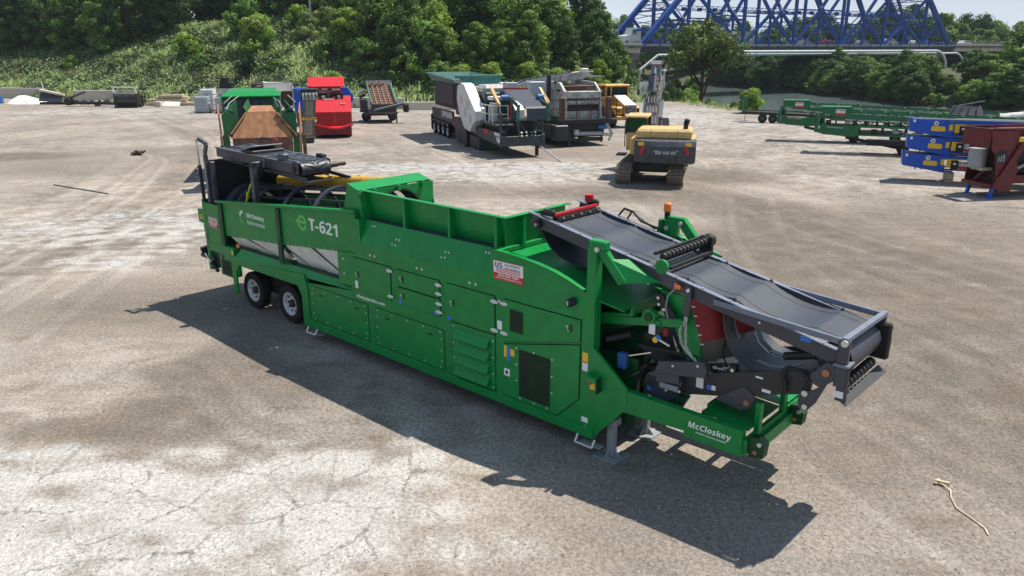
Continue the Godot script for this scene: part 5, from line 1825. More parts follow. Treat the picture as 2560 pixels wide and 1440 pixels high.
func red_machine() -> void:
	var T := thing("red_drum_shredder", "bright red engine-house machine with mesh front doors and bent bumper", "shredder", V(-15.4, 0, -66.7), 0.2)
	bx("lower_body", T, M.red_dark, V(-1.55, 0.25, -9.0), V(1.58, 1.1, 0.0), 0.03)
	var g := B.new()
	g.plate_x([0.0, 1.05, 0.0, 2.2, -1.2, 3.1, -9.0, 3.1, -9.0, 1.05], -1.32, 1.66)
	var o := obj("engine_house", g, M.red_paint, T)
	for s in [0, 1]:
		var x0: float = -1.2 + s * 1.52
		bx("mesh_backing", o, M.red_dark, V(x0, 1.2, 0.005), V(x0 + 1.25, 2.12, 0.015))
		var mb := B.new()
		for i in 17:
			mb.bb(V(x0 + i * 0.076, 1.2, 0.012), V(x0 + i * 0.076 + 0.022, 2.12, 0.03))
		for i in 13:
			mb.bb(V(x0, 1.2 + i * 0.075, 0.012), V(x0 + 1.25, 1.2 + i * 0.075 + 0.022, 0.028))
		obj("mesh_front", mb, M.red_paint, o, "", "stuff")
	bm("door_handle_bar", T, M.red_paint, V(0.08, 2.2, 0.06), V(0.2, 1.1, 0.12), 0.08, 0.1)
	bx("latch", T, M.red_dark, V(-0.05, 1.9, 0.02), V(0.25, 2.02, 0.1), 0.02)
	# bent bumper
	var b := B.new()
	b.beam(V(-1.45, 1.16, 0.05), V(0.0, 0.84, 0.55), 0.16, 0.18, Vector3.UP, 0.02)
	b.beam(V(0.0, 0.84, 0.55), V(0.55, 0.84, 0.55), 0.16, 0.18, Vector3.UP, 0.02)
	b.beam(V(0.55, 0.84, 0.55), V(1.72, 1.14, 0.05), 0.16, 0.18, Vector3.UP, 0.02)
	b.slab(V(-1.4, 1.1, 0.0), V(0.0, 0.9, 0.5), V(0.55, 0.9, 0.5), V(1.6, 1.1, 0.0), 0.03)
	obj("bumper", b, M.red_paint, T)
	cy("drain_pipe", T, M.red_dark, V(0.05, 0.2, 0.05), V(0.05, 0.62, 0.05), 0.05)
	# hatch and stickers on the sloping bonnet
	bx("bonnet_hatch", T, M.red_dark, V(-0.9, 3.10, -2.0), V(0.25, 3.16, -1.5), 0.01)
	bx("bonnet_plate", T, M.pale, V(-0.6, 3.11, -2.6), V(0.2, 3.15, -2.2))
	bx("bonnet_plate", T, M.pale, V(0.75, 2.86, -0.78), V(1.2, 2.9, -0.7))
	# open machine bay with engine parts, then the tall rear box with lettering
	bx("machine_bay", T, M.gasket, V(-1.45, 3.1, -4.2), V(1.0, 3.6, -3.0))
	for k in 5:
		bx("engine_part", T, [M.red_dark, M.galv, M.black, M.red_dark, M.steel][k], V(-1.3 + k * 0.45, 3.1, -2.95), V(-1.0 + k * 0.45, 3.3 + (k % 3) * 0.12, -2.7), 0.03)
	bx("rear_box", T, M.red_dark, V(-1.66, 3.5, -5.0), V(0.84, 4.16, -3.3), 0.02)
	bx("rear_box_top", T, M.red_paint, V(-1.7, 4.16, -5.1), V(0.88, 4.22, -3.25), 0.01)
	text("lettering", "RD100", M.letter, T, V(0.44, 3.92, -3.295), 0.66, 0.17)
	text("lettering", "I-M-S", M.letter, T, V(-0.55, 3.95, -3.295), 0.5, 0.14)
	text("lettering", "USequipsales.com", M.letter, T, V(-0.6, 3.72, -3.295), 1.1, 0.09)
	var h := B.new()
	h.slab(V(-2.1, 4.1, -5.2), V(-2.1, 4.9, -6.4), V(1.15, 4.9, -6.4), V(1.15, 4.1, -5.2), 0.08)
	obj("folded_hopper", h, M.red_paint, T)
	h = B.new()
	h.slab(V(-2.1, 4.1, -5.2), V(-2.1, 2.8, -5.2), V(-1.0, 2.8, -5.2), V(-1.0, 4.1, -5.2), 0.06)
	obj("hopper_wall", h, M.red_dark, T)
	for q in [[-1.35, -1.5], [1.45, -1.5]]:
		cy("track_roller", T, M.black, V(q[0] - 0.15, 0.42, -1.5), V(q[0] + 0.15, 0.42, -1.5), 0.42)
	bx("track", T, M.track, V(-1.5, 0.0, -6.0), V(-0.9, 0.6, -0.8), 0.1)
	bx("track", T, M.track, V(1.0, 0.0, -6.0), V(1.55, 0.6, -0.8), 0.1)


func blue_machine() -> void:
	var T := thing("blue_screen_box", "blue machine partly hidden behind the red shredder", "screener", V(-19.2, 0, -78.0), 0.2)
	bx("near_box", T, M.blue, V(-2.4, 1.4, -3.0), V(-0.8, 3.7, 0.0), 0.04)
	bx("pale_top", T, M.motor_blue, V(-2.2, 3.2, 0.0), V(-1.0, 3.6, 0.1), 0.02)
	var g := B.new()
	g.plate([2.0, 1.2, 3.4, 2.5, 3.36, 2.95, 2.9, 3.7, 2.2, 3.75, 1.0, 3.0], -2.0, 0.0)
	obj("side_wing", g, M.blue, T)
	bx("frame", T, M.grey_dark, V(-2.3, 0.7, -5.0), V(2.6, 1.4, -0.2), 0.03)
	for x in [-1.8, 2.0]:
		for z in [-0.8, -4.0]:
			wheel(T, V(x, 0.5, z), 0.5, 0.3, M.white_old)


func tipper_body() -> void:
	var T := thing("tipper_container", "open brown steel container behind the green crusher", "container", V(-29.5, 0, -96.5), 0.25)
	bx("back_wall", T, M.rust_dark, V(-2.5, 0.8, -2.4), V(2.5, 3.6, -2.3))
	bx("floor", T, M.rust_dark, V(-2.5, 0.7, -2.4), V(2.5, 0.85, 0.0))
	for s in [-2.5, 2.45]:
		bx("side_wall", T, M.rust_dark, V(s, 0.8, -2.4), V(s + 0.06, 3.6, 0.0))
	for q in [V(-2.5, 3.55, 0.0), V(-2.5, 3.55, -2.4)]:
		bm("rail", T, M.galv, q, q + V(5.0, 0, 0), 0.1, 0.12)
	for x in [-2.5, -0.9, 2.5]:
		bx("stake", T, M.galv, V(x - 0.05, 0.7, -0.05), V(x + 0.05, 3.55, 0.05))
	for k in 5:
		bx("scrap_plate", T, M.rust_dark if k % 2 else M.rust, V(-2.3 + k * 0.15, 2.6 + k * 0.13, -1.8), V(-0.9 - k * 0.05, 2.7 + k * 0.13, -0.3))
	for x in [-1.8, 1.8]:
		wheel(T, V(x, 0.45, -0.2), 0.45, 0.28, M.white_old)
	var K := thing("white_tank", "white rounded tank lying in the brown steel container", "tank", V(-28.8, 2.55, -97.2), 0.25)
	var g := B.new()
	g.plate([-1.7, 0, -1.7, 1.05, 1.2, 1.0, 1.68, 0.7, 1.72, 0.1, 1.6, 0.0], -1.4, 0.0)
	obj("tank_shell", g, M.pale, K)
	bx("tank_flange", K, M.white, V(-1.84, -0.05, -1.45), V(-1.66, 1.15, 0.05), 0.03)


func tote(called: String, label: String, at: Vector3, w: float, h: float, d: float, shell: Material, turn := 0.0) -> void:
	var T := thing(called, label, "tote", at, turn, "caged liquid totes by the lumber")
	bx("bottle", T, shell, V(-w * 0.47, 0.2, -d * 0.97), V(w * 0.47, h * 0.96, -d * 0.03), 0.08)
	for k in 5:
		var y := 0.22 + (h - 0.24) * k / 4.0
		for z in [0.0, -d]:
			bm("cage_bar", T, M.cage, V(-w / 2, y, z), V(w / 2, y, z), 0.035, 0.035)
		for x in [-w / 2, w / 2]:
			bm("cage_bar", T, M.cage, V(x, y, 0), V(x, y, -d), 0.035, 0.035)
	for k in 6:
		var x := -w / 2 + w * k / 5.0
		for z in [0.0, -d]:
			bm("cage_bar", T, M.cage, V(x, 0.18, z), V(x, h, z), 0.035, 0.035)
	bx("pallet", T, M.cage_dark, V(-w / 2, 0.0, -d), V(w / 2, 0.16, 0.0), 0.02)
	bx("tote_label", T, M.tank_grey, V(-w * 0.12, h * 0.55, 0.0), V(w * 0.12, h * 0.75, 0.022))
	cy("filler_cap", T, M.black, V(0, h * 0.95, -d / 2), V(0, h * 0.95 + 0.06, -d / 2), 0.12)


func crate(label: String, at: Vector3, w: float, h: float, d: float) -> void:
	var T := thing("black_crate", label, "crate", at, 0.05, "black crates stacked on the totes")
	bx("crate_box", T, M.black, V(-w / 2, 0.05, -d), V(w / 2, h - 0.04, 0), 0.02)
	for k in 5:
		bx("crate_rib", T, M.black, V(-w / 2 + w * k / 4.0 - 0.03, 0.05, 0), V(-w / 2 + w * k / 4.0 + 0.03, h - 0.04, 0.05))
	for y in [0.0, h - 0.09]:
		bx("crate_rim", T, M.black, V(-w / 2 - 0.05, y, -d - 0.03), V(w / 2 + 0.05, y + 0.09, 0.07), 0.01)


func barrier(label: String, a: Vector3, b: Vector3, h: float, cap: bool) -> void:
	var d := b - a
	var T := thing("concrete_barrier", label, "barrier", a, -atan2(d.z, d.x), "concrete barriers along the grassy bank")
	var L := d.length()
	var g := B.new()
	g.plate_x([0.28, 0.0, 0.28, 0.12, 0.14, 0.35, 0.09, h, -0.09, h, -0.14, 0.35, -0.28, 0.12, -0.28, 0.0], 0.0, L)
	obj("barrier_wall", g, M.concrete, T)
	if cap:
		bx("barrier_cap", T, M.pale, V(0, h, -0.12), V(L, h + 0.07, 0.12), 0.01)


func back_row() -> void:
	barrier("long tan concrete barrier at the left edge of the yard, capped white", V(-92, 0, -134.5), V(-76, 0, -129.4), 1.6, true)
	barrier("long grey concrete barrier behind the roller trailer", V(-66, 0, -118.5), V(-51.5, 0, -116.0), 1.75, true)
	barrier("grey concrete barrier behind the white lumber and totes", V(-51, 0, -115.3), V(-36, 0, -109.2), 1.4, true)
	barrier("grey concrete barrier behind the green crusher", V(-35.6, 0, -108.8), V(-22, 0, -105.3), 1.3, true)
	barrier("tan concrete barrier between red machine and grid screener", V(-21.5, 0, -104.9), V(-14.0, 0, -102.6), 1.3, true)
	barrier("short tan concrete barrier left of the dark crushing plant", V(-13.5, 0, -100.2), V(-6.5, 0, -100.0), 0.95, true)
	tote("liquid_tote", "grey caged tote in front, left of the others", V(-38.1, 0, -95.8), 1.68, 2.05, 1.5, M.tank_grey, 0.08)
	tote("liquid_tote", "white caged tote directly behind the grey one", V(-38.4, 0, -98.6), 1.68, 2.85, 1.5, M.tank, 0.0)
	tote("liquid_tote", "stained white caged tote holding up the crates", V(-35.75, 0, -96.0), 1.6, 1.95, 1.5, M.white_old, -0.05)
	tote("liquid_tote", "clear caged tote raised on the stained one", V(-35.2, 1.96, -96.6), 1.7, 0.95, 1.4, M.tank, 0.05)
	crate("black crate on the caged totes, lower of its stack", V(-35.2, 2.92, -96.8), 1.4, 0.62, 1.2)
	crate("small black crate on top of the stack of totes", V(-35.35, 3.55, -96.9), 0.9, 0.62, 0.9)
	var P := thing("dark_pump_unit", "dark upright machine part leaning on stained tote", "machine part", V(-34.55, 0, -95.6))
	bm("body", P, M.grey_dark, V(-0.3, 2.5, -0.4), V(0.15, 1.2, -0.2), 0.6, 0.7, 0.06)
	bm("support_leg", P, M.black, V(0.0, 1.2, -0.2), V(0.4, 0.0, 0.1), 0.14, 0.14)
	bm("support_leg", P, M.black, V(-0.1, 1.2, -0.3), V(-0.1, 0.0, -0.3), 0.14, 0.14)
	# white lumber
	var k := 0
	var rr := RandomNumberGenerator.new()
	rr.seed = 11
	for q in [[0.0, 6.9, -111.0, 0.16, "lowest pale timber beam of the pile behind the totes"], [0.1, 6.6, -112.3, 0.16, "pale timber beam lying second on the pile behind totes"], [0.45, 5.6, -111.4, 0.16, "pale timber beam lying third on the pile behind totes"], [0.72, 4.6, -111.8, 0.14, "short pale timber beam near top of pile"], [1.0, 3.4, -111.5, 0.16, "topmost pale broken timber beam of the pile"]]:
		var t := thing("timber_beam", q[4], "timber", V(-48.6 + rr.randf_range(-0.4, 0.4), 0.12 + q[0], q[2]), rr.randf_range(-0.05, 0.05), "pale timber stacked behind the totes")
		bx("beam", t, M.wood, V(-q[1] / 2, 0, -0.5), V(q[1] / 2, 0.30, 0.5), 0.02)
		bx("beam_end", t, M.pale, V(-q[1] / 2 - 0.02, 0.02, -0.48), V(-q[1] / 2 + 0.02, 0.28, 0.48))
		for j in 3:
			bx("splinter", t, M.wood, V(-q[1] * 0.3 + j * q[1] * 0.25, 0.30, -0.4), V(-q[1] * 0.3 + j * q[1] * 0.25 + 1.0, 0.38, 0.1 + j * 0.1), 0.01)
	var wb := B.new()
	wb.slab(V(-1.2, 0.02, 0.5), V(-1.1, 0.62, 0.0), V(1.2, 0.55, 0.0), V(1.2, 0.0, 0.5), 0.06)
	var wo := obj("white_board", wb, M.pale)
	wo.position = V(-47.6, 0.02, -109.6)
	tag(wo, "white board propped against the timber pile", "board")
	# roller in a frame on a small trailer
	var R := thing("roller_trailer", "black drum in a white-topped frame trailer by barrier", "trailer", V(-52.3, 0, -106.0))
	var d := B.new()
	d.lathe([[0.0, -1.45], [0.9, -1.45], [0.9, 1.45], [0.0, 1.45]], Transform3D(Basis(), V(0, 1.02, -0.95)), 28)
	obj("drum", d, M.drum, R)
	for y in [0.5, 1.3]:
		bm("drum_band", R, M.black, V(-1.46, y, -0.08), V(1.46, y, -0.08), 0.06, 0.08)
	for x in [-1.5, 1.5]:
		bx("frame_post", R, M.black, V(x - 0.06, 0.1, -0.2), V(x + 0.06, 2.0, 0.0))
		bx("frame_post", R, M.pale, V(x - 0.06, 2.0, -0.2), V(x + 0.06, 2.72, -0.08))
		bx("frame_post", R, M.black, V(x - 0.06, 0.1, -1.9), V(x + 0.06, 2.0, -1.75))
		cy("trailer_wheel", R, M.tyre, V(x - 0.12, 0.35, -1.0), V(x + 0.12, 0.35, -1.0), 0.35)
	bm("top_bar", R, M.pale, V(-1.75, 2.74, -0.14), V(1.75, 2.70, -0.14), 0.12, 0.14)
	bm("top_bar", R, M.concrete, V(-1.6, 1.98, -0.05), V(1.6, 1.94, -0.05), 0.12, 0.12)
	bm("bottom_bar", R, M.black, V(-1.6, 0.12, 0.0), V(1.6, 0.12, 0.0), 0.12, 0.2)
	bm("drawbar", R, M.black, V(-1.5, 0.4, -0.6), V(-4.6, 0.8, -1.6), 0.14, 0.14)
	# dark conveyor pieces on the ground
	var C := thing("dark_tail_conveyor", "dark conveyor end with raised pulley lying by barrier", "conveyor", V(-59.5, 0, -109.5))
	bm("arm", C, M.grey, V(-2.6, 1.1, -0.4), V(-0.2, 1.95, -0.4), 0.5, 0.24, 0.04)
	bm("frame", C, M.black, V(-2.6, 0.5, -0.5), V(4.2, 0.35, -0.5), 0.8, 0.35, 0.03)
	cy("pulley", C, M.black, V(-2.6, 0.65, 0.2), V(-2.6, 0.65, -0.9), 0.5)
	for j in 5:
		bx("roller_stand", C, M.grey_dark, V(-1.6 + j * 1.1, 0.3, -0.2), V(-1.3 + j * 1.1, 0.85, 0.1), 0.03)
	var S := thing("grey_chute", "grey steel chute section lying tilted beside the white heap", "chute", V(-67.2, 0, -114.0))
	var sc := B.new()
	sc.slab(V(-1.7, 0.5, 0.0), V(-1.6, 1.95, -0.9), V(1.6, 1.5, -0.9), V(1.6, 0.35, 0.0), 0.08)
	obj("chute_plate", sc, M.grey_dark, S)
	bm("chute_rim", S, M.concrete, V(-1.8, 2.0, -0.9), V(1.7, 1.3, -0.8), 0.7, 0.3, 0.03)
	bm("chute_rail", S, M.grey, V(1.4, 1.2, -0.8), V(3.2, 0.5, -0.5), 0.2, 0.2)
	bx("chute_floor", S, M.black, V(-1.6, 0.05, -0.8), V(3.0, 0.35, 0.1), 0.03)
	var wp := B.new()
	var hr := RandomNumberGenerator.new()
	hr.seed = 3
	var ring := []
	for j in 3:
		var row := []
		for i in 20:
			var f := TAU * i / 20
			var rad: float = [1.0, 0.62, 0.2][j] * hr.randf_range(0.9, 1.1)
			row.append(V(cos(f) * 3.3 * rad - 0.3 * j, [0.0, 0.6, 1.12][j] * hr.randf_range(0.85, 1.1), sin(f) * 1.5 * rad))
		ring.append(row)
	for j in 2:
		for i in 20:
			wp.qout(ring[j][i], ring[j][(i + 1) % 20], ring[j + 1][(i + 1) % 20], ring[j + 1][i], V(0, -1, 0))
	for i in 20:
		wp.tout(ring[2][i], ring[2][(i + 1) % 20], V(-0.6, 1.2, 0), V(0, -1, 0))
	var heap := obj("white_heap", wp, M.pale)
	heap.position = V(-72.0, 0.0, -116.5)
	tag(heap, "low heap under a white sheet near the left edge", "heap")
	var pole := cy("marker_rod", null, M.pale, V(-71.0, 0, -119.5), V(-71.3, 3.0, -119.5), 0.05)
	tag(pole, "thin pale rod standing behind the white heap", "rod")
	var br := B.new()
	br.lathe([[0.0, 0.0], [0.55, 0.0], [0.55, 0.4], [0.58, 0.42], [0.55, 0.44], [0.55, 1.2], [0.0, 1.2]], Transform3D(Basis(Vector3.UP, Vector3.LEFT, Vector3.BACK), V(-76.6, 0, -117.0)), 20)
	tag(obj("blue_barrel", br, M.motor_blue), "blue barrel at the left edge of the yard", "barrel")


func grid_screener() -> void:
	var T := thing("grid_screener", "small dark screener with tilted rusty grid deck", "screener", V(-14.9, 0, -81.0), 0.2)
	# tilted deck
	var a := V(0.45, 1.86, 0.0)
	var b := V(2.85, 1.86, 0.0)
	var c := V(2.45, 3.6, -3.4)
	var d := V(0.15, 3.6, -3.4)
	var g := B.new()
	g.slab(a, d, c, b, 0.06)
	obj("deck_plate", g, M.rust_dark, T)
	for i in 6:
		var f := i / 5.0
		bm("grid_bar", T, M.rust_pale, a.lerp(b, f) + V(0, 0.1, 0), d.lerp(c, f) + V(0, 0.1, 0), 0.05, 0.1)
	for i in 9:
		var f := i / 8.0
		bm("grid_bar", T, M.rust_pale, a.lerp(d, f) + V(0, 0.1, 0), b.lerp(c, f) + V(0, 0.1, 0), 0.05, 0.08)
	bm("deck_side", T, M.teal, a + V(-0.08, 0.1, 0), d + V(-0.08, 0.2, 0), 0.12, 0.4)
	bm("deck_side", T, M.teal, b + V(0.08, 0.1, 0), c + V(0.08, 0.2, 0), 0.12, 0.4)
	var bk := B.new()
	bk.slab(d + V(-0.1, 0, 0), d + V(-0.15, 0.6, -0.1), c + V(0.15, 0.6, -0.1), c + V(0.1, 0, 0), 0.06)
	obj("deck_back", bk, M.white_old, T)
	for i in 3:
		var f := 0.25 + i * 0.25
		bm("crumpled_mat", T, M.rust, d.lerp(c, f - 0.2) + V(0, 0.15, 0.15), d.lerp(c, f) + V(0, 0.42, 0.05), 0.3, 0.06)
	bx("front_skirt", T, M.grey_dark, V(0.35, 1.15, -0.1), V(2.95, 1.85, 0.0), 0.02)
	for i in 4:
		bx("skirt_panel", T, M.grey, V(0.42 + i * 0.62, 1.25, 0.0), V(0.98 + i * 0.62, 1.78, 0.02))
	# chassis on legs
	bx("chassis", T, M.grey_dark, V(-0.4, 0.75, -4.5), V(2.9, 1.2, -0.1), 0.03)
	bm("front_rail", T, M.concrete_dark, V(0.1, 1.08, 0.25), V(3.1, 1.06, 0.25), 0.12, 0.2)
	for x in [0.2, 2.9]:
		bx("leg", T, M.grey_dark, V(x - 0.07, 0.0, 0.12), V(x + 0.07, 1.06, 0.28))
	bm("leg_brace", T, M.grey_dark, V(2.9, 0.85, 0.2), V(2.3, 0.4, -0.3), 0.07, 0.07)
	for z in [-2.6, -3.7]:
		wheel(T, V(-0.2, 0.45, z), 0.45, 0.26, M.grey)
		wheel(T, V(2.6, 0.45, z), 0.45, 0.26, M.grey)
	# engine on the left, side conveyor to the right
	bx("engine_box", T, M.grey_dark, V(-0.75, 1.1, -3.2), V(0.0, 2.4, -0.3), 0.05)
	for i in 5:
		cy("engine_part", T, [M.black, M.galv, M.grey, M.black, M.galv][i], V(-0.8, 1.2 + i * 0.45, -0.5 - i * 0.4), V(-0.2, 1.5 + i * 0.45, -0.6 - i * 0.4), 0.16)
	bm("discharge_conveyor", T, M.grey, V(0.5, 1.25, 0.45), V(3.7, 1.95, 0.45), 0.6, 0.2, 0.03)
	bm("discharge_belt", T, M.galv_pale, V(0.7, 1.42, 0.45), V(3.6, 2.07, 0.45), 0.44, 0.03)
	bx("discharge_head", T, M.black, V(3.6, 1.1, 0.1), V(4.2, 2.0, 0.8), 0.12)


func crushing_plant() -> void:
	var T := thing("crushing_plant", "long dark crushing plant with white flywheel guard and four axles", "crushing plant", V(-0.9, 0, -53.1), 0.336)
	var dk: Material = M.plant_dark
	# main rails
	for x in [0.0, 3.1]:
		pl_x("main_rail", T, dk, [0.35, 0.88, 0.38, 1.74, -8.0, 1.74, -8.0, 1.25, -3.0, 0.95], x, x + 0.16)
		pl_x("rear_rail", T, dk, [-8.0, 1.1, -8.0, 1.95, -12.0, 1.95, -12.1, 2.35, -19.2, 2.3, -19.2, 1.45, -12.6, 1.45, -11.5, 1.1], x, x + 0.16)
	bx("front_beam", T, dk, V(0.0, 0.85, 0.2), V(3.26, 1.5, 0.4), 0.02)
	bx("front_post", T, dk, V(-0.02, 0.8, 0.3), V(0.14, 3.1, 0.44), 0.02)
	bx("front_post", T, dk, V(3.0, 0.7, 0.35), V(3.26, 1.6, 0.5), 0.02)
	text("lettering", "LIPPMANN", M.letter, T, V(-0.012, 1.98, -13.95), 3.5, 0.5, Basis(Vector3.UP, -PI / 2))
	bx("rail_letters", T, M.sign_red, V(-0.01, 1.45, -3.25), V(0.0, 1.75, -2.35))
	var np := pl_x("number_panel", T, M.sign_white, [-0.1, 1.05, 0.3, 1.05, 0.3, 1.68, -1.0, 1.7], -0.012, 0.0)
	text("number", "3048J", M.plant_dark, T, V(-0.015, 1.42, -0.25), 0.8, 0.28, Basis(Vector3.UP, -PI / 2))
	bx("deck", T, dk, V(0.16, 1.2, -19.0), V(3.1, 1.4, 0.2))
	# bogie
	for k in 4:
		wheel(T, V(0.16, 0.54, -14.0 - k * 1.58), 0.54, 0.3, M.white, 1.0).rotation.y = -PI / 2
		wheel(T, V(3.1, 0.54, -14.0 - k * 1.58), 0.54, 0.3, M.white, 1.0).rotation.y = PI / 2
		cy("axle", T, M.black, V(0.3, 0.54, -14.0 - k * 1.58), V(3.0, 0.54, -14.0 - k * 1.58), 0.1)
	bx("mudguard", T, M.black, V(-0.08, 1.12, -19.3), V(0.4, 1.3, -13.2), 0.04)
	bx("tail_flap", T, M.black, V(-0.1, 0.3, -19.4), V(0.3, 1.7, -19.2), 0.03)
	# cabinets under the rail
	for q in [[-11.2, -9.4, 0.22, 1.36], [-9.35, -7.6, 0.1, 1.3], [-6.9, -4.4, 0.08, 1.0]]:
		var cab := bx("cabinet", T, dk, V(-0.04, q[2], q[0]), V(0.9, q[3], q[1]), 0.02)
		bx("cabinet_door", cab, dk, V(-0.06, q[2] + 0.06, q[0] + 0.08), V(-0.03, q[3] - 0.06, q[1] - 0.08), 0.008)
	bx("outrigger", T, M.black, V(-0.16, 0.0, -7.55), V(0.1, 1.9, -7.3), 0.02)
	bx("outrigger_foot", T, M.black, V(-0.3, 0.0, -7.7), V(0.24, 0.06, -7.15))
	bx("support_jack", T, M.black, V(2.9, 0.0, -0.5), V(3.1, 0.9, -0.3))
	for q in [[-5.6, 0.3], [-8.4, 0.7]]:
		bx("ladder_plate", T, M.white_old, V(-0.05, 1.3, q[0]), V(-0.02, 2.3, q[0] + q[1]))
	# rear feed box and hopper
	bx("feeder_box", T, M.black, V(0.0, 2.6, -18.0), V(3.1, 4.7, -11.2), 0.04)
	bx("feeder_box_side", T, M.teal_dark, V(0.05, 2.2, -11.2), V(3.0, 4.4, -9.8), 0.03)
	bx("feeder_door", T, dk, V(-0.06, 2.9, -17.8), V(0.0, 4.6, -11.5), 0.02)
	var hp := B.new()
	hp.slab(V(0.0, 4.7, -18.6), V(-0.5, 5.35, -19.0), V(-0.5, 5.0, -10.4), V(0.0, 4.6, -11.2), 0.08)
	obj("hopper_side", hp, M.teal, T)
	hp = B.new()
	hp.slab(V(3.1, 4.7, -18.6), V(3.7, 5.35, -19.0), V(3.7, 5.1, -10.4), V(3.1, 4.6, -11.2), 0.08)
	obj("hopper_side", hp, M.teal, T)
	hp = B.new()
	hp.slab(V(-0.5, 5.35, -19.0), V(0.0, 4.7, -18.6), V(3.1, 4.7, -18.6), V(3.7, 5.35, -19.0), 0.08)
	hp.slab(V(0.0, 4.7, -18.6), V(0.0, 4.5, -11.2), V(3.1, 4.5, -11.2), V(3.1, 4.7, -18.6), 0.05)
	obj("hopper_back", hp, M.teal, T)
	bx("hopper_front_beam", T, M.teal, V(-0.5, 5.1, -9.2), V(3.4, 5.34, -9.0), 0.02)
	var hf := B.new()
	hf.slab(V(-0.2, 5.1, -9.1), V(0.1, 4.6, -9.0), V(3.2, 4.5, -9.0), V(3.3, 5.1, -9.1), 0.06)
	obj("hopper_front", hf, M.teal, T)
	bx("chute_pale", T, M.white, V(0.9, 4.2, -9.0), V(2.4, 4.5, -7.0), 0.03)
	# jaw with its flywheel guard
	var g := B.new()
	g.plate_x([-5.0, 1.9, -4.3, 2.2, -4.3, 2.9, -7.2, 4.7, -8.0, 4.8, -9.0, 4.55, -9.3, 3.6, -8.8, 2.6, -7.4, 1.5, -5.8, 1.3], -0.35, 0.45)
	var fw := obj("flywheel_guard", g, M.white, T)
	var gv := B.new()
	for q in [[-8.2, 3.5], [-7.2, 2.6], [-6.4, 3.2], [-5.8, 2.2]]:
		for i in 4:
			for k in 5:
				gv.cyl(V(-0.36, q[1] + k * 0.13 - 0.2, q[0] + i * 0.15), V(-0.345, q[1] + k * 0.13 - 0.2, q[0] + i * 0.15), 0.035, 6)
	obj("guard_holes", gv, M.concrete_dark, fw, "", "stuff")
	g = B.new()
	g.plate_x([-5.0, 1.9, -4.3, 2.2, -4.3, 2.9, -7.2, 4.7, -8.0, 4.8, -9.0, 4.55, -9.3, 3.6, -8.8, 2.6, -7.4, 1.5, -5.8, 1.3], 2.8, 3.5)
	obj("flywheel_guard", g, M.white, T)
	bx("jaw_frame", T, M.teal_dark, V(0.6, 1.4, -9.0), V(2.7, 4.2, -4.8), 0.1)
	bx("jaw_pitman", T, M.white_old, V(0.7, 3.9, -7.6), V(2.6, 4.7, -5.6), 0.25)
	bx("control_cabinet", T, M.tank_grey, V(2.1, 3.6, -5.2), V(3.0, 4.9, -4.3), 0.03)
	bx("pale_step", T, M.white, V(0.7, 3.7, -4.6), V(2.4, 3.95, -3.6), 0.02)
	# walkway with handrails
	bx("walkway", T, dk, V(0.0, 2.1, -4.3), V(1.3, 2.25, -0.4), 0.02)
	for y in [2.85, 3.45]:
		bm("handrail", T, M.white, V(0.04, y, -4.0), V(0.04, y, -1.4), 0.05, 0.05)
		bm("handrail", T, M.white, V(0.04, y, -1.4), V(1.2, y, -1.4), 0.05, 0.05)
	for z in [-4.0, -3.1, -2.2, -1.4]:
		bm("handrail_post", T, M.white, V(0.04, 2.2, z), V(0.04, 3.45, z), 0.05, 0.05)
	for x in [0.6, 1.2]:
		bm("handrail_post", T, M.white, V(x, 2.2, -1.4), V(x, 3.45, -1.4), 0.05, 0.05)
	bx("panel_grey", T, M.galv, V(0.3, 2.3, -2.9), V(0.5, 3.6, -1.6))
	# folded front conveyor
	var bg := B.new()
	var bl := [V(1.35, 4.45, -3.0), V(1.75, 3.82, -1.3), V(2.0, 3.42, -0.15), V(2.05, 3.3, 0.05), V(2.1, 2.52, 0.08)]
	for i in bl.size() - 1:
		var wa: float = [1.75, 1.7, 1.75, 1.8, 1.75][i]
		var wb: float = [1.75, 1.7, 1.75, 1.8, 1.75][i + 1]
		bg.slab(bl[i], bl[i + 1], bl[i + 1] + V(wb, 0, 0), bl[i] + V(wa, 0, 0), 0.03)
	obj("conveyor_belt", bg, M.rubber, T)
	for s in [-1.0, 1.0]:
		var arm := B.new()
		arm.beam(V(2.5 + s * 0.95, 4.05, -2.6), V(2.5 + s * 1.05, 3.55, -0.2), 0.12, 0.26, Vector3.UP, 0.02)
		obj("conveyor_arm", arm, M.teal_dark, T)
		var yp := B.new()
		yp.slab(V(2.1 + s * 1.95, 4.55, -2.2), V(2.1 + s * 1.95, 3.7, -0.6), V(2.1 + s * 1.75, 3.55, -0.55), V(2.1 + s * 1.75, 4.6, -2.2), 0.12)
		obj("yellow_guard", yp, M.cream, T)
		cy("drive_motor", T, M.motor_blue, V(2.3 + s * 1.1, 4.0, -1.4), V(2.3 + s * 1.6, 4.0, -1.4), 0.2)
		for k in 3:
			var fr2 := B.new()
			fr2.beam(V(2.5 + s * (1.0 + k * 0.08), 3.6, 0.1 + k * 0.06), V(2.5 + s * (1.05 + k * 0.08), 2.45, 0.05 + k * 0.06), 0.07, 0.1)
			obj("hinge_bar", fr2, M.teal, T)
		var st := B.new()
		st.beam(V(2.35 + s * 0.95, 2.45, 0.0), V(1.6 + s * 0.85 + 0.7, 1.1, 0.3), 0.1, 0.12)
		obj("front_strut", st, dk, T)
		st = B.new()
		st.beam(V(2.35 + s * 0.85, 2.45, 0.0), V(2.2, 1.4, 0.3), 0.07, 0.09)
		obj("front_strut", st, dk, T)
	bm("red_scraper", T, M.red, V(1.4, 4.55, -3.1), V(3.3, 4.5, -3.1), 0.12, 0.12)
	bm("red_post", T, M.red, V(1.35, 1.6, -1.2), V(1.35, 3.6, -1.2), 0.08, 0.08)
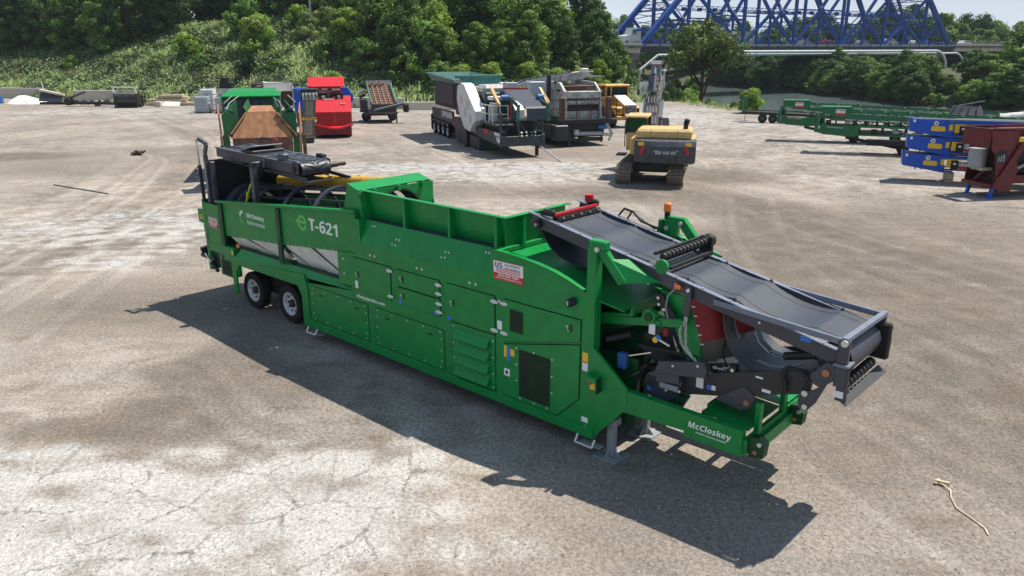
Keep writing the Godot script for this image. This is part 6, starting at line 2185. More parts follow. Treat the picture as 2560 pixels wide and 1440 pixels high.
	for k in 9:
		bx("belt_clip", T, M.pale, V(1.85 + k * 0.15, 3.72, -1.25), V(1.93 + k * 0.15, 3.78, -1.15))
	bx("under_belt_dark", T, M.black, V(0.4, 1.45, -4.5), V(3.0, 2.4, -1.0))
	var ut := B.new()
	ut.beam(V(0.3, 1.6, -0.2), V(2.2, 2.9, -2.2), 0.3, 0.3)
	obj("diagonal_chute", ut, M.teal_dark, T)
	for k in 8:
		bx("hydraulic_part", T, [M.pale, M.steel, M.black, M.galv][k % 4], V(1.5 + (k % 4) * 0.33, 1.45 + (k / 4) * 0.22, 0.32), V(1.62 + (k % 4) * 0.33, 1.56 + (k / 4) * 0.22, 0.5), 0.02)
	bm("prop_rod", T, M.galv_pale, V(2.95, 0.75, 0.4), V(3.3, 0.02, 3.4), 0.07, 0.07)


func pl_x(called: String, parent: Node3D, m: Material, zy: Array, x0: float, x1: float) -> MeshInstance3D:
	var g := B.new()
	var q := []
	for i in range(0, zy.size(), 2):
		q.append_array([zy[i], zy[i + 1]])
	g.plate_x(q, x0, x1)
	return obj(called, g, m, parent)


func screening_plant() -> void:
	var T := thing("screening_plant", "dusty white screening plant with overhead conveyor, right of the dark crusher", "screening plant", V(4.3, 0, -58.4), 0.336)
	# deck with handrails
	bx("platform", T, M.black, V(-0.3, 1.72, -8.0), V(4.5, 2.05, -0.9), 0.03)
	for y in [2.75, 3.4]:
		bm("handrail", T, M.maroon_dark, V(-1.0, y + 0.15, -1.0), V(4.5, y, -1.0), 0.05, 0.05)
		bm("handrail", T, M.maroon_dark, V(4.5, y, -1.0), V(4.5, y, -6.0), 0.05, 0.05)
	for x in [0.0, 1.1, 2.3, 3.4, 4.5]:
		bm("handrail_post", T, M.maroon_dark, V(x, 2.0, -1.0), V(x, 3.45, -1.0), 0.05, 0.05)
	for q in [[0.15, -1.6], [4.1, -1.6]]:
		bx("spring_post", T, M.rust_dark, V(q[0] - 0.2, 2.0, q[1] - 0.2), V(q[0] + 0.2, 3.7, q[1] + 0.2), 0.05)
	# screen box
	bx("screen_box_lower", T, M.white_old, V(0.75, 2.05, -7.5), V(3.5, 2.6, -2.2), 0.03)
	bx("screen_deck_gap", T, M.black, V(0.78, 2.6, -7.4), V(3.45, 3.1, -2.25))
	bx("screen_box_middle", T, M.white_old, V(0.8, 3.1, -7.5), V(3.55, 3.45, -2.15), 0.03)
	bx("screen_deck_gap", T, M.black, V(0.9, 3.45, -7.4), V(3.5, 3.56, -2.25))
	bx("screen_box_upper", T, M.white_old, V(1.0, 3.56, -7.6), V(3.7, 4.1, -2.1), 0.03)
	var bb := []
	var bl := B.new()
	for i in 6:
		for y in [3.62, 3.18]:
			bl.cyl(V(1.1 + i * 0.48, y, -2.15), V(1.1 + i * 0.48, y, -2.05), 0.04, 6)
	obj("bolt_heads", bl, M.black, T, "", "stuff")
	var sd := B.new()
	sd.plate_x([-1.9, 2.1, -2.2, 4.1, -3.2, 4.75, -8.0, 4.9, -8.0, 2.1], 0.55, 0.75)
	sd.plate_x([-1.9, 2.1, -2.2, 4.1, -3.2, 4.75, -8.0, 4.9, -8.0, 2.1], 3.55, 3.7)
	obj("screen_side", sd, M.white_old, T)
	var sp := B.new()
	sp.plate([-1.3, 2.2, 0.6, 2.2, 0.6, 4.2, -1.3, 4.5], -4.4, -4.3)
	obj("side_sheet", sp, M.white_old, T)
	bx("brand_plate", T, M.black, V(0.2, 4.1, -2.9), V(0.5, 4.25, -2.85))
	bm("red_beam", T, M.rust_dark, V(0.4, 4.75, -4.0), V(4.3, 4.05, -2.6), 0.2, 0.22)
	bx("feed_tray", T, M.maroon_dark, V(0.8, 4.1, -7.0), V(3.5, 4.5, -3.0), 0.03)
	bx("engine_housing", T, M.tank_grey, V(-1.9, 3.9, -4.2), V(-0.6, 4.85, -3.2), 0.05)
	bx("dark_beam", T, M.black, V(-0.35, 3.4, -3.6), V(-0.1, 5.3, -3.3))
	# overhead conveyor
	var cv := B.new()
	cv.plate([-2.6, 4.25, -1.0, 4.85, 1.2, 5.15, 3.1, 5.42, 3.9, 5.5, 4.2, 5.45, 4.9, 5.15, 3.2, 4.8, 1.0, 4.75, -1.2, 4.5], -7.2, -6.0)
	obj("overhead_conveyor", cv, M.white_old, T)
	var rb := B.new()
	rb.plate([-2.6, 4.3, -1.0, 4.9, 1.2, 5.2, 3.0, 5.44, 3.0, 5.47, 1.2, 5.24, -1.0, 4.94, -2.6, 4.35], -7.0, -6.2)
	obj("conveyor_belt", rb, M.rubber, T)
	for i in 9:
		bx("idler_frame", T, M.black, V(-1.4 + i * 0.55, 4.80 + i * 0.085, -5.99), V(-1.32 + i * 0.55, 4.98 + i * 0.085, -5.94))
	cy("conveyor_motor", T, M.black, V(4.1, 5.35, -6.6), V(5.0, 5.3, -6.6), 0.22)
	bx("motor_box", T, M.white, V(3.7, 5.4, -6.4), V(4.3, 5.75, -5.9), 0.04)
	bm("conveyor_lip", T, M.white_old, V(4.2, 5.08, -6.0), V(5.6, 5.1, -6.0), 0.3, 0.08)
	for x in [4.4, 4.7]:
		bm("conveyor_support", T, M.black, V(x, 3.2, -5.6), V(x - 0.2, 5.0, -6.4), 0.08, 0.1)
	# chassis, jack leg and front roller
	bx("chassis", T, M.black, V(-0.9, 0.7, -9.5), V(3.6, 1.72, -1.2), 0.05)
	bx("machinery", T, M.grey_dark, V(-0.8, 0.5, -1.6), V(0.3, 1.7, -0.6), 0.08)
	bx("jack_leg", T, M.black, V(0.36, 0.0, -1.0), V(0.6, 1.2, -0.8), 0.02)
	cy("front_roller", T, M.galv, V(1.0, 1.0, -1.0), V(3.3, 0.95, -1.0), 0.16)
	cy("front_roller", T, M.black, V(1.3, 0.58, -1.0), V(3.35, 0.52, -1.0), 0.16)
	bx("roller_bracket", T, M.white_old, V(0.9, 0.9, -1.2), V(1.3, 1.3, -0.8), 0.05)
	bx("roller_bracket", T, M.black, V(3.2, 0.3, -1.05), V(3.32, 1.2, -0.95))
	cy("drive_motor", T, M.motor_blue, V(3.0, 1.45, -1.2), V(3.7, 1.42, -1.2), 0.2)
	var fa := B.new()
	fa.beam(V(3.7, 1.75, -1.1), V(4.2, 0.85, -1.0), 0.1, 0.2)
	fa.beam(V(3.4, 0.85, -1.0), V(4.2, 0.85, -1.0), 0.1, 0.25)
	fa.beam(V(4.15, 0.9, -1.0), V(3.9, 0.35, -1.0), 0.1, 0.14)
	obj("roller_arm", fa, M.white_old, T)
	for z in [-7.0, -8.2]:
		for x in [-0.7, 3.4]:
			wheel(T, V(x, 0.5, z), 0.5, 0.28, M.white_old)


func dump_truck() -> void:
	var T := thing("dump_truck", "yellow articulated dump truck with white bonnet parked behind the screening plant", "dump truck", V(9.3, 0, -74.2), 0.336)
	var Y: Material = M.truck_yellow
	# bonnet and grille
	var g := B.new()
	g.plate_x([0.1, 1.35, 0.12, 2.1, -2.3, 2.95, -2.3, 1.35], 1.55, 2.9)
	obj("bonnet", g, Y, T)
	var hb := B.new()
	hb.slab(V(1.6, 2.13, 0.1), V(1.6, 2.98, -2.3), V(2.85, 2.98, -2.3), V(2.85, 2.13, 0.1), 0.06)
	obj("bonnet_top", hb, M.white, T)
	var gr := bx("grille", T, M.black, V(1.68, 1.42, 0.08), V(2.78, 2.06, 0.16), 0.02)
	for k in 4:
		bx("grille_bar", gr, M.galv, V(1.7, 1.5 + k * 0.14, 0.155), V(2.76, 1.54 + k * 0.14, 0.18))
	bm("grille_diagonal", gr, M.galv, V(1.9, 1.45, 0.185), V(2.6, 2.0, 0.185), 0.03, 0.04)
	bx("fender", T, Y, V(2.85, 1.2, -1.8), V(3.35, 2.0, 0.0), 0.12)
	bx("fender", T, Y, V(0.7, 1.2, -1.8), V(1.6, 2.0, 0.0), 0.12)
	bx("bumper", T, Y, V(0.7, 0.75, -0.5), V(3.3, 1.15, 0.25), 0.06)
	bx("headlight", T, M.glass, V(2.95, 1.5, 0.0), V(3.25, 1.75, 0.04), 0.02)
	bx("headlight", T, M.glass, V(0.85, 1.5, 0.0), V(1.2, 1.75, 0.04), 0.02)
	# cab
	bx("cab_base", T, Y, V(0.75, 1.9, -4.4), V(3.25, 2.85, -2.3), 0.05)
	bx("cab_glass", T, M.glass, V(0.82, 2.85, -4.3), V(3.18, 3.75, -2.4), 0.08)
	bx("cab_roof", T, Y, V(0.65, 3.75, -4.5), V(3.35, 3.98, -2.2), 0.1)
	for x in [0.82, 1.35, 3.18]:
		bx("cab_pillar", T, Y, V(x - 0.06, 2.8, -2.45), V(x + 0.06, 3.8, -2.33))
	bx("cab_pillar", T, Y, V(0.76, 2.8, -3.6), V(0.86, 3.8, -3.45))
	bm("wiper", T, M.black, V(1.9, 2.9, -2.36), V(2.4, 3.5, -2.36), 0.03, 0.03)
	bm("mirror_arm", T, M.black, V(3.2, 3.5, -2.3), V(4.2, 3.5, -2.2), 0.05, 0.05)
	bx("mirror", T, M.black, V(4.15, 2.9, -2.25), V(4.4, 3.5, -2.15), 0.02)
	bm("mirror_arm", T, M.black, V(3.2, 3.6, -2.3), V(3.6, 2.7, -2.0), 0.04, 0.04)
	# ladder and rails at its side
	for k in 4:
		bx("step", T, M.rust, V(0.3, 0.8 + k * 0.35, -1.6), V(0.75, 0.88 + k * 0.35, -1.0))
	bm("side_rail", T, M.rust, V(0.2, 2.9, -1.2), V(0.2, 1.0, -0.6), 0.06, 0.06)
	bm("side_rail", T, M.rust, V(-0.6, 2.9, -2.0), V(0.2, 2.5, -1.0), 0.06, 0.06)
	# body
	var b := B.new()
	b.plate_x([-5.2, 2.2, -5.0, 3.95, -11.5, 3.6, -12.2, 2.4, -7.5, 1.5], -0.3, 3.4)
	obj("dump_body", b, M.rust_yellow, T)
	for k in 5:
		bx("body_rib", T, M.rust_yellow, V(-0.4, 2.0, -6.0 - k * 1.15), V(-0.28, 3.7, -5.8 - k * 1.15))
	bx("rear_chassis", T, M.black, V(1.0, 0.9, -11.0), V(2.8, 1.6, -2.0), 0.05)
	for q in [[-1.0, 0.85], [-7.6, 0.85], [-9.6, 0.85]]:
		for x in [0.75, 3.15]:
			var w := wheel(T, V(x, q[1], q[0]), q[1], 0.62, Y)
			w.rotation.y = PI / 2 if x > 2 else -PI / 2


func excavator() -> void:
	var T := thing("tracked_excavator", "tan and grey tracked excavator seen from behind with its boom raised", "excavator", V(5.75, 0, -42.1), -0.27)
	# undercarriage
	for x in [0.0, 2.83]:
		var t := sub("track", T, V(x, 0, 0))
		var out := [0.05, 0.52, -0.02, 0.3, -0.35, 0.02, -4.4, 0.02, -4.85, 0.3, -4.9, 0.6, -4.6, 0.92, -0.5, 0.98, -0.15, 0.85]
		var core := B.new()
		core.plate_x([-0.1, 0.5, -0.42, 0.12, -4.4, 0.12, -4.75, 0.5, -4.5, 0.84, -0.5, 0.88], 0.12, 0.72)
		obj("track_frame", core, M.grey_dark, t)
		# shoes round the loop
		var loop := PackedVector2Array()
		for i in range(0, out.size(), 2):
			loop.push_back(Vector2(out[i], out[i + 1]))
		var total := 0.0
		for i in loop.size():
			total += loop[i].distance_to(loop[(i + 1) % loop.size()])
		var n := 52
		for k in n:
			var at := total * k / n
			var i := 0
			while at > loop[i].distance_to(loop[(i + 1) % loop.size()]):
				at -= loop[i].distance_to(loop[(i + 1) % loop.size()])
				i += 1
			var p := loop[i].lerp(loop[(i + 1) % loop.size()], at / loop[i].distance_to(loop[(i + 1) % loop.size()]))
			var dd := (loop[(i + 1) % loop.size()] - loop[i]).normalized()
			var ay := V(0, dd.y, dd.x)
			var s := B.new()
			var nrm := ay.cross(Vector3.RIGHT)
			s.obox(Transform3D(Basis(Vector3.RIGHT, nrm, Vector3.RIGHT.cross(nrm)), V(0.42, p.y + 0.0, p.x)), V(0.86, 0.05, total / n * 0.86))
			s.obox(Transform3D(Basis(Vector3.RIGHT, nrm, Vector3.RIGHT.cross(nrm)), V(0.42, p.y, p.x) - nrm * (0.03 if nrm.y * (p.y - 0.5) < 0 else -0.03)), V(0.86, 0.07, 0.025))
			obj("track_shoe", s, M.track_shoe, t)
		for k in 6:
			cy("track_roller", t, M.black, V(0.1, 0.3, -0.8 - k * 0.65), V(0.76, 0.3, -0.8 - k * 0.65), 0.16)
	bx("car_body", T, M.grey_dark, V(0.8, 0.55, -3.4), V(2.85, 1.1, -1.2), 0.1)
	cy("slew_ring", T, M.black, V(1.85, 1.05, -2.3), V(1.85, 1.3, -2.3), 0.75, 24)
	# upper structure
	bx("upper_frame", T, M.grey_dark, V(0.55, 1.25, -4.3), V(3.6, 1.6, -0.4), 0.05)
	# counterweight, rounded in plan and profile
	var cw := B.new()
	var prof := [[1.28, -0.35], [1.24, 0.0], [1.34, 0.22], [1.75, 0.32], [2.2, 0.30], [2.46, 0.16], [2.50, -0.35]]
	var rows := []
	for q in prof:
		var row := []
		for i in 17:
			var u := i / 16.0 * 2.0 - 1.0
			var bulge := (1.0 - pow(absf(u), 3.0)) * 0.34
			var half := 1.62 - (0.16 if q[0] < 1.3 else 0.0)
			row.append(V(2.64 + u * half, q[0], 0.42 + q[1] + bulge - 0.34))
		rows.append(row)
	for j in rows.size() - 1:
		for i in 16:
			cw.qout(rows[j][i], rows[j][i + 1], rows[j + 1][i + 1], rows[j + 1][i], V(2.64, 1.85, -0.4))
	for j in [0, rows.size() - 1]:
		for i in 16:
			cw.qout(rows[j][i], rows[j][i + 1], V(2.64, rows[j][0].y, -0.8), V(2.64, rows[j][0].y, -0.8), V(2.64, 1.85, -0.4))
	var ends := B.new()
	cw.bb(V(1.04, 1.3, -0.9), V(4.24, 2.48, -0.2), 0.06)
	var co := obj("counterweight", cw, M.cw, T)
	text("lettering", "\"flat out sir\"", M.letter, co, V(2.72, 1.92, 0.752), 1.26, 0.2, Basis(Vector3.RIGHT, -0.02), false, "Droid Serif")
	for s in [-1.0, 1.0]:
		var r := B.new()
		var bs := Basis(Vector3.UP, s * 0.12)
		r.plate([-0.12 * s - 0.1, 0.22, 0.1 - 0.12 * s, 0.22, 0.08 + 0.02 * s, -0.22, -0.06 + 0.02 * s, -0.22], 0.0, 0.012)
		var ro := obj("reflector", r, M.red, co)
		ro.transform = Transform3D(bs, V(2.64 + s * 1.22, 1.98, 0.655))
		var y := bx("warning_sticker", co, M.label_yellow, V(-0.16, -0.09, 0), V(0.16, 0.09, 0.012))
		y.transform = Transform3D(bs, V(2.64 + s * 1.25, 2.32, 0.55))
	bx("lift_eye", co, M.cw, V(2.58, 2.48, -0.3), V(2.7, 2.56, 0.0), 0.02)
	# engine hood, tan
	var eh := B.new()
	eh.bb(V(1.0, 2.46, -2.6), V(3.98, 3.02, -0.25), 0.12)
	var eo := obj("engine_hood", eh, M.cream, T)
	for x in [1.8, 3.25]:
		bx("hood_seam", eo, M.gasket, V(x, 2.5, -0.3), V(x + 0.015, 2.98, -0.244))
	bm("hood_crease", eo, M.cream, V(1.6, 2.66, -0.25), V(3.1, 2.62, -0.25), 0.04, 0.04)
	bx("side_panel", T, M.cream, V(0.7, 1.6, -3.6), V(1.05, 2.5, -0.4), 0.05)
	bx("side_panel", T, M.cream, V(3.7, 1.6, -3.8), V(4.1, 2.46, -0.6), 0.06)
	var ex := cy("exhaust", T, M.black, V(3.62, 2.9, -0.9), V(3.62, 3.3, -0.9), 0.13, 14)
	cy("exhaust_tip", ex, M.gasket, V(3.62, 3.28, -0.9), V(3.7, 3.52, -0.86), 0.15, 14)
	# cab, left
	bx("cab_base", T, M.cream, V(0.2, 1.6, -4.6), V(1.35, 2.6, -2.5), 0.06)
	bx("cab_glass", T, M.glass, V(0.24, 2.55, -4.5), V(1.31, 3.42, -2.55), 0.05)
	bx("cab_roof", T, M.cream, V(0.12, 3.4, -4.7), V(1.42, 3.56, -2.4), 0.07)
	for q in [[0.2, -2.56], [1.34, -2.56], [0.2, -3.6], [0.2, -4.5], [1.34, -4.5]]:
		bx("cab_pillar", T, M.grey_dark, V(q[0] - 0.06, 2.5, q[1] - 0.06), V(q[0] + 0.06, 3.45, q[1] + 0.06), 0.01)
	bx("cab_roof_edge", T, M.black, V(0.3, 3.36, -2.44), V(1.3, 3.44, -2.38))
	bm("cab_handrail", T, M.black, V(0.05, 1.7, -3.2), V(0.05, 3.1, -3.2), 0.05, 0.05)
	bx("step_plate", T, M.grey_dark, V(-0.25, 1.35, -2.6), V(0.3, 1.45, -1.8), 0.02)
	# boom and stick, folded up and away
	var bo := sub("boom", T, V(-0.7, 0, 0))
	bo.scale.x = 1.25
	var side := [-4.0, 1.9, -4.5, 2.2, -6.2, 4.3, -7.4, 5.5, -7.8, 5.6, -8.0, 5.2, -6.9, 4.1, -5.5, 2.3, -4.6, 1.6]
	for x in [1.30, 1.92]:
		pl_x("boom_plate", bo, M.boom, side, x - 0.04, x + 0.04)
	pl_x("boom_box", bo, M.boom, [-4.1, 1.95, -6.2, 4.2, -7.5, 5.4, -7.8, 5.2, -6.9, 4.15, -5.4, 2.3, -4.6, 1.7], 1.34, 1.88)
	var tb := B.new()
	for k in 4:
		var x := 1.40 + k * 0.145
		tb.tube(PackedVector3Array([V(x, 2.3, -4.1), V(x, 3.0, -4.75), V(x, 4.35, -6.1), V(x + 0.02, 5.4, -7.2), V(x, 5.7, -7.5)]), 0.032, 6)
	for k in 5:
		tb.bb(V(1.34, 2.9 + k * 0.6, -4.66 - k * 0.56), V(1.92, 2.95 + k * 0.6, -4.58 - k * 0.56))
	obj("boom_hoses", tb, M.boom, bo)
	for x in [1.16, 2.06]:
		ram("boom_ram", bo, V(x, 1.8, -4.9), V(x, 4.2, -6.6), 0.10, 0.55, M.grey)
	ram("stick_ram", bo, V(1.6, 4.6, -6.3), V(1.55, 6.3, -7.7), 0.12, 0.62, M.grey)
	var st := B.new()
	st.plate_x([-7.3, 5.0, -7.5, 6.3, -7.9, 6.5, -8.3, 5.9, -8.6, 3.0, -8.2, 3.0], 1.35, 1.8)
	obj("stick", st, M.boom, bo)
	cy("stick_pin", bo, M.steel, V(1.25, 6.35, -7.75), V(1.9, 6.35, -7.75), 0.1)
	var bk := B.new()
	bk.plate_x([-8.2, 3.0, -7.6, 2.2, -7.9, 1.2, -8.6, 0.9, -9.1, 1.6, -9.0, 2.6], 0.85, 2.3)
	obj("bucket", bk, M.grey_dark, bo)


func stacker(label: String, at: Vector3, turn: float) -> void:
	var T := thing("stacking_conveyor", label, "conveyor", at, turn, "green folded stacking conveyors by the river")
	var L := 22.0
	var G: Material = M.green_dark2
	# four long chords falling gently to the far end
	for z in [0.0, -1.5]:
		bm("chord", T, G, V(1.9, 2.95, z), V(L, 2.35, z), 0.09, 0.1)
		bm("chord", T, G, V(2.0, 2.52, z), V(L, 1.95, z), 0.09, 0.16)
		bm("chord", T, G, V(1.9, 1.9, z), V(L, 1.8, z), 0.09, 0.1)
		bm("chord", T, G, V(0.4, 1.35, z), V(L, 1.25, z), 0.09, 0.12)
		lattice(T, G, V(2.0, 3.05, z), V(L, 2.4, z), V(2.0, 2.6, z), V(L, 2.0, z), 22, 0.05)
		lattice(T, G, V(4.5, 1.9, z), V(L, 1.8, z), V(4.5, 1.35, z), V(L, 1.25, z), 12, 0.07)
	for i in 12:
		bm("tie", T, G, V(2.6 + i * 1.6, 2.94 - i * 0.045, 0), V(2.6 + i * 1.6, 2.94 - i * 0.045, -1.5), 0.06, 0.06)
	# belt on troughing idlers
	bm("belt", T, M.rubber, V(0.6, 2.3, -0.75), V(L, 1.9, -0.75), 1.1, 0.05)
	for i in 14:
		bx("idler", T, M.black, V(2.2 + i * 0.75, 1.95 - i * 0.012, -1.2), V(2.32 + i * 0.75, 2.35 - i * 0.018, -0.05), 0.03)
	# head box of plates
	pl("head_side", T, G, [0.0, 3.25, 2.0, 3.15, 2.05, 2.5, 0.9, 2.55, 0.4, 2.75, 0.1, 2.6], -0.03, 0.03)
	pl("head_side", T, G, [0.0, 3.25, 2.0, 3.15, 2.05, 2.5, 0.9, 2.55, 0.4, 2.75, 0.1, 2.6], -1.53, -1.47)
	bx("head_top", T, G, V(0.0, 3.2, -1.5), V(1.95, 3.24, 0.0))
	pl("lower_side", T, G, [-0.15, 1.42, 0.5, 1.3, 2.0, 1.2, 2.6, 1.25, 2.6, 1.85, 0.4, 1.95, 0.1, 2.1], -0.03, 0.03)
	pl("head_end", T, G, [-0.35, 1.45, -0.15, 1.42, 0.1, 2.6, -0.1, 2.75, -0.35, 1.95], -1.5, 0.0)
	bm("head_frame", T, G, V(0.35, 1.4, 0.05), V(0.25, 2.6, 0.05), 0.08, 0.12)
	bm("side_bar", T, M.galv, V(0.45, 1.85, 0.06), V(1.6, 1.78, 0.06), 0.05, 0.08)
	bx("head_drum_guard", T, M.black, V(0.0, 1.9, -1.3), V(0.3, 2.4, -0.2), 0.08)
	sales_sign(T, V(1.28, 2.88, 0.035), 0.62, 0.4, Basis(), false)
	for k in 4:
		cy("machine_part", T, [M.black, M.galv, M.rust_dark, M.black][k], V(3.4 + k * 1.4, 1.6, -0.1), V(3.8 + k * 1.4, 1.6, -0.1), 0.16)
	# tongue and undercarriage
	bm("tongue", T, M.black, V(1.8, 1.1, -0.6), V(5.4, 0.45, -0.6), 0.22, 0.2, 0.02)
	bx("base_frame", T, M.black, V(3.2, 0.62, -1.4), V(9.0, 0.95, 0.0), 0.03)
	lattice(T, G, V(2.3, 2.45, 0.05), V(L, 1.9, 0.05), V(2.3, 1.9, 0.05), V(L, 1.75, 0.05), 26, 0.06)
	for i in 10:
		bx("idler_frame", T, M.black, V(2.6 + i * 1.5, 1.3, -1.4), V(2.72 + i * 1.5, 1.9, -0.1), 0.02)
	for x in [5.6, 8.6]:
		for z in [-0.15, -1.35]:
			wheel(T, V(x, 0.38, z), 0.38, 0.24, M.black)


func blue_conveyor(label: String, at: Vector3, turn: float) -> void:
	var T := thing("blue_conveyor", label, "conveyor", at, turn, "blue conveyors stacked three high")
	var L := 14.0
	pl("head_side", T, M.blue, [0.0, 0.70, 2.0, 0.60, 2.2, -0.32, 2.0, -0.30, 0.05, 0.02], -0.04, 0.04)
	pl("head_side", T, M.blue, [0.0, 0.70, 2.0, 0.60, 2.2, -0.32, 2.0, -0.30, 0.05, 0.02], -1.24, -1.16)
	var e := B.new()
	e.slab(V(0.0, 0.70, -1.2), V(0.05, 0.02, -1.2), V(0.05, 0.02, 0.0), V(0.0, 0.70, 0.0), 0.04)
	e.slab(V(0.05, 0.02, -1.2), V(2.1, -0.31, -1.2), V(2.1, -0.31, 0.0), V(0.05, 0.02, 0.0), 0.04)
	obj("head_end", e, M.blue, T)
	var bt := B.new()
	bt.slab(V(0.1, 0.66, -1.1), V(L, 0.5, -1.1), V(L, 0.5, -0.1), V(0.1, 0.66, -0.1), 0.04)
	obj("belt", bt, M.rubber, T)
	for z in [0.0, -1.2]:
		bm("chord", T, M.blue, V(2.0, 0.55, z), V(L, 0.45, z), 0.08, 0.12)
		bm("chord", T, M.blue, V(2.1, -0.14, z), V(L, -0.2, z), 0.08, 0.1)
		bm("chord", T, M.motor_blue, V(2.2, -0.02, z), V(L, -0.08, z), 0.05, 0.03)
	lattice(T, M.blue, V(2.2, 0.5, 0), V(L, 0.45, 0), V(2.2, -0.14, 0), V(L, -0.2, 0), 14, 0.05)
	bx("panel_post", T, M.blue, V(1.9, -0.2, 0.0), V(2.1, 0.6, 0.06), 0.01)
	pl("yellow_plate", T, M.label_yellow, [1.06, 0.25, 1.1, 0.32, 1.72, 0.30, 1.76, 0.22, 1.76, 0.1, 1.72, 0.03, 1.1, 0.05, 1.06, 0.12], 0.04, 0.06)
	var dm: Material = M.sign_white
	cy("round_sticker", T, dm, V(1.28, 0.46, 0.04), V(1.28, 0.46, 0.05), 0.12, 18)
	pl("round_sticker_print", T, M.motor_blue, [1.2, 0.44, 1.28, 0.52, 1.36, 0.46, 1.28, 0.40], 0.05, 0.055)
	bx("small_sticker", T, M.pale, V(0.14, 0.5, 0.04), V(0.26, 0.64, 0.05))
	bx("yellow_panel", T, M.label_yellow, V(1.92, 0.1, 0.06), V(2.1, 0.42, 0.075))
	bx("yellow_panel", T, M.label_yellow, V(2.2, -0.02, 0.06), V(2.75, 0.44, 0.08))
	bx("control_box", T, M.black, V(2.42, -0.1, 0.08), V(2.78, 0.38, 0.2), 0.02)
	bx("control_label", T, M.pale, V(2.52, 0.16, 0.2), V(2.66, 0.26, 0.21))
	sales_sign(T, V(3.05, 0.14, 0.09), 0.55, 0.42, Basis(), false)
	bx("yellow_panel", T, M.label_yellow, V(3.35, -0.1, 0.06), V(3.8, 0.36, 0.08))
	bx("skirt", T, M.pale, V(2.2, 0.62, -0.4), V(L, 0.72, -0.34))
	for x in [0.7, 1.0]:
		bx("stack_block", T, M.pale, V(x, -0.24, -0.5), V(x + 0.08, 0.0, -0.3))


func maroon_feeder() -> void:
	var T := thing("maroon_feeder", "maroon steel feeder frame on blue jack legs at the right edge", "feeder", V(23.75, 0, -37.4), 0.1396)
	var R: Material = M.maroon
	# open end frame of plates
	pl("side_plate", T, R, [0.37, 0.34, 1.05, 0.3, 1.3, 1.4, 1.1, 1.9, 0.9, 2.6, 1.5, 3.3, -0.5, 3.4, -0.3, 2.4, -0.05, 2.1], -0.08, 0.0)
	pl("side_plate", T, R, [0.2, 0.5, 0.7, 0.5, 0.9, 1.4, 0.9, 3.3, -0.05, 3.36, -0.05, 0.62], -1.88, -1.8)
	cy("plate_hole", T, M.black, V(0.25, 2.05, -0.02), V(0.25, 2.05, 0.012), 0.34, 20)
	for k in 3:
		bx("hole_part", T, M.galv, V(0.06 + k * 0.14, 1.8, 0.01), V(0.14 + k * 0.14, 2.05 + k * 0.06, 0.05), 0.02)
	bx("top_frame", T, R, V(-0.5, 3.28, -1.88), V(8.0, 3.42, -1.78))
	bx("top_frame", T, R, V(-0.5, 3.28, -0.1), V(8.0, 3.42, 0.0))
	bx("end_beam", T, R, V(-0.55, 2.5, -1.84), V(-0.45, 3.4, -0.04), 0.01)
	bx("end_inner", T, M.maroon_dark, V(0.5, 0.5, -1.8), V(0.56, 3.3, -0.08))
	bx("end_sill", T, R, V(-0.2, 0.5, -1.9), V(0.3, 0.7, 0.0), 0.02)
	cy("grey_drum", T, M.galv, V(-0.1, 2.35, -1.15), V(-0.1, 1.4, -1.15), 0.42, 24)
	bx("timber_block", T, M.wood, V(-0.2, 1.28, -1.4), V(0.4, 1.42, -0.6), 0.02)
	bm("end_brace", T, R, V(0.1, 0.6, -1.5), V(0.4, 1.4, -0.9), 0.2, 0.12)
	# diagonal brace and long body to the right
	bm("diagonal_brace", T, R, V(0.1, 0.5, 0.06), V(1.3, 2.7, 0.06), 0.12, 0.3, 0.02)
	bx("long_body", T, R, V(1.0, 2.5, -1.8), V(9.0, 3.3, 0.0), 0.03)
	bx("long_sill", T, R, V(0.9, 0.7, -1.8), V(9.0, 1.1, -0.02), 0.03)
	bx("machinery", T, M.black, V(1.1, 1.1, -1.5), V(8.0, 2.4, -0.5), 0.1)
	for k in 4:
		cy("pipe", T, [M.galv, M.black, M.steel, M.black][k], V(1.2 + k * 0.6, 1.3 + k * 0.2, -0.3), V(2.6 + k * 0.6, 1.9 + k * 0.15, -0.3), 0.09)
	bx("yellow_motor", T, M.label_yellow, V(1.0, 2.75, 0.0), V(1.4, 3.0, 0.1), 0.04)
	bx("tail_foot", T, R, V(0.35, 0.28, -0.5), V(1.1, 0.5, 0.02), 0.02)
	for q in [[0.05, -0.02], [0.1, -1.62], [6.0, -0.02], [6.0, -1.62]]:
		var j := sub("jack_leg", T, V(q[0], 0, q[1]))
		bm("leg", j, M.blue, V(-0.08, 0.02, 0), V(0.06, 0.62, 0), 0.14, 0.14)
		bx("foot", j, M.blue, V(-0.2, 0.0, -0.12), V(0.1, 0.03, 0.12))


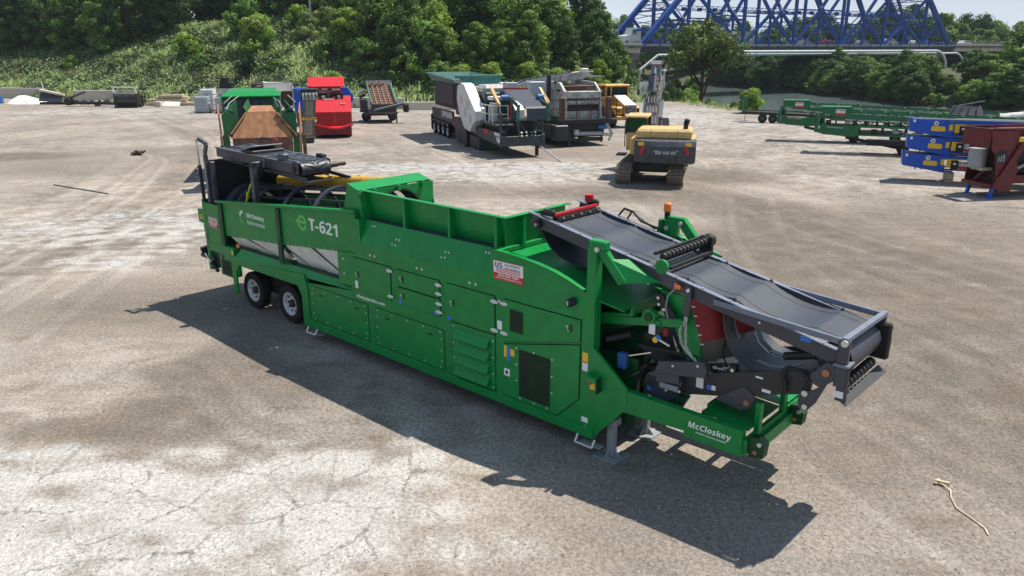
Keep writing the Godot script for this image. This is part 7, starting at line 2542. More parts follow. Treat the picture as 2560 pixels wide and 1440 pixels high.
func right_row() -> void:
	stacker("green folded stacking conveyor nearer the camera, before the blue stack", V(22.2, 0, -55.7), -0.4014)
	stacker("green folded stacking conveyor nearer the river, leftmost of the two", V(22.1, 0, -63.5), -0.4014)
	blue_conveyor("blue conveyor with yellow panels, lowest of the three stacked", V(22.0, 0.88, -43.0), -0.4014)
	blue_conveyor("blue conveyor with yellow panels, in the middle of stack", V(22.1, 1.82, -42.96), -0.4014)
	blue_conveyor("blue conveyor with yellow panels, topmost of the three stacked", V(22.13, 2.76, -42.95), -0.4014)
	for q in [[2.6, 0.56]]:
		var at := V(22.0, 0, -43.0) + V(q[0] * 0.92, 0, q[0] * 0.39 - 0.3)
		var b := thing("support_block", "timber block holding up the blue stack", "block", at, -0.4014)
		bx("block", b, M.wood, V(-0.2, 0, -1.0), V(0.2, q[1], 0.2), 0.02)
	maroon_feeder()
	# lined hopper and covered pipe behind the blue stack
	var H := thing("black_lined_hopper", "grey sheet-lined feed hopper behind the blue stack", "hopper", V(33.6, 0, -58.0), -0.4)
	var g := B.new()
	g.slab(V(-1.1, 2.2, 0.0), V(-0.5, 3.1, -0.6), V(1.2, 3.0, -0.6), V(1.6, 2.2, 0.0), 0.06)
	g.slab(V(1.6, 2.2, 0.0), V(1.2, 3.0, -0.6), V(1.4, 3.0, -2.0), V(1.9, 2.2, -2.4), 0.06)
	obj("hopper_wall", g, M.grey, H)
	for k in 4:
		bm("hopper_rib", H, M.black, V(-0.8 + k * 0.6, 2.25, 0.06), V(-0.4 + k * 0.48, 3.05, -0.5), 0.05, 0.06)
	bx("hopper_body", H, M.grey_dark, V(-1.0, 0.0, -2.4), V(1.6, 2.2, 0.0), 0.05)
	bm("hopper_pole", H, M.galv, V(-0.6, 3.0, -0.6), V(1.6, 3.4, -1.5), 0.05, 0.05)
	var W := thing("wrapped_roll", "pale wrapped belt roll lying beside the lined hopper", "roll", V(36.2, 0, -56.0), -0.4)
	cy("roll", W, M.white_old, V(-0.8, 2.1, 0), V(0.8, 2.3, 0), 0.55, 20)
	cy("roll_core", W, M.galv, V(0.78, 2.3, 0), V(0.84, 2.31, 0), 0.25, 14)
	bx("roll_stand", W, M.grey_dark, V(-0.7, 0, -0.5), V(0.7, 1.7, 0.5), 0.04)
	var K := thing("covered_trailer", "long machine under white rounded cover behind the blue stack", "trailer", V(38.5, 0, -56.0), -0.3)
	var cv := B.new()
	cv.ribbon(PackedVector2Array([Vector2(-1.4, 2.6), Vector2(-1.0, 3.1), Vector2(0.0, 3.3), Vector2(1.0, 3.1), Vector2(1.4, 2.6)]), -1.0, 10.0, 0.05)
	var cvo := obj("cover", cv, M.pale, K)
	cvo.rotation.y = PI / 2
	bx("bed", K, M.blue, V(-1.0, 0.6, -1.4), V(10.0, 2.6, 1.4), 0.05)
	for x in [1.0, 6.0, 7.4]:
		wheel(K, V(x, 0.45, 1.3), 0.45, 0.28, M.white_old)
	# dark conveyor end and green post at the river edge
	var D := thing("dark_wheel_frame", "dark wheeled conveyor frame beside the green post", "conveyor", V(24.6, 0, -80.5), -0.35)
	bm("frame", D, M.black, V(-0.6, 1.0, 0), V(9.0, 0.75, 0), 0.9, 0.3, 0.03)
	bm("cross_rail", D, M.grey_dark, V(-0.5, 1.3, 0.3), V(6.0, 1.1, 0.3), 0.1, 0.1)
	for x in [1.4, 2.4]:
		wheel(D, V(x, 0.45, 0.4), 0.45, 0.28, M.grey_dark)
	var Pg := thing("green_end_post", "dark green steel post with foot plate by river bush", "post", V(24.3, 0, -82.0))
	bx("post", Pg, M.green_dark2, V(0.1, 0.86, -0.2), V(0.5, 2.6, 0.2), 0.02)
	bm("post_arm", Pg, M.green_dark2, V(-0.1, 0.9, 0), V(2.7, 0.86, 0), 0.2, 0.12)
	bm("leg", Pg, M.galv, V(0.35, 0.0, 0), V(0.4, 0.86, 0), 0.06, 0.06)
	bx("foot_plate", Pg, M.galv, V(0.1, 0.0, -0.2), V(0.7, 0.04, 0.2))


func litter_in_yard() -> void:
	var b := B.new()
	b.beam(V(-25.7, 0.03, -42.5), V(-21.2, 0.03, -39.6), 0.08, 0.05)
	tag(obj("plank", b, M.concrete_dark), "thin brown board lying on the pale ground at left", "board")
	var rr := RandomNumberGenerator.new()
	rr.seed = 8
	var clump := B.new()
	for i in 26:
		var c := V(-27.1 + rr.randf_range(-0.4, 0.4), rr.randf_range(0.04, 0.22), -55.6 + rr.randf_range(-0.25, 0.25))
		clump.obox(Transform3D(Basis.from_euler(V(rr.randf() * 6, rr.randf() * 6, rr.randf() * 6)), c), V(0.32, 0.05, 0.12))
	tag(obj("rusty_scrap", clump, M.maroon_dark), "small heap of rusty scrap on the ground at left", "scrap")
	var s := B.new()
	var pts := PackedVector3Array([V(7.22, 0.05, -11.32), V(7.30, 0.03, -11.1), V(7.20, 0.02, -10.9), V(7.12, 0.02, -10.6), V(7.2, 0.02, -10.3), V(7.25, 0.02, -10.05), V(7.2, 0.02, -9.88)])
	for i in pts.size() - 1:
		s.beam(pts[i], pts[i + 1], 0.022, 0.008)
	s.beam(V(7.18, 0.05, -11.36), V(7.36, 0.06, -11.24), 0.05, 0.04)
	s.beam(V(7.15, 0.03, -11.3), V(7.28, 0.04, -11.42), 0.05, 0.03)
	tag(obj("torn_strap", s, M.wood), "pale torn strap lying on the gravel at the lower right", "strap")
	var w := B.new()
	w.beam(V(-5.2, 0.02, -21.6), V(-4.4, 0.02, -22.0), 0.06, 0.05)
	w.beam(V(-6.2, 0.02, -20.8), V(-5.9, 0.02, -21.1), 0.05, 0.05)
	tag(obj("timber_scrap", w, M.rust_dark), "short splintered timber scraps beside the rear wheels' shadow", "timber")
	for q in [[-64.0, -113.5, 1.2, "wooden pallet lying before the dark tail conveyor, left one"], [-61.4, -112.6, 0.4, "wooden pallet lying before the dark tail conveyor, right one"], [-43.6, -108.9, 0.2, "wooden pallet lying between white board and grey tote"], [-26.5, -103.5, 0.1, "wooden pallet leaning low by the container's wheel"]]:
		var P := thing("wooden_pallet", q[3], "pallet", V(q[0], 0, q[1]), q[2], "wooden pallets along the barriers")
		for k in 6:
			bx("slat", P, M.wood, V(-0.6, 0.12, -0.5 + k * 0.19), V(0.6, 0.15, -0.38 + k * 0.19))
		for k in 3:
			bx("bearer", P, M.wood, V(-0.6 + k * 0.53, 0.0, -0.5), V(-0.5 + k * 0.53, 0.12, 0.57))
	for q in [[-58.5, -110.8, "square concrete block left of the roller trailer"], [-49.0, -108.5, "square concrete block right of the roller trailer"], [-30.4, -100.0, "square concrete block left of the container"]]:
		var cb := B.new()
		cb.bb(V(-0.45, 0, -0.45), V(0.45, 0.7, 0.45), 0.05)
		var co := obj("concrete_block", cb, M.concrete)
		co.position = V(q[0], 0, q[1])
		tag(co, q[2], "block", "concrete blocks along the barriers")
	# gravel stones
	var stone := B.new()
	for f in [[0, 1, 2], [0, 2, 3], [0, 3, 1], [4, 2, 1], [4, 3, 2], [4, 1, 3]]:
		var q := [V(0, 0.6, 0), V(1, 0, 0.1), V(-0.5, 0.05, 0.9), V(-0.6, 0.0, -0.8), V(0, -0.4, 0)]
		stone.tout(q[f[0]], q[f[1]], q[f[2]], Vector3.ZERO)
	var mm := MultiMesh.new()
	mm.transform_format = MultiMesh.TRANSFORM_3D
	mm.use_colors = true
	mm.mesh = stone.mesh()
	var n := 24000
	mm.instance_count = n
	for i in n:
		var z := -8.5 - pow(rr.randf(), 1.6) * 30.0
		var half := -z * 0.78
		var x := rr.randf_range(-half, half)
		var sz := 0.006 + pow(rr.randf(), 6.0) * 0.026
		mm.set_instance_transform(i, Transform3D(Basis.from_euler(V(rr.randf() * 0.6, rr.randf() * TAU, rr.randf() * 0.6)).scaled(Vector3.ONE * sz), V(x, sz * 0.1, z)))
		var v := rr.randf_range(0.2, 0.42)
		mm.set_instance_color(i, Color(v, v * 0.95, v * 0.88))
	var mi := MultiMeshInstance3D.new()
	mi.name = "gravel"
	mi.multimesh = mm
	var gm := mat(Color(1, 1, 1), 0.95)
	gm.vertex_color_use_as_albedo = true
	mi.material_override = gm
	add_child(mi)
	tag(mi, "loose stones and grit scattered on the yard", "gravel", "", "stuff")

func leaf_quad(b: B, c: Vector3, nrm: Vector3, ln: float, wd: float, r: RandomNumberGenerator, outn: Vector3) -> void:
	var s := nrm.cross(V(r.randf_range(-1, 1), r.randf_range(-1, 1), r.randf_range(-1, 1))).normalized()
	if s.length() < 0.5:
		s = nrm.cross(Vector3.RIGHT).normalized()
	var u := s.cross(nrm)
	var sn := (nrm * 0.75 + outn * 0.55).normalized()
	b.trin(c - s * ln, c + u * wd + s * ln * 0.1, c + s * ln, sn, sn, sn)
	b.trin(c - s * ln, c - u * wd + s * ln * 0.1, c + s * ln, sn, sn, sn)


# [leaves, wood] of one kind of tree, built once and shared
func tree_kind(key: String, sd: int, h: float, rad: float, base: float, lobes: int, per: int, leaf: float, col: Color, spread := 0.0) -> Array:
	if CACHE.has(key):
		return CACHE[key]
	var r := RandomNumberGenerator.new()
	r.seed = sd
	var b := B.new()
	b.tinted = true
	var wood := B.new()
	var trunk_top := V(r.randf_range(-0.3, 0.3), h * 0.62, r.randf_range(-0.3, 0.3))
	if spread <= 0.0:
		wood.cyl(V(0, -0.8, 0), trunk_top * 0.45, h * 0.022, 8, h * 0.015, false)
		wood.cyl(trunk_top * 0.45, trunk_top, h * 0.015, 7, h * 0.006, false)
	else:
		wood.cyl(V(0, -0.8, 0), V(0.1, h * 0.2, 0), h * 0.028, 9, h * 0.022, false)
		wood.cyl(V(0.05, 0.2, 0), V(1.2, h * 0.28, 0.3), h * 0.014, 7, h * 0.010, false)
	for k in lobes:
		var f := (k + 0.5) / lobes
		var y := lerpf(base, 0.97, pow(f, 0.85)) * h
		var prof := sin(PI * clampf(0.14 + 0.80 * pow((y / h - base) / (1.0 - base), 0.8), 0.0, 1.0))
		var a := k * 2.4 + r.randf_range(-0.6, 0.6)
		var d := rad * prof * r.randf_range(0.35, 0.95)
		if k > lobes * 0.86:
			d *= 0.45
		var c := V(cos(a) * d, y * r.randf_range(0.93, 1.05), sin(a) * d)
		if spread > 0.0:
			c.y = h * (0.34 + 0.58 * sqrt(maxf(0.0, 1.0 - d * d / (rad * rad)))) * r.randf_range(0.62, 1.05)
		var lr := rad * (0.16 + 0.30 * pow(r.randf(), 1.6))
		if spread > 0.0:
			lr *= 0.72
		# limb to the clump
		var from := trunk_top * clampf(y / h * 0.9, 0.15, 1.0)
		if spread > 0.0:
			var j := k % 6
			var ja := j * 1.05 + 0.4
			from = V(0.1, h * 0.2, 0)
			var knee := V(cos(ja) * rad * 0.28, h * (0.34 + 0.05 * (j % 3)), sin(ja) * rad * 0.28)
			var m := knee.lerp(c, 0.5) + V(r.randf_range(-0.4, 0.4), h * 0.03, r.randf_range(-0.4, 0.4))
			if k < 6:
				wood.cyl(from, knee, h * 0.016, 7, h * 0.010, false)
			wood.cyl(knee, m, h * 0.006, 5, h * 0.004, false)
			wood.cyl(m, c, h * 0.004, 5, h * 0.002, false)
		else:
			wood.cyl(from, c, h * 0.007, 5, h * 0.002, false)
		var tone := r.randf_range(0.60, 1.34)
		var warm := r.randf_range(-0.12, 0.22)
		for i in per:
			var dir := V(r.randfn(), r.randfn() * 0.9 + 0.12, r.randfn()).normalized()
			var q := pow(r.randf(), 0.42)
			var p := c + dir * V(lr, lr * 0.78, lr) * q * r.randf_range(0.8, 1.3)
			if p.y < 0.05:
				continue
			var nrm := (dir * 0.7 + V(r.randfn(), r.randfn() + 0.5, r.randfn()) * 0.55).normalized()
			var t := tone * r.randf_range(0.75, 1.28)
			b.tint = Color(col.r * t * (1.0 + warm * 1.2), col.g * t * (1.0 + warm * 0.45), col.b * t)
			leaf_quad(b, p, nrm, leaf * r.randf_range(0.6, 1.25), leaf * r.randf_range(0.3, 0.5), r, dir)
	CACHE[key] = [b.mesh(), wood.mesh()]
	return CACHE[key]


var PLANTS := []
const SIGHTS := [5, "blue barrel", 60, "white heap", 130, "tilted grey chute", 215, "dark tail conveyor", 315, "roller trailer", 420, "timber pile", 505, "grey tote", 560, "crate stack", 650, "green crusher", 720, "white tank", 830, "red shredder", 960, "grid screener", 1060, "short barrier", 1130, "plant's feed hopper", 1210, "white flywheel guard", 1310, "crushing plant's belt", 1410, "screening plant", 1475, "overhead conveyor's motor", 1550, "dump truck", 1600, "left end post", 1660, "excavator boom", 1745, "river tree", 1800, "first truss joint", 1865, "river bush", 1912, "second truss joint", 1975, "leftmost stacking conveyor", 2035, "third truss joint", 2090, "nearer stacking conveyor", 2145, "fourth truss joint", 2200, "green lattice", 2251, "fifth truss joint", 2310, "lined hopper", 2375, "right end post", 2420, "wrapped roll", 2470, "white cover", 2530, "right picture edge"]


# each plant's label names what it looks like, its row and the thing in front of it
func label_plants() -> void:
	var cam: Camera3D = get_node("camera")
	var inv := cam.transform.affine_inverse()
	var buckets := {}
	for q in PLANTS:
		var p: Vector3 = inv * (q[0].position + V(0, 2, 0))
		var u := 1280.0 + 1900.0 * p.x / maxf(0.1, -p.z)
		var best := ""
		var gap := 1e9
		for i in range(0, SIGHTS.size(), 2):
			if absf(u - SIGHTS[i]) < gap:
				gap = absf(u - SIGHTS[i])
				best = SIGHTS[i + 1]
		var key: String = "%s above the %s" % [q[1], best]
		if not buckets.has(key):
			buckets[key] = []
		buckets[key].append([u, q[0]])
	var nth := ["first", "second", "third", "fourth", "fifth", "sixth", "seventh", "eighth", "ninth", "tenth", "eleventh", "twelfth"]
	for key in buckets:
		var l: Array = buckets[key]
		l.sort_custom(func(a, b): return a[0] < b[0])
		for i in l.size():
			l[i][1].set_meta("label", key if l.size() == 1 else "%s, %s from the left" % [key, nth[mini(i, 11)]])


func plant(called: String, label: String, category: String, group: String, kind: Array, at: Vector3, sc: Vector3, turn: float, lm: Material) -> void:
	var T := thing(called, label, category, at, turn, group)
	if group:
		PLANTS.append([T, label])
	var c := inst("crown", kind[0], lm, T)
	var w := inst("trunk", kind[1], M.bark, T)
	c.scale = sc
	w.scale = sc


func ground_at(x: float, z: float) -> float:
	return height(x, z)


# a point so far behind the edge of the yard, near the given x
func spot(x: float, d: float) -> Vector3:
	var lo := -330.0
	var hi := -60.0
	for i in 30:
		var m := (lo + hi) * 0.5
		if behind(x, m) > d:
			lo = m
		else:
			hi = m
	return V(x, ground_at(x, hi), hi)


func make_trees() -> void:
	var leaf := mat(Color(1, 1, 1), 0.62)
	leaf.vertex_color_use_as_albedo = true
	leaf.metallic_specular = 0.35
	leaf.backlight_enabled = true
	leaf.backlight = Color(0.62, 0.7, 0.35)
	var r := RandomNumberGenerator.new()
	r.seed = 17
	var dark := Color(0.062, 0.124, 0.026)
	var mid := Color(0.112, 0.20, 0.038)
	var lite := Color(0.20, 0.30, 0.046)
	var olive := Color(0.115, 0.155, 0.045)
	var grey_g := Color(0.20, 0.27, 0.10)
	var kd := []
	for i in 4:
		kd.append(tree_kind("dark%d" % i, 100 + i, 14.0, 4.6, 0.06, 44, 240, 0.33, dark))
	var km := []
	for i in 3:
		km.append(tree_kind("mid%d" % i, 120 + i, 12.0, 4.4, 0.05, 40, 240, 0.32, mid))
	var kb := []
	for i in 3:
		kb.append(tree_kind("bush%d" % i, 140 + i, 4.4, 2.6, 0.08, 20, 240, 0.24, [mid, lite, grey_g][i]))
	var kl := []
	for i in 2:
		kl.append(tree_kind("lite%d" % i, 150 + i, 9.0, 4.0, 0.06, 34, 240, 0.30, lite))
	# dark wood on the left part of the bank
	var x := -135.0
	while x < -58.0:
		for q in [[17.0, 0.9], [22.0, 1.05], [29.0, 1.15]]:
			var p := spot(x + r.randf_range(-2, 2), q[0] + r.randf_range(-1.5, 1.5) + maxf(0.0, (x + 72.0) * 0.6))
			var s: float = q[1] * r.randf_range(0.85, 1.18)
			plant("dark_tree", ["dark front row tree", "dark middle row tree", "dark back row tree"][0 if q[0] < 18 else (1 if q[0] < 25 else 2)], "tree", "dark trees of the wood on the left bank", kd[r.randi() % 4] if r.randf() < 0.75 else km[r.randi() % 3], p, V(s * r.randf_range(0.9, 1.2), s, s), r.randf() * TAU, leaf)
		x += 5.6
	# beyond the crest
	x = -62.0
	while x < -6.0:
		for q in [[37.0, 0.95], [43.0, 1.1]]:
			var p := spot(x + r.randf_range(-2, 2), q[0] + r.randf_range(-1.5, 1.5))
			var s: float = q[1] * r.randf_range(0.85, 1.1)
			plant("crest_tree", "crest tree, nearer row" if q[0] < 40 else "crest tree, farther row", "tree", "trees beyond the crest of the bank", kd[r.randi() % 4], p, V(s, s, s), r.randf() * TAU, leaf)
		x += 5.4
	# right part of the bank, behind the crushing plants
	x = -24.0
	while x < 15.0:
		for q in [[10.0, 0.62], [15.0, 0.85], [22.0, 0.95]]:
			if x < -15.0 and q[0] < 12.0:
				continue
			var xx := x + r.randf_range(-2, 2)
			var p := spot(xx, q[0] + r.randf_range(-1.5, 1.5))
			var s: float = q[1] * r.randf_range(0.85, 1.12) * (1.0 if x < 8.0 else 0.82)
			var k: Array = kl[r.randi() % 2] if r.randf() < 0.18 else (km[r.randi() % 3] if r.randf() < 0.6 else kd[r.randi() % 4])
			plant("bank_tree", ["leafy low front tree", "leafy middle row tree", "leafy tall back tree"][0 if q[0] < 12 else (1 if q[0] < 18 else 2)], "tree", "leafy trees behind the crushing plants", k, p, V(s * 1.1, s, s * 1.1), r.randf() * TAU, leaf)
		x += 4.6
	for q in [[15.5, -119.0, 0.72], [13.0, -116.0, 0.55], [15.2, -124.0, 0.6]]:
		plant("bank_tree", "leafy tree left of the pier,", "tree", "leafy trees left of the bridge pier", kl[0] if q[2] < 0.6 else km[1], V(q[0], height(q[0], q[1]), q[1]), V(q[2], q[2], q[2]), r.randf() * TAU, leaf)
	# shrubs on the slope
	for q in [[-41.0, 17.0, 1.35, 1], [-27.0, 13.0, 0.9, 0], [-24.0, 20.0, 1.1, 2], [-20.5, 9.0, 1.15, 0], [-17.0, 13.0, 1.3, 2], [-14.5, 6.5, 1.0, 0], [-18.5, 17.0, 1.5, 2], [-10.0, 4.5, 0.9, 0], [-7.0, 5.0, 0.8, 1], [-33.0, 22.0, 1.0, 2], [-12.0, 11.0, 1.5, 0], [-30.0, 28.0, 1.2, 2], [-36.0, 27.0, 0.9, 1], [-22.0, 26.0, 1.3, 2],
		[-48.0, 10.0, 0.7, 0], [-56.0, 9.0, 0.6, 2], [-66.0, 10.0, 0.6, 2], [-78.0, 9.5, 0.7, 0], [-52.0, 14.0, 1.0, 1], [-35.5, 9.0, 0.55, 0], [-3.0, 5.5, 0.8, 1], [2.0, 6.0, 0.8, 1], [6.0, 5.0, 0.7, 1], [10.0, 5.0, 0.7, 1], [-25.0, 5.0, 0.6, 1], [13.5, 3.5, 0.6, 1], [-45.0, 24.0, 1.4, 0], [-38.0, 32.0, 1.5, 0]]:
		var p := spot(q[0], q[1])
		plant("bank_shrub", ["mid green slope shrub", "bright green slope shrub", "grey green slope shrub"][q[3]] + (" low down" if q[1] < 10.0 else " high up"), "shrub", "shrubs on the weedy slope", kb[q[3]], p, V(q[2], q[2], q[2]), r.randf() * TAU, leaf)
	var sumac := tree_kind("sumac", 171, 2.6, 1.5, 0.3, 9, 120, 0.30, Color(0.026, 0.062, 0.022))
	plant("dark_sapling", "small dark sapling standing alone on the weedy slope", "sapling", "", sumac, spot(-38.8, 7.5), V(1.2, 1.3, 1.2), 0.4, leaf)
	# trees left of and behind the bridge
	for q in [[22.0, -205.0, 1.2], [30.0, -212.0, 1.0], [15.0, -200.0, 1.1], [38.0, -214.0, 0.7], [26.0, -235.0, 1.2], [9.0, -190.0, 1.0]]:
		plant("roadside_tree", "tree behind the bridge's left end,", "tree", "trees behind the left end of the bridge", km[r.randi() % 3], V(q[0], 4.0, q[1]), V(q[2], q[2], q[2]), r.randf() * TAU, leaf)
	x = 44.0
	while x < 186.0:
		for k in 2:
			var z := -268.0 - k * 14.0 + r.randf_range(-4, 4) + maxf(0.0, x - 120.0) * 0.12
			var s := r.randf_range(0.95, 1.35) + (0.18 if x > 90 and x < 150 else 0.0)
			plant("far_bank_tree", "distant far bank tree, nearer row" if k == 0 else "distant far bank tree, farther row", "tree", "trees on the far bank beyond the bridge", km[r.randi() % 3] if r.randf() < 0.7 else kd[r.randi() % 4], V(x + r.randf_range(-2, 2), 1.0, z), V(s * 1.15, s, s * 1.15), r.randf() * TAU, leaf)
		x += 6.2
	# thicket below the bridge on the far bank
	for i in 46:
		var z := -128.0 - i * 2.3
		for k in 2:
			var fx := far_bank(z) + 2.5 + k * 6.0 + r.randf_range(-1.5, 1.5)
			var s := r.randf_range(0.42, 0.58) * (0.9 if k == 0 else 1.0)
			if fx / -z > 0.53 and fx / -z < 0.585:
				s *= 0.42
			if z < -196.0:
				s *= 1.05
			var kk: Array = kl[r.randi() % 2] if r.randf() < 0.14 else (kd[r.randi() % 4] if r.randf() < 0.5 else km[r.randi() % 3])
			plant("waterside_tree", "waterside tree at the water" if k == 0 else "waterside tree higher up the bank", "tree", "waterside trees below the bridge", kk, V(fx, height(fx, z), z), V(s * 1.5, s, s * 1.5), r.randf() * TAU, leaf)
	for q in [[88.0, -124.0, 0.75, 0], [95.0, -120.0, 0.8, 1], [102.0, -118.0, 0.7, 0], [84.0, -133.0, 0.7, 1], [92.0, -130.0, 0.95, 0], [100.0, -128.0, 1.0, 1], [110.0, -122.0, 0.9, 0], [82.0, -128.0, 0.55, 1], [108.0, -130.0, 1.1, 1], [90.0, -140.0, 1.0, 1], [79.0, -134.0, 0.6, 0], [98.0, -138.0, 1.2, 0], [87.0, -118.5, 0.5, 0], [94.0, -114.5, 0.5, 1], [100.0, -112.0, 0.55, 0], [106.0, -112.0, 0.7, 1]]:
		plant("sunlit_tree", "bright yellow-green far bank tree" + (" nearer" if q[1] > -124.0 else " farther"), "tree", "bright trees on the far bank at right", kl[q[3]] if r.randf() < 0.65 else km[0], V(q[0], height(q[0], q[1]), q[1]), V(q[2] * 1.1, q[2] * 0.72, q[2] * 1.1), r.randf() * TAU, leaf)
	# single open tree on the near bank, bush at the water's edge
	var open := tree_kind("open", 181, 12.6, 6.8, 0.3, 64, 130, 0.34, olive, 1.0)
	plant("river_tree", "spreading tree with visible limbs on the near river bank before the bridge", "tree", "", open, V(29.8, -0.9, -123.0), V(1.0, 1.0, 1.0), 0.6, leaf)
	plant("river_bush", "bright round bush at the water's edge beside the green post", "bush", "", kb[1], V(28.2, -0.3, -92.6), V(0.66, 0.72, 0.66), 0.2, leaf)
	for q in [[20.5, -115.5, 0.35], [22.5, -117.0, 0.4], [25.0, -117.5, 0.45], [31.0, -119.0, 0.4], [27.5, -109.0, 0.3], [29.2, -102.0, 0.3], [35.0, -88.0, 0.4], [45.0, -80.5, 0.35], [30.0, -140.0, 0.8], [33.0, -148.0, 0.9], [29.0, -152.0, 0.8], [36.0, -158.0, 0.9], [27.0, -146.0, 0.7], [34.0, -168.0, 1.0], [40.0, -172.0, 1.0], [31.0, -160.0, 0.8], [26.0, -136.0, 0.6], [38.0, -182.0, 1.1], [44.0, -190.0, 1.2]]:
		plant("bank_bush", "low near bank bush", "bush", "low bushes on the near river bank", kb[r.randi() % 3], V(q[0], height(q[0], q[1]), q[1]), V(q[2], q[2], q[2]), r.randf() * TAU, leaf)
	label_plants()


func tuft_mesh(kind: int, sd: int) -> ArrayMesh:
	var r := RandomNumberGenerator.new()
	r.seed = sd
	var b := B.new()
	b.tinted = true
	if kind == 0:
		for i in 16:
			var a := r.randf() * TAU
			var d := V(cos(a), 0, sin(a))
			var w := V(-d.z, 0, d.x) * 0.05
			var h := r.randf_range(0.6, 1.1)
			var o := d * r.randf_range(0.0, 0.35)
			var t := r.randf_range(0.8, 1.2)
			b.tint = Color(t, t, t)
			var n := (Vector3.UP + d * 0.4).normalized()
			b.trin(o - w, o + w, o + d * 0.3 + V(0, h, 0), n, n, n)
	else:
		for i in 30:
			var dir := V(r.randfn(), r.randfn(), r.randfn()).normalized()
			var p := V(dir.x * 0.5, 0.55 + dir.y * 0.5, dir.z * 0.5) * r.randf_range(0.6, 1.1)
			var t := r.randf_range(0.7, 1.25)
			b.tint = Color(t, t, t)
			leaf_quad(b, p, (dir + Vector3.UP).normalized(), 0.17, 0.09, r, dir)
		if kind == 2:
			for i in 22:
				var p := V(r.randf_range(-0.5, 0.5), r.randf_range(0.9, 1.5), r.randf_range(-0.5, 0.5))
				b.tint = Color(3.6, 2.6, 5.2)
				leaf_quad(b, p, Vector3.UP, 0.09, 0.07, r, Vector3.UP)
	return b.mesh()


func make_weeds() -> void:
	var r := RandomNumberGenerator.new()
	r.seed = 23
	var lists := [[], [], []]
	var cols := [[], [], []]
	var i := 0
	while i < 60000:
		i += 1
		var x := r.randf_range(-150.0, 24.0)
		var z := r.randf_range(-175.0, -98.0)
		var d := behind(x, z)
		if d < -0.2 or d > 36.0:
			continue
		var patch := fn_a.get_noise_2d(x * 1.3 + 50.0, z * 1.3)
		var patch2 := fn_a.get_noise_2d(x * 3.0 - 90.0, z * 3.0)
		var k := 0
		if patch + patch2 * 0.6 > 0.10:
			k = 2 if r.randf() < 0.55 else 1
		elif r.randf() < 0.45:
			k = 1
		if d > 5.0 and d < 14.0 and x < -35.0 and r.randf() < 0.38:
			k = 2
		if d < 1.6 and k == 2:
			k = 0
		var s := r.randf_range(0.8, 1.5) * (0.55 if d < 1.0 else 1.0)
		var y := height(x, z) - 0.05
		lists[k].append(Transform3D(Basis(Vector3.UP, r.randf() * TAU).scaled(V(s * 1.15, s, s * 1.15)), V(x, y, z)))
		var t := r.randf_range(0.75, 1.25)
		var c := Color(0.19, 0.28, 0.09)
		if k == 0:
			c = Color(0.24, 0.33, 0.12).lerp(Color(0.32, 0.30, 0.15), clampf(patch2 * 1.2, 0.0, 0.7))
		elif k == 2:
			c = Color(0.30, 0.36, 0.19)
		cols[k].append(Color(c.r * t, c.g * t, c.b * t))
	# along the river edge
	for j in 9000:
		var x := r.randf_range(14.0, 70.0)
		var z := r.randf_range(-124.0, -68.0)
		var d := behind(x, z)
		if d < -1.2 + fn_a.get_noise_2d(x * 5.0, z * 5.0) * 2.0 or d > 5.0:
			continue
		var k := 0 if r.randf() < 0.8 else 1
		var s := r.randf_range(0.5, 1.1) * (0.5 if d < 0.6 else 1.0)
		lists[k].append(Transform3D(Basis(Vector3.UP, r.randf() * TAU).scaled(V(s, s, s)), V(x, height(x, z) - 0.05, z)))
		var t := r.randf_range(0.75, 1.25)
		cols[k].append(Color(0.20 * t, 0.30 * t, 0.06 * t))
	var m := mat(Color(1, 1, 1), 0.8)
	m.vertex_color_use_as_albedo = true
	m.backlight_enabled = true
	m.backlight = Color(0.4, 0.45, 0.2)
	for k in 3:
		var mm := MultiMesh.new()
		mm.transform_format = MultiMesh.TRANSFORM_3D
		mm.use_colors = true
		mm.mesh = tuft_mesh(k, 60 + k)
		mm.instance_count = lists[k].size()
		for n in lists[k].size():
			mm.set_instance_transform(n, lists[k][n])
			mm.set_instance_color(n, cols[k][n])
		var mi := MultiMeshInstance3D.new()
		mi.name = ["tall_grass", "leafy_weeds", "flowering_weeds"][k]
		mi.multimesh = mm
		mi.material_override = m
		add_child(mi)
		tag(mi, ["tall green grass covering the bank behind the yard", "leafy green weeds mixed through the grass of the bank", "pale flowering weeds in drifts across the bank"][k], ["grass", "weeds", "weeds"][k], "", "stuff")


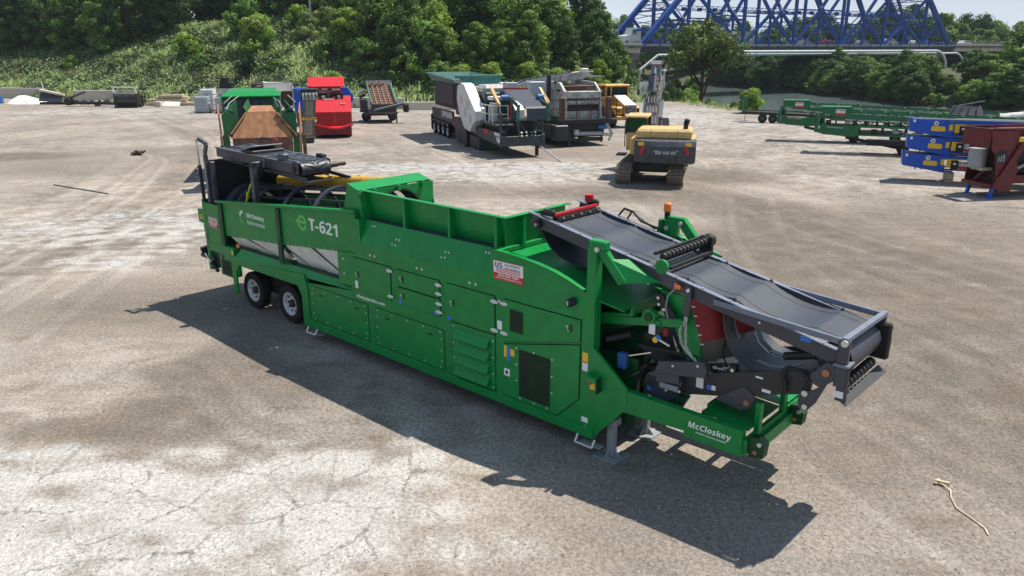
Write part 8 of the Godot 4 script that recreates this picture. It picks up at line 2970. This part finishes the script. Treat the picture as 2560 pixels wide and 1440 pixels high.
func bridge() -> void:
	var T := thing("truss_bridge", "long blue steel truss bridge carrying traffic over the river", "bridge", V(27.0, 0, -165.0), 0.52)
	var S: Material = M.blue_bridge
	var L := 107.0
	var Y := 8.3
	var top := func(t: float) -> float: return Y + 18.5 - pow((t - 53.5) / 41.1, 2.0) * 6.5
	var nodes := [0.0, 12.4, 28.8, 45.2, 61.8, 78.2, 94.6, 107.0]
	for z in [0.0, -11.5]:
		# chords
		for i in range(1, 6):
			bm("top_chord", T, S, V(nodes[i], top.call(nodes[i]), z), V(nodes[i + 1], top.call(nodes[i + 1]), z), 0.72, 0.78)
		bm("bottom_chord", T, S, V(0, Y, z), V(L, Y, z), 0.65, 0.78)
		bm("end_post", T, S, V(-0.6, Y - 0.4, z), V(nodes[1], top.call(nodes[1]), z), 0.98, 1.04)
		bm("end_post", T, S, V(L + 0.6, Y - 0.4, z), V(nodes[6], top.call(nodes[6]), z), 0.98, 1.04)
		for i in range(1, 7):
			bm("vertical", T, S, V(nodes[i], Y, z), V(nodes[i], top.call(nodes[i]), z), 0.55, 0.65)
		for e in [[0.0, 12.4], [107.0, 94.6]]:
			var mx: float = (e[0] + e[1]) * 0.5
			var my: float = (Y + top.call(e[1])) * 0.5
			bm("sub_vertical", T, S, V(mx, Y, z), V(mx, my, z), 0.39, 0.44)
			bm("sub_diagonal", T, S, V(mx, my, z), V(e[1], Y, z), 0.44, 0.49)
		for i in range(1, 6):
			var a: float = nodes[i]
			var b: float = nodes[i + 1]
			var m := (a + b) * 0.5
			var jy: float = Y + [5.5, 6.9, 8.0, 6.9, 5.5][i - 1]
			bm("diagonal", T, S, V(a, Y, z), V(m, jy, z), 0.55, 0.59)
			bm("diagonal", T, S, V(m, jy, z), V(b, Y, z), 0.55, 0.59)
			bm("diagonal", T, S, V(a, top.call(a), z), V(m, jy, z), 0.55, 0.59)
			bm("diagonal", T, S, V(m, jy, z), V(b, top.call(b), z), 0.55, 0.59)
			bm("sub_vertical", T, S, V(m, Y, z), V(m, jy, z), 0.42, 0.47)
			bx("gusset_plate", T, S, V(m - 0.8, jy - 0.9, z - 0.36), V(m + 0.8, jy + 0.9, z + 0.36), 0.25)
			bm("horizontal_strut", T, S, V(a, jy, z), V(b, jy, z), 0.24, 0.3)
		# laced longitudinal struts of the far plane
		for h in [3.6, 8.0]:
			if z < -1.0:
				var b2 := B.new()
				for s in [0.0, 0.8]:
					b2.beam(V(9.0, Y + h + s, z), V(98.0, Y + h + s, z), 0.16, 0.12)
				for k in 110:
					var x := 9.0 + k * 0.81
					b2.beam(V(x, Y + h + (0.0 if k % 2 else 0.8), z), V(x + 0.81, Y + h + (0.8 if k % 2 else 0.0), z), 0.07, 0.07)
				obj("laced_strut", b2, S, T)
	# cross frames between the two planes
	for i in range(1, 7):
		var t: float = nodes[i]
		for h in [5.4, top.call(t) - Y]:
			var b := B.new()
			for s in [0.0, -0.9]:
				b.beam(V(t, Y + h + s, 0), V(t, Y + h + s, -11.5), 0.2, 0.16)
			for k in 10:
				b.beam(V(t, Y + h - (0.0 if k % 2 else 0.9), -k * 1.15), V(t, Y + h - (0.9 if k % 2 else 0.0), -(k + 1) * 1.15), 0.1, 0.1)
			obj("sway_frame", b, S, T)
		for k in 2:
			bm("sway_brace", T, S, V(t, Y + 5.4, -1.5 if k else -10.0), V(t, Y + 8.6, -5.0 if k else -6.5), 0.2, 0.22)
	for k in 18:
		var x := 14.0 + k * 4.6
		bm("lateral_brace", T, S, V(x, Y + 7.6, -0.2), V(x + 4.2, Y + 7.6, -11.3), 0.1, 0.12)
		var gz := bx("lateral_gusset", T, S, V(x + 1.7, Y + 7.3, -6.2), V(x + 2.6, Y + 8.1, -5.4), 0.05)
	# portal lacing on the sloping ends
	for e in [[0.0, 12.4], [107.0, 94.6]]:
		for k in 7:
			var f := 0.22 + k * 0.115
			var p := V(lerpf(e[0], e[1], f), lerpf(Y, top.call(e[1]), f), 0)
			var q := V(lerpf(e[0], e[1], f + 0.11), lerpf(Y, top.call(e[1]), f + 0.11), 0)
			bm("portal_lacing", T, S, p, q + V(0, 0, -11.5), 0.14, 0.14)
			bm("portal_lacing", T, S, q, p + V(0, 0, -11.5), 0.14, 0.14)
		for f in [0.26, 0.6]:
			bm("portal_strut", T, S, V(lerpf(e[0], e[1], f), lerpf(Y, top.call(e[1]), f), 0), V(lerpf(e[0], e[1], f), lerpf(Y, top.call(e[1]), f), -11.5), 0.3, 0.35)
	# deck, railing, girders
	bx("deck", T, M.concrete_dark, V(-1, Y - 0.35, -12.0), V(L + 1, Y, 0.6))
	for z in [0.9, -12.3]:
		bm("girder", T, M.bridge_dark, V(-1, Y - 0.85, z - 0.2), V(L + 1, Y - 0.85, z - 0.2), 0.3, 1.0)
		for h in [0.35, 0.65, 0.95]:
			bm("railing_bar", T, S, V(-1, Y + h, z + 0.3), V(L + 1, Y + h, z + 0.3), 0.07, 0.1)
		for k in 28:
			bx("railing_post", T, S, V(k * 4.0 - 0.08, Y - 0.2 - (1.0 if k % 3 == 0 else 0.0), z + 0.2), V(k * 4.0 + 0.08, Y + 1.0, z + 0.4))
	bx("kerb_panel", T, M.tank_grey, V(-1, Y - 0.1, 0.62), V(L + 1, Y + 0.28, 0.7))
	for k in 10:
		bx("floor_beam", T, M.bridge_dark, V(k * 11.8 - 0.2, Y - 1.3, -12), V(k * 11.8 + 0.2, Y - 0.35, 0.8))
	# approaches of concrete with parapets
	for q in [[-70.0, -1.0], [108.0, 190.0]]:
		bx("approach_deck", T, M.concrete_dark, V(q[0], Y - 0.5, -12.5), V(q[1], Y, 1.4))
		bx("approach_girder", T, M.concrete, V(q[0], Y - 1.5, -12.0), V(q[1], Y - 0.5, 0.9))
		for z in [1.2, -12.5]:
			bx("parapet", T, M.concrete, V(q[0], Y, z), V(q[1], Y + 0.55, z + 0.25))
			bm("parapet_rail", T, M.galv, V(q[0], Y + 1.0, z + 0.12), V(q[1], Y + 1.0, z + 0.12), 0.1, 0.1)
			for k in 20:
				bx("parapet_post", T, M.galv, V(lerpf(q[0], q[1], k / 20.0), Y + 0.5, z + 0.06), V(lerpf(q[0], q[1], k / 20.0) + 0.15, Y + 1.0, z + 0.18))
	# piers
	for x in [-2.5, 102.0]:
		bx("pier_cap", T, M.concrete_dark, V(x - 1.2, Y - 3.0, -13.0), V(x + 1.2, Y - 1.5, 1.2), 0.05)
		for z in [-0.3, -11.0]:
			bx("pier_column", T, M.concrete_dark, V(x - 0.9, -5.0, z - 0.9), V(x + 0.9, Y - 3.0, z + 0.9), 0.1)
		bx("pier_wall", T, M.bridge_dark, V(x - 0.5, -5.0, -11.0), V(x + 0.5, Y - 3.0, -0.3))
	bx("abutment", T, M.bridge_dark, V(-16.0, -1.0, -12.0), V(-10.0, Y - 1.5, 0.5))
	bx("abutment_wall", T, M.bridge_dark, V(-11.0, -2.0, -11.6), V(-2.6, Y - 1.5, -11.0))
	bx("abutment_wall", T, M.bridge_dark, V(102.0, -5.0, -11.6), V(119.0, Y - 1.5, -11.0))
	bx("abutment", T, M.bridge_dark, V(118.0, -3.0, -12.0), V(122.0, Y - 1.5, 0.5))
	for k in 3:
		bx("downpipe", T, M.pipe, V(98.0 + k * 1.1, -4.0, 1.0), V(98.35 + k * 1.1, Y - 1.5, 1.3))
	# pipelines slung below the deck
	for q in [[0.0, 2.1, 0.34, 5.5], [3.0, 1.55, 0.26, 0.0]]:
		var pts := PackedVector3Array()
		var y: float = Y - 1.35 - q[0] * 0.2
		var z: float = q[1]
		if q[3] > 0.0:
			pts.append_array([V(4.5, -1.0, z), V(4.5, 2.0, z)])
			for i in 9:
				var f := PI * 0.5 * i / 8.0
				pts.append(V(4.5 + 6.5 * (1.0 - cos(f)), 2.0 + (y - 2.0) * sin(f), z))
			for i in 9:
				var f := PI * 0.5 * i / 8.0
				pts.append(V(98.0 + 5.5 * sin(f), y - 5.0 * (1.0 - cos(f)), z))
			pts.append(V(103.5, y - 8.0, z))
		else:
			pts.append_array([V(-1.5, -1.0, z), V(-1.5, 3.4, z), V(3.2, y, z), V(108.0, y, z)])
			for i in 9:
				var f := PI * 0.5 * i / 8.0
				pts.append(V(108.0 + 4.5 * sin(f), y - 4.5 * (1.0 - cos(f)), z))
		var b := B.new()
		b.tube(pts, q[2], 10)
		obj("pipeline", b, M.pipe, T)
	bx("pipe_collar", T, M.pipe, V(4.0, 3.0, 1.6), V(5.0, 3.4, 2.6), 0.1)
	traffic(Y)


func car_mesh(called: String, label: String, paint: Material, L: float, h: float, van: bool) -> Node3D:
	var T := thing(called, label, "car" if not van else "van", Vector3.ZERO, 0.0, "cars crossing the bridge")
	var b := B.new()
	if van:
		b.plate([-L / 2, 0.35, -L / 2, h, L * 0.28, h, L * 0.40, h * 0.6, L / 2, h * 0.52, L / 2, 0.35], -1.75, 0.0)
	else:
		b.plate([-L / 2, 0.35, -L / 2, h * 0.60, -L * 0.40, h * 0.64, -L * 0.30, h, L * 0.10, h, L * 0.26, h * 0.66, L * 0.47, h * 0.56, L / 2, h * 0.45, L / 2, 0.35], -1.75, 0.0)
	obj("body", b, paint, T)
	var g := B.new()
	if van:
		g.plate([L * 0.05, h * 0.62, L * 0.05, h * 0.92, L * 0.27, h * 0.92, L * 0.38, h * 0.62], -1.77, 0.02)
	else:
		g.plate([-L * 0.36, h * 0.67, -L * 0.29, h * 0.94, L * 0.09, h * 0.94, L * 0.23, h * 0.67], -1.77, 0.02)
	obj("window", g, M.glass, T)
	for x in [-L * 0.3, L * 0.31]:
		for z in [0.0, -1.75]:
			cy("wheel", T, M.tyre, V(x, 0.33, z - 0.12), V(x, 0.33, z + 0.12), 0.33, 14)
	return T


func traffic(Y: float) -> void:
	var fr := Transform3D(Basis(Vector3.UP, 0.52), V(27.0, Y, -165.0))
	var list := [[-8.5, "white car leaving the left end of the bridge, before the truck", M.white, 0, -2.6], [28.0, "dark grey car behind the river tree's crown on the bridge", M.grey_dark, 0, -2.6], [50.5, "white sport utility car in mid bridge, second joint from left", M.white, 1, -2.6], [57.5, "grey car following the white one in mid bridge", M.tank_grey, 0, -6.2], [86.0, "white car near the right end, under the sloping members", M.white, 1, -2.6], [80.0, "silver car near the right end, ahead of dark one", M.tank_grey, 0, -6.2], [97.5, "white hatchback just inside the right end post", M.white, 0, -2.6], [103.0, "dark blue car passing the right end post", M.motor_blue, 0, -2.6], [120.0, "white car on the concrete approach right of the bridge", M.white, 0, -2.6], [66.0, "dark red car in the right half of the bridge", M.red_dark, 0, -6.2], [18.0, "blue car beside the white truck's trailer on the bridge", M.motor_blue, 0, -6.2]]
	for q in list:
		var c := car_mesh("car", q[1], q[2], 4.5 if q[3] == 0 else 4.8, 1.45 if q[3] == 0 else 1.8, false)
		c.transform = fr * Transform3D(Basis(), V(q[0], 0.0, q[4]))
	var V2 := car_mesh("box_van", "grey and white box van on the bridge behind the river tree", M.white_old, 7.5, 3.1, true)
	V2.set_meta("category", "van")
	V2.transform = fr * Transform3D(Basis(Vector3.UP, PI), V(31.5, 0.0, -4.4))
	var K := thing("tractor_truck", "white tractor truck on the bridge behind the left end post", "truck", Vector3.ZERO)
	K.transform = fr * Transform3D(Basis(Vector3.UP, PI), V(4.0, 0.0, -6.0))
	var b := B.new()
	b.plate([-0.6, 0.9, -0.6, 3.6, 1.6, 3.7, 2.1, 2.3, 3.9, 2.0, 4.1, 1.0, 4.1, 0.6], 0.0, 2.4)
	obj("cab", b, M.white, K)
	bx("window", K, M.glass, V(0.7, 2.3, -0.03), V(1.7, 3.2, 2.43))
	bx("chassis", K, M.black, V(-4.5, 0.6, 0.5), V(4.0, 0.95, 1.9))
	bx("flatbed", K, M.rust_dark, V(-13.0, 1.1, 0.0), V(-1.2, 1.35, 2.4))
	for x in [3.2, -1.8, -3.0, -11.0, -12.2]:
		cy("wheel", K, M.tyre, V(x, 0.5, -0.05), V(x, 0.5, 2.45), 0.5, 16)


func light_poles() -> void:
	for q in [["tall grey light pole on the crest, left of a pair", -32.4, 9.6, -130.5], ["tall grey light pole on the crest, right of a pair", -27.6, 9.6, -131.0], ["tall grey light pole by the bridge's left approach", 16.6, 6.0, -150.0]]:
		var T := thing("light_pole", q[0], "light pole", V(q[1], q[2], q[3]), 0.0, "tall light poles")
		cy("pole", T, M.galv, V(0, -1.0, 0), V(0, 14.0, 0), 0.17, 10, 0.11)
		bm("arm", T, M.galv, V(0, 13.8, 0), V(1.8, 14.3, 0), 0.09, 0.09)
		bx("lamp_head", T, M.galv, V(1.6, 14.2, -0.18), V(2.4, 14.4, 0.18), 0.05)
		bx("base_plate", T, M.concrete, V(-0.4, -0.6, -0.4), V(0.4, 0.3, 0.4))

const EXPOSURE := 1.37
const SUN := 1.6
const SKY := 0.66
const GROUND_TINT := Color(0.955, 0.96, 0.965)


func _ready() -> void:
	rng.seed = 7
	make_sky()
	make_materials()
	make_ground()
	bridge()
	trommel()
	jaw_crusher()
	standing_conveyor()
	red_machine()
	blue_machine()
	tipper_body()
	back_row()
	grid_screener()
	crushing_plant()
	screening_plant()
	dump_truck()
	excavator()
	right_row()
	make_trees()
	make_weeds()
	light_poles()
	litter_in_yard()
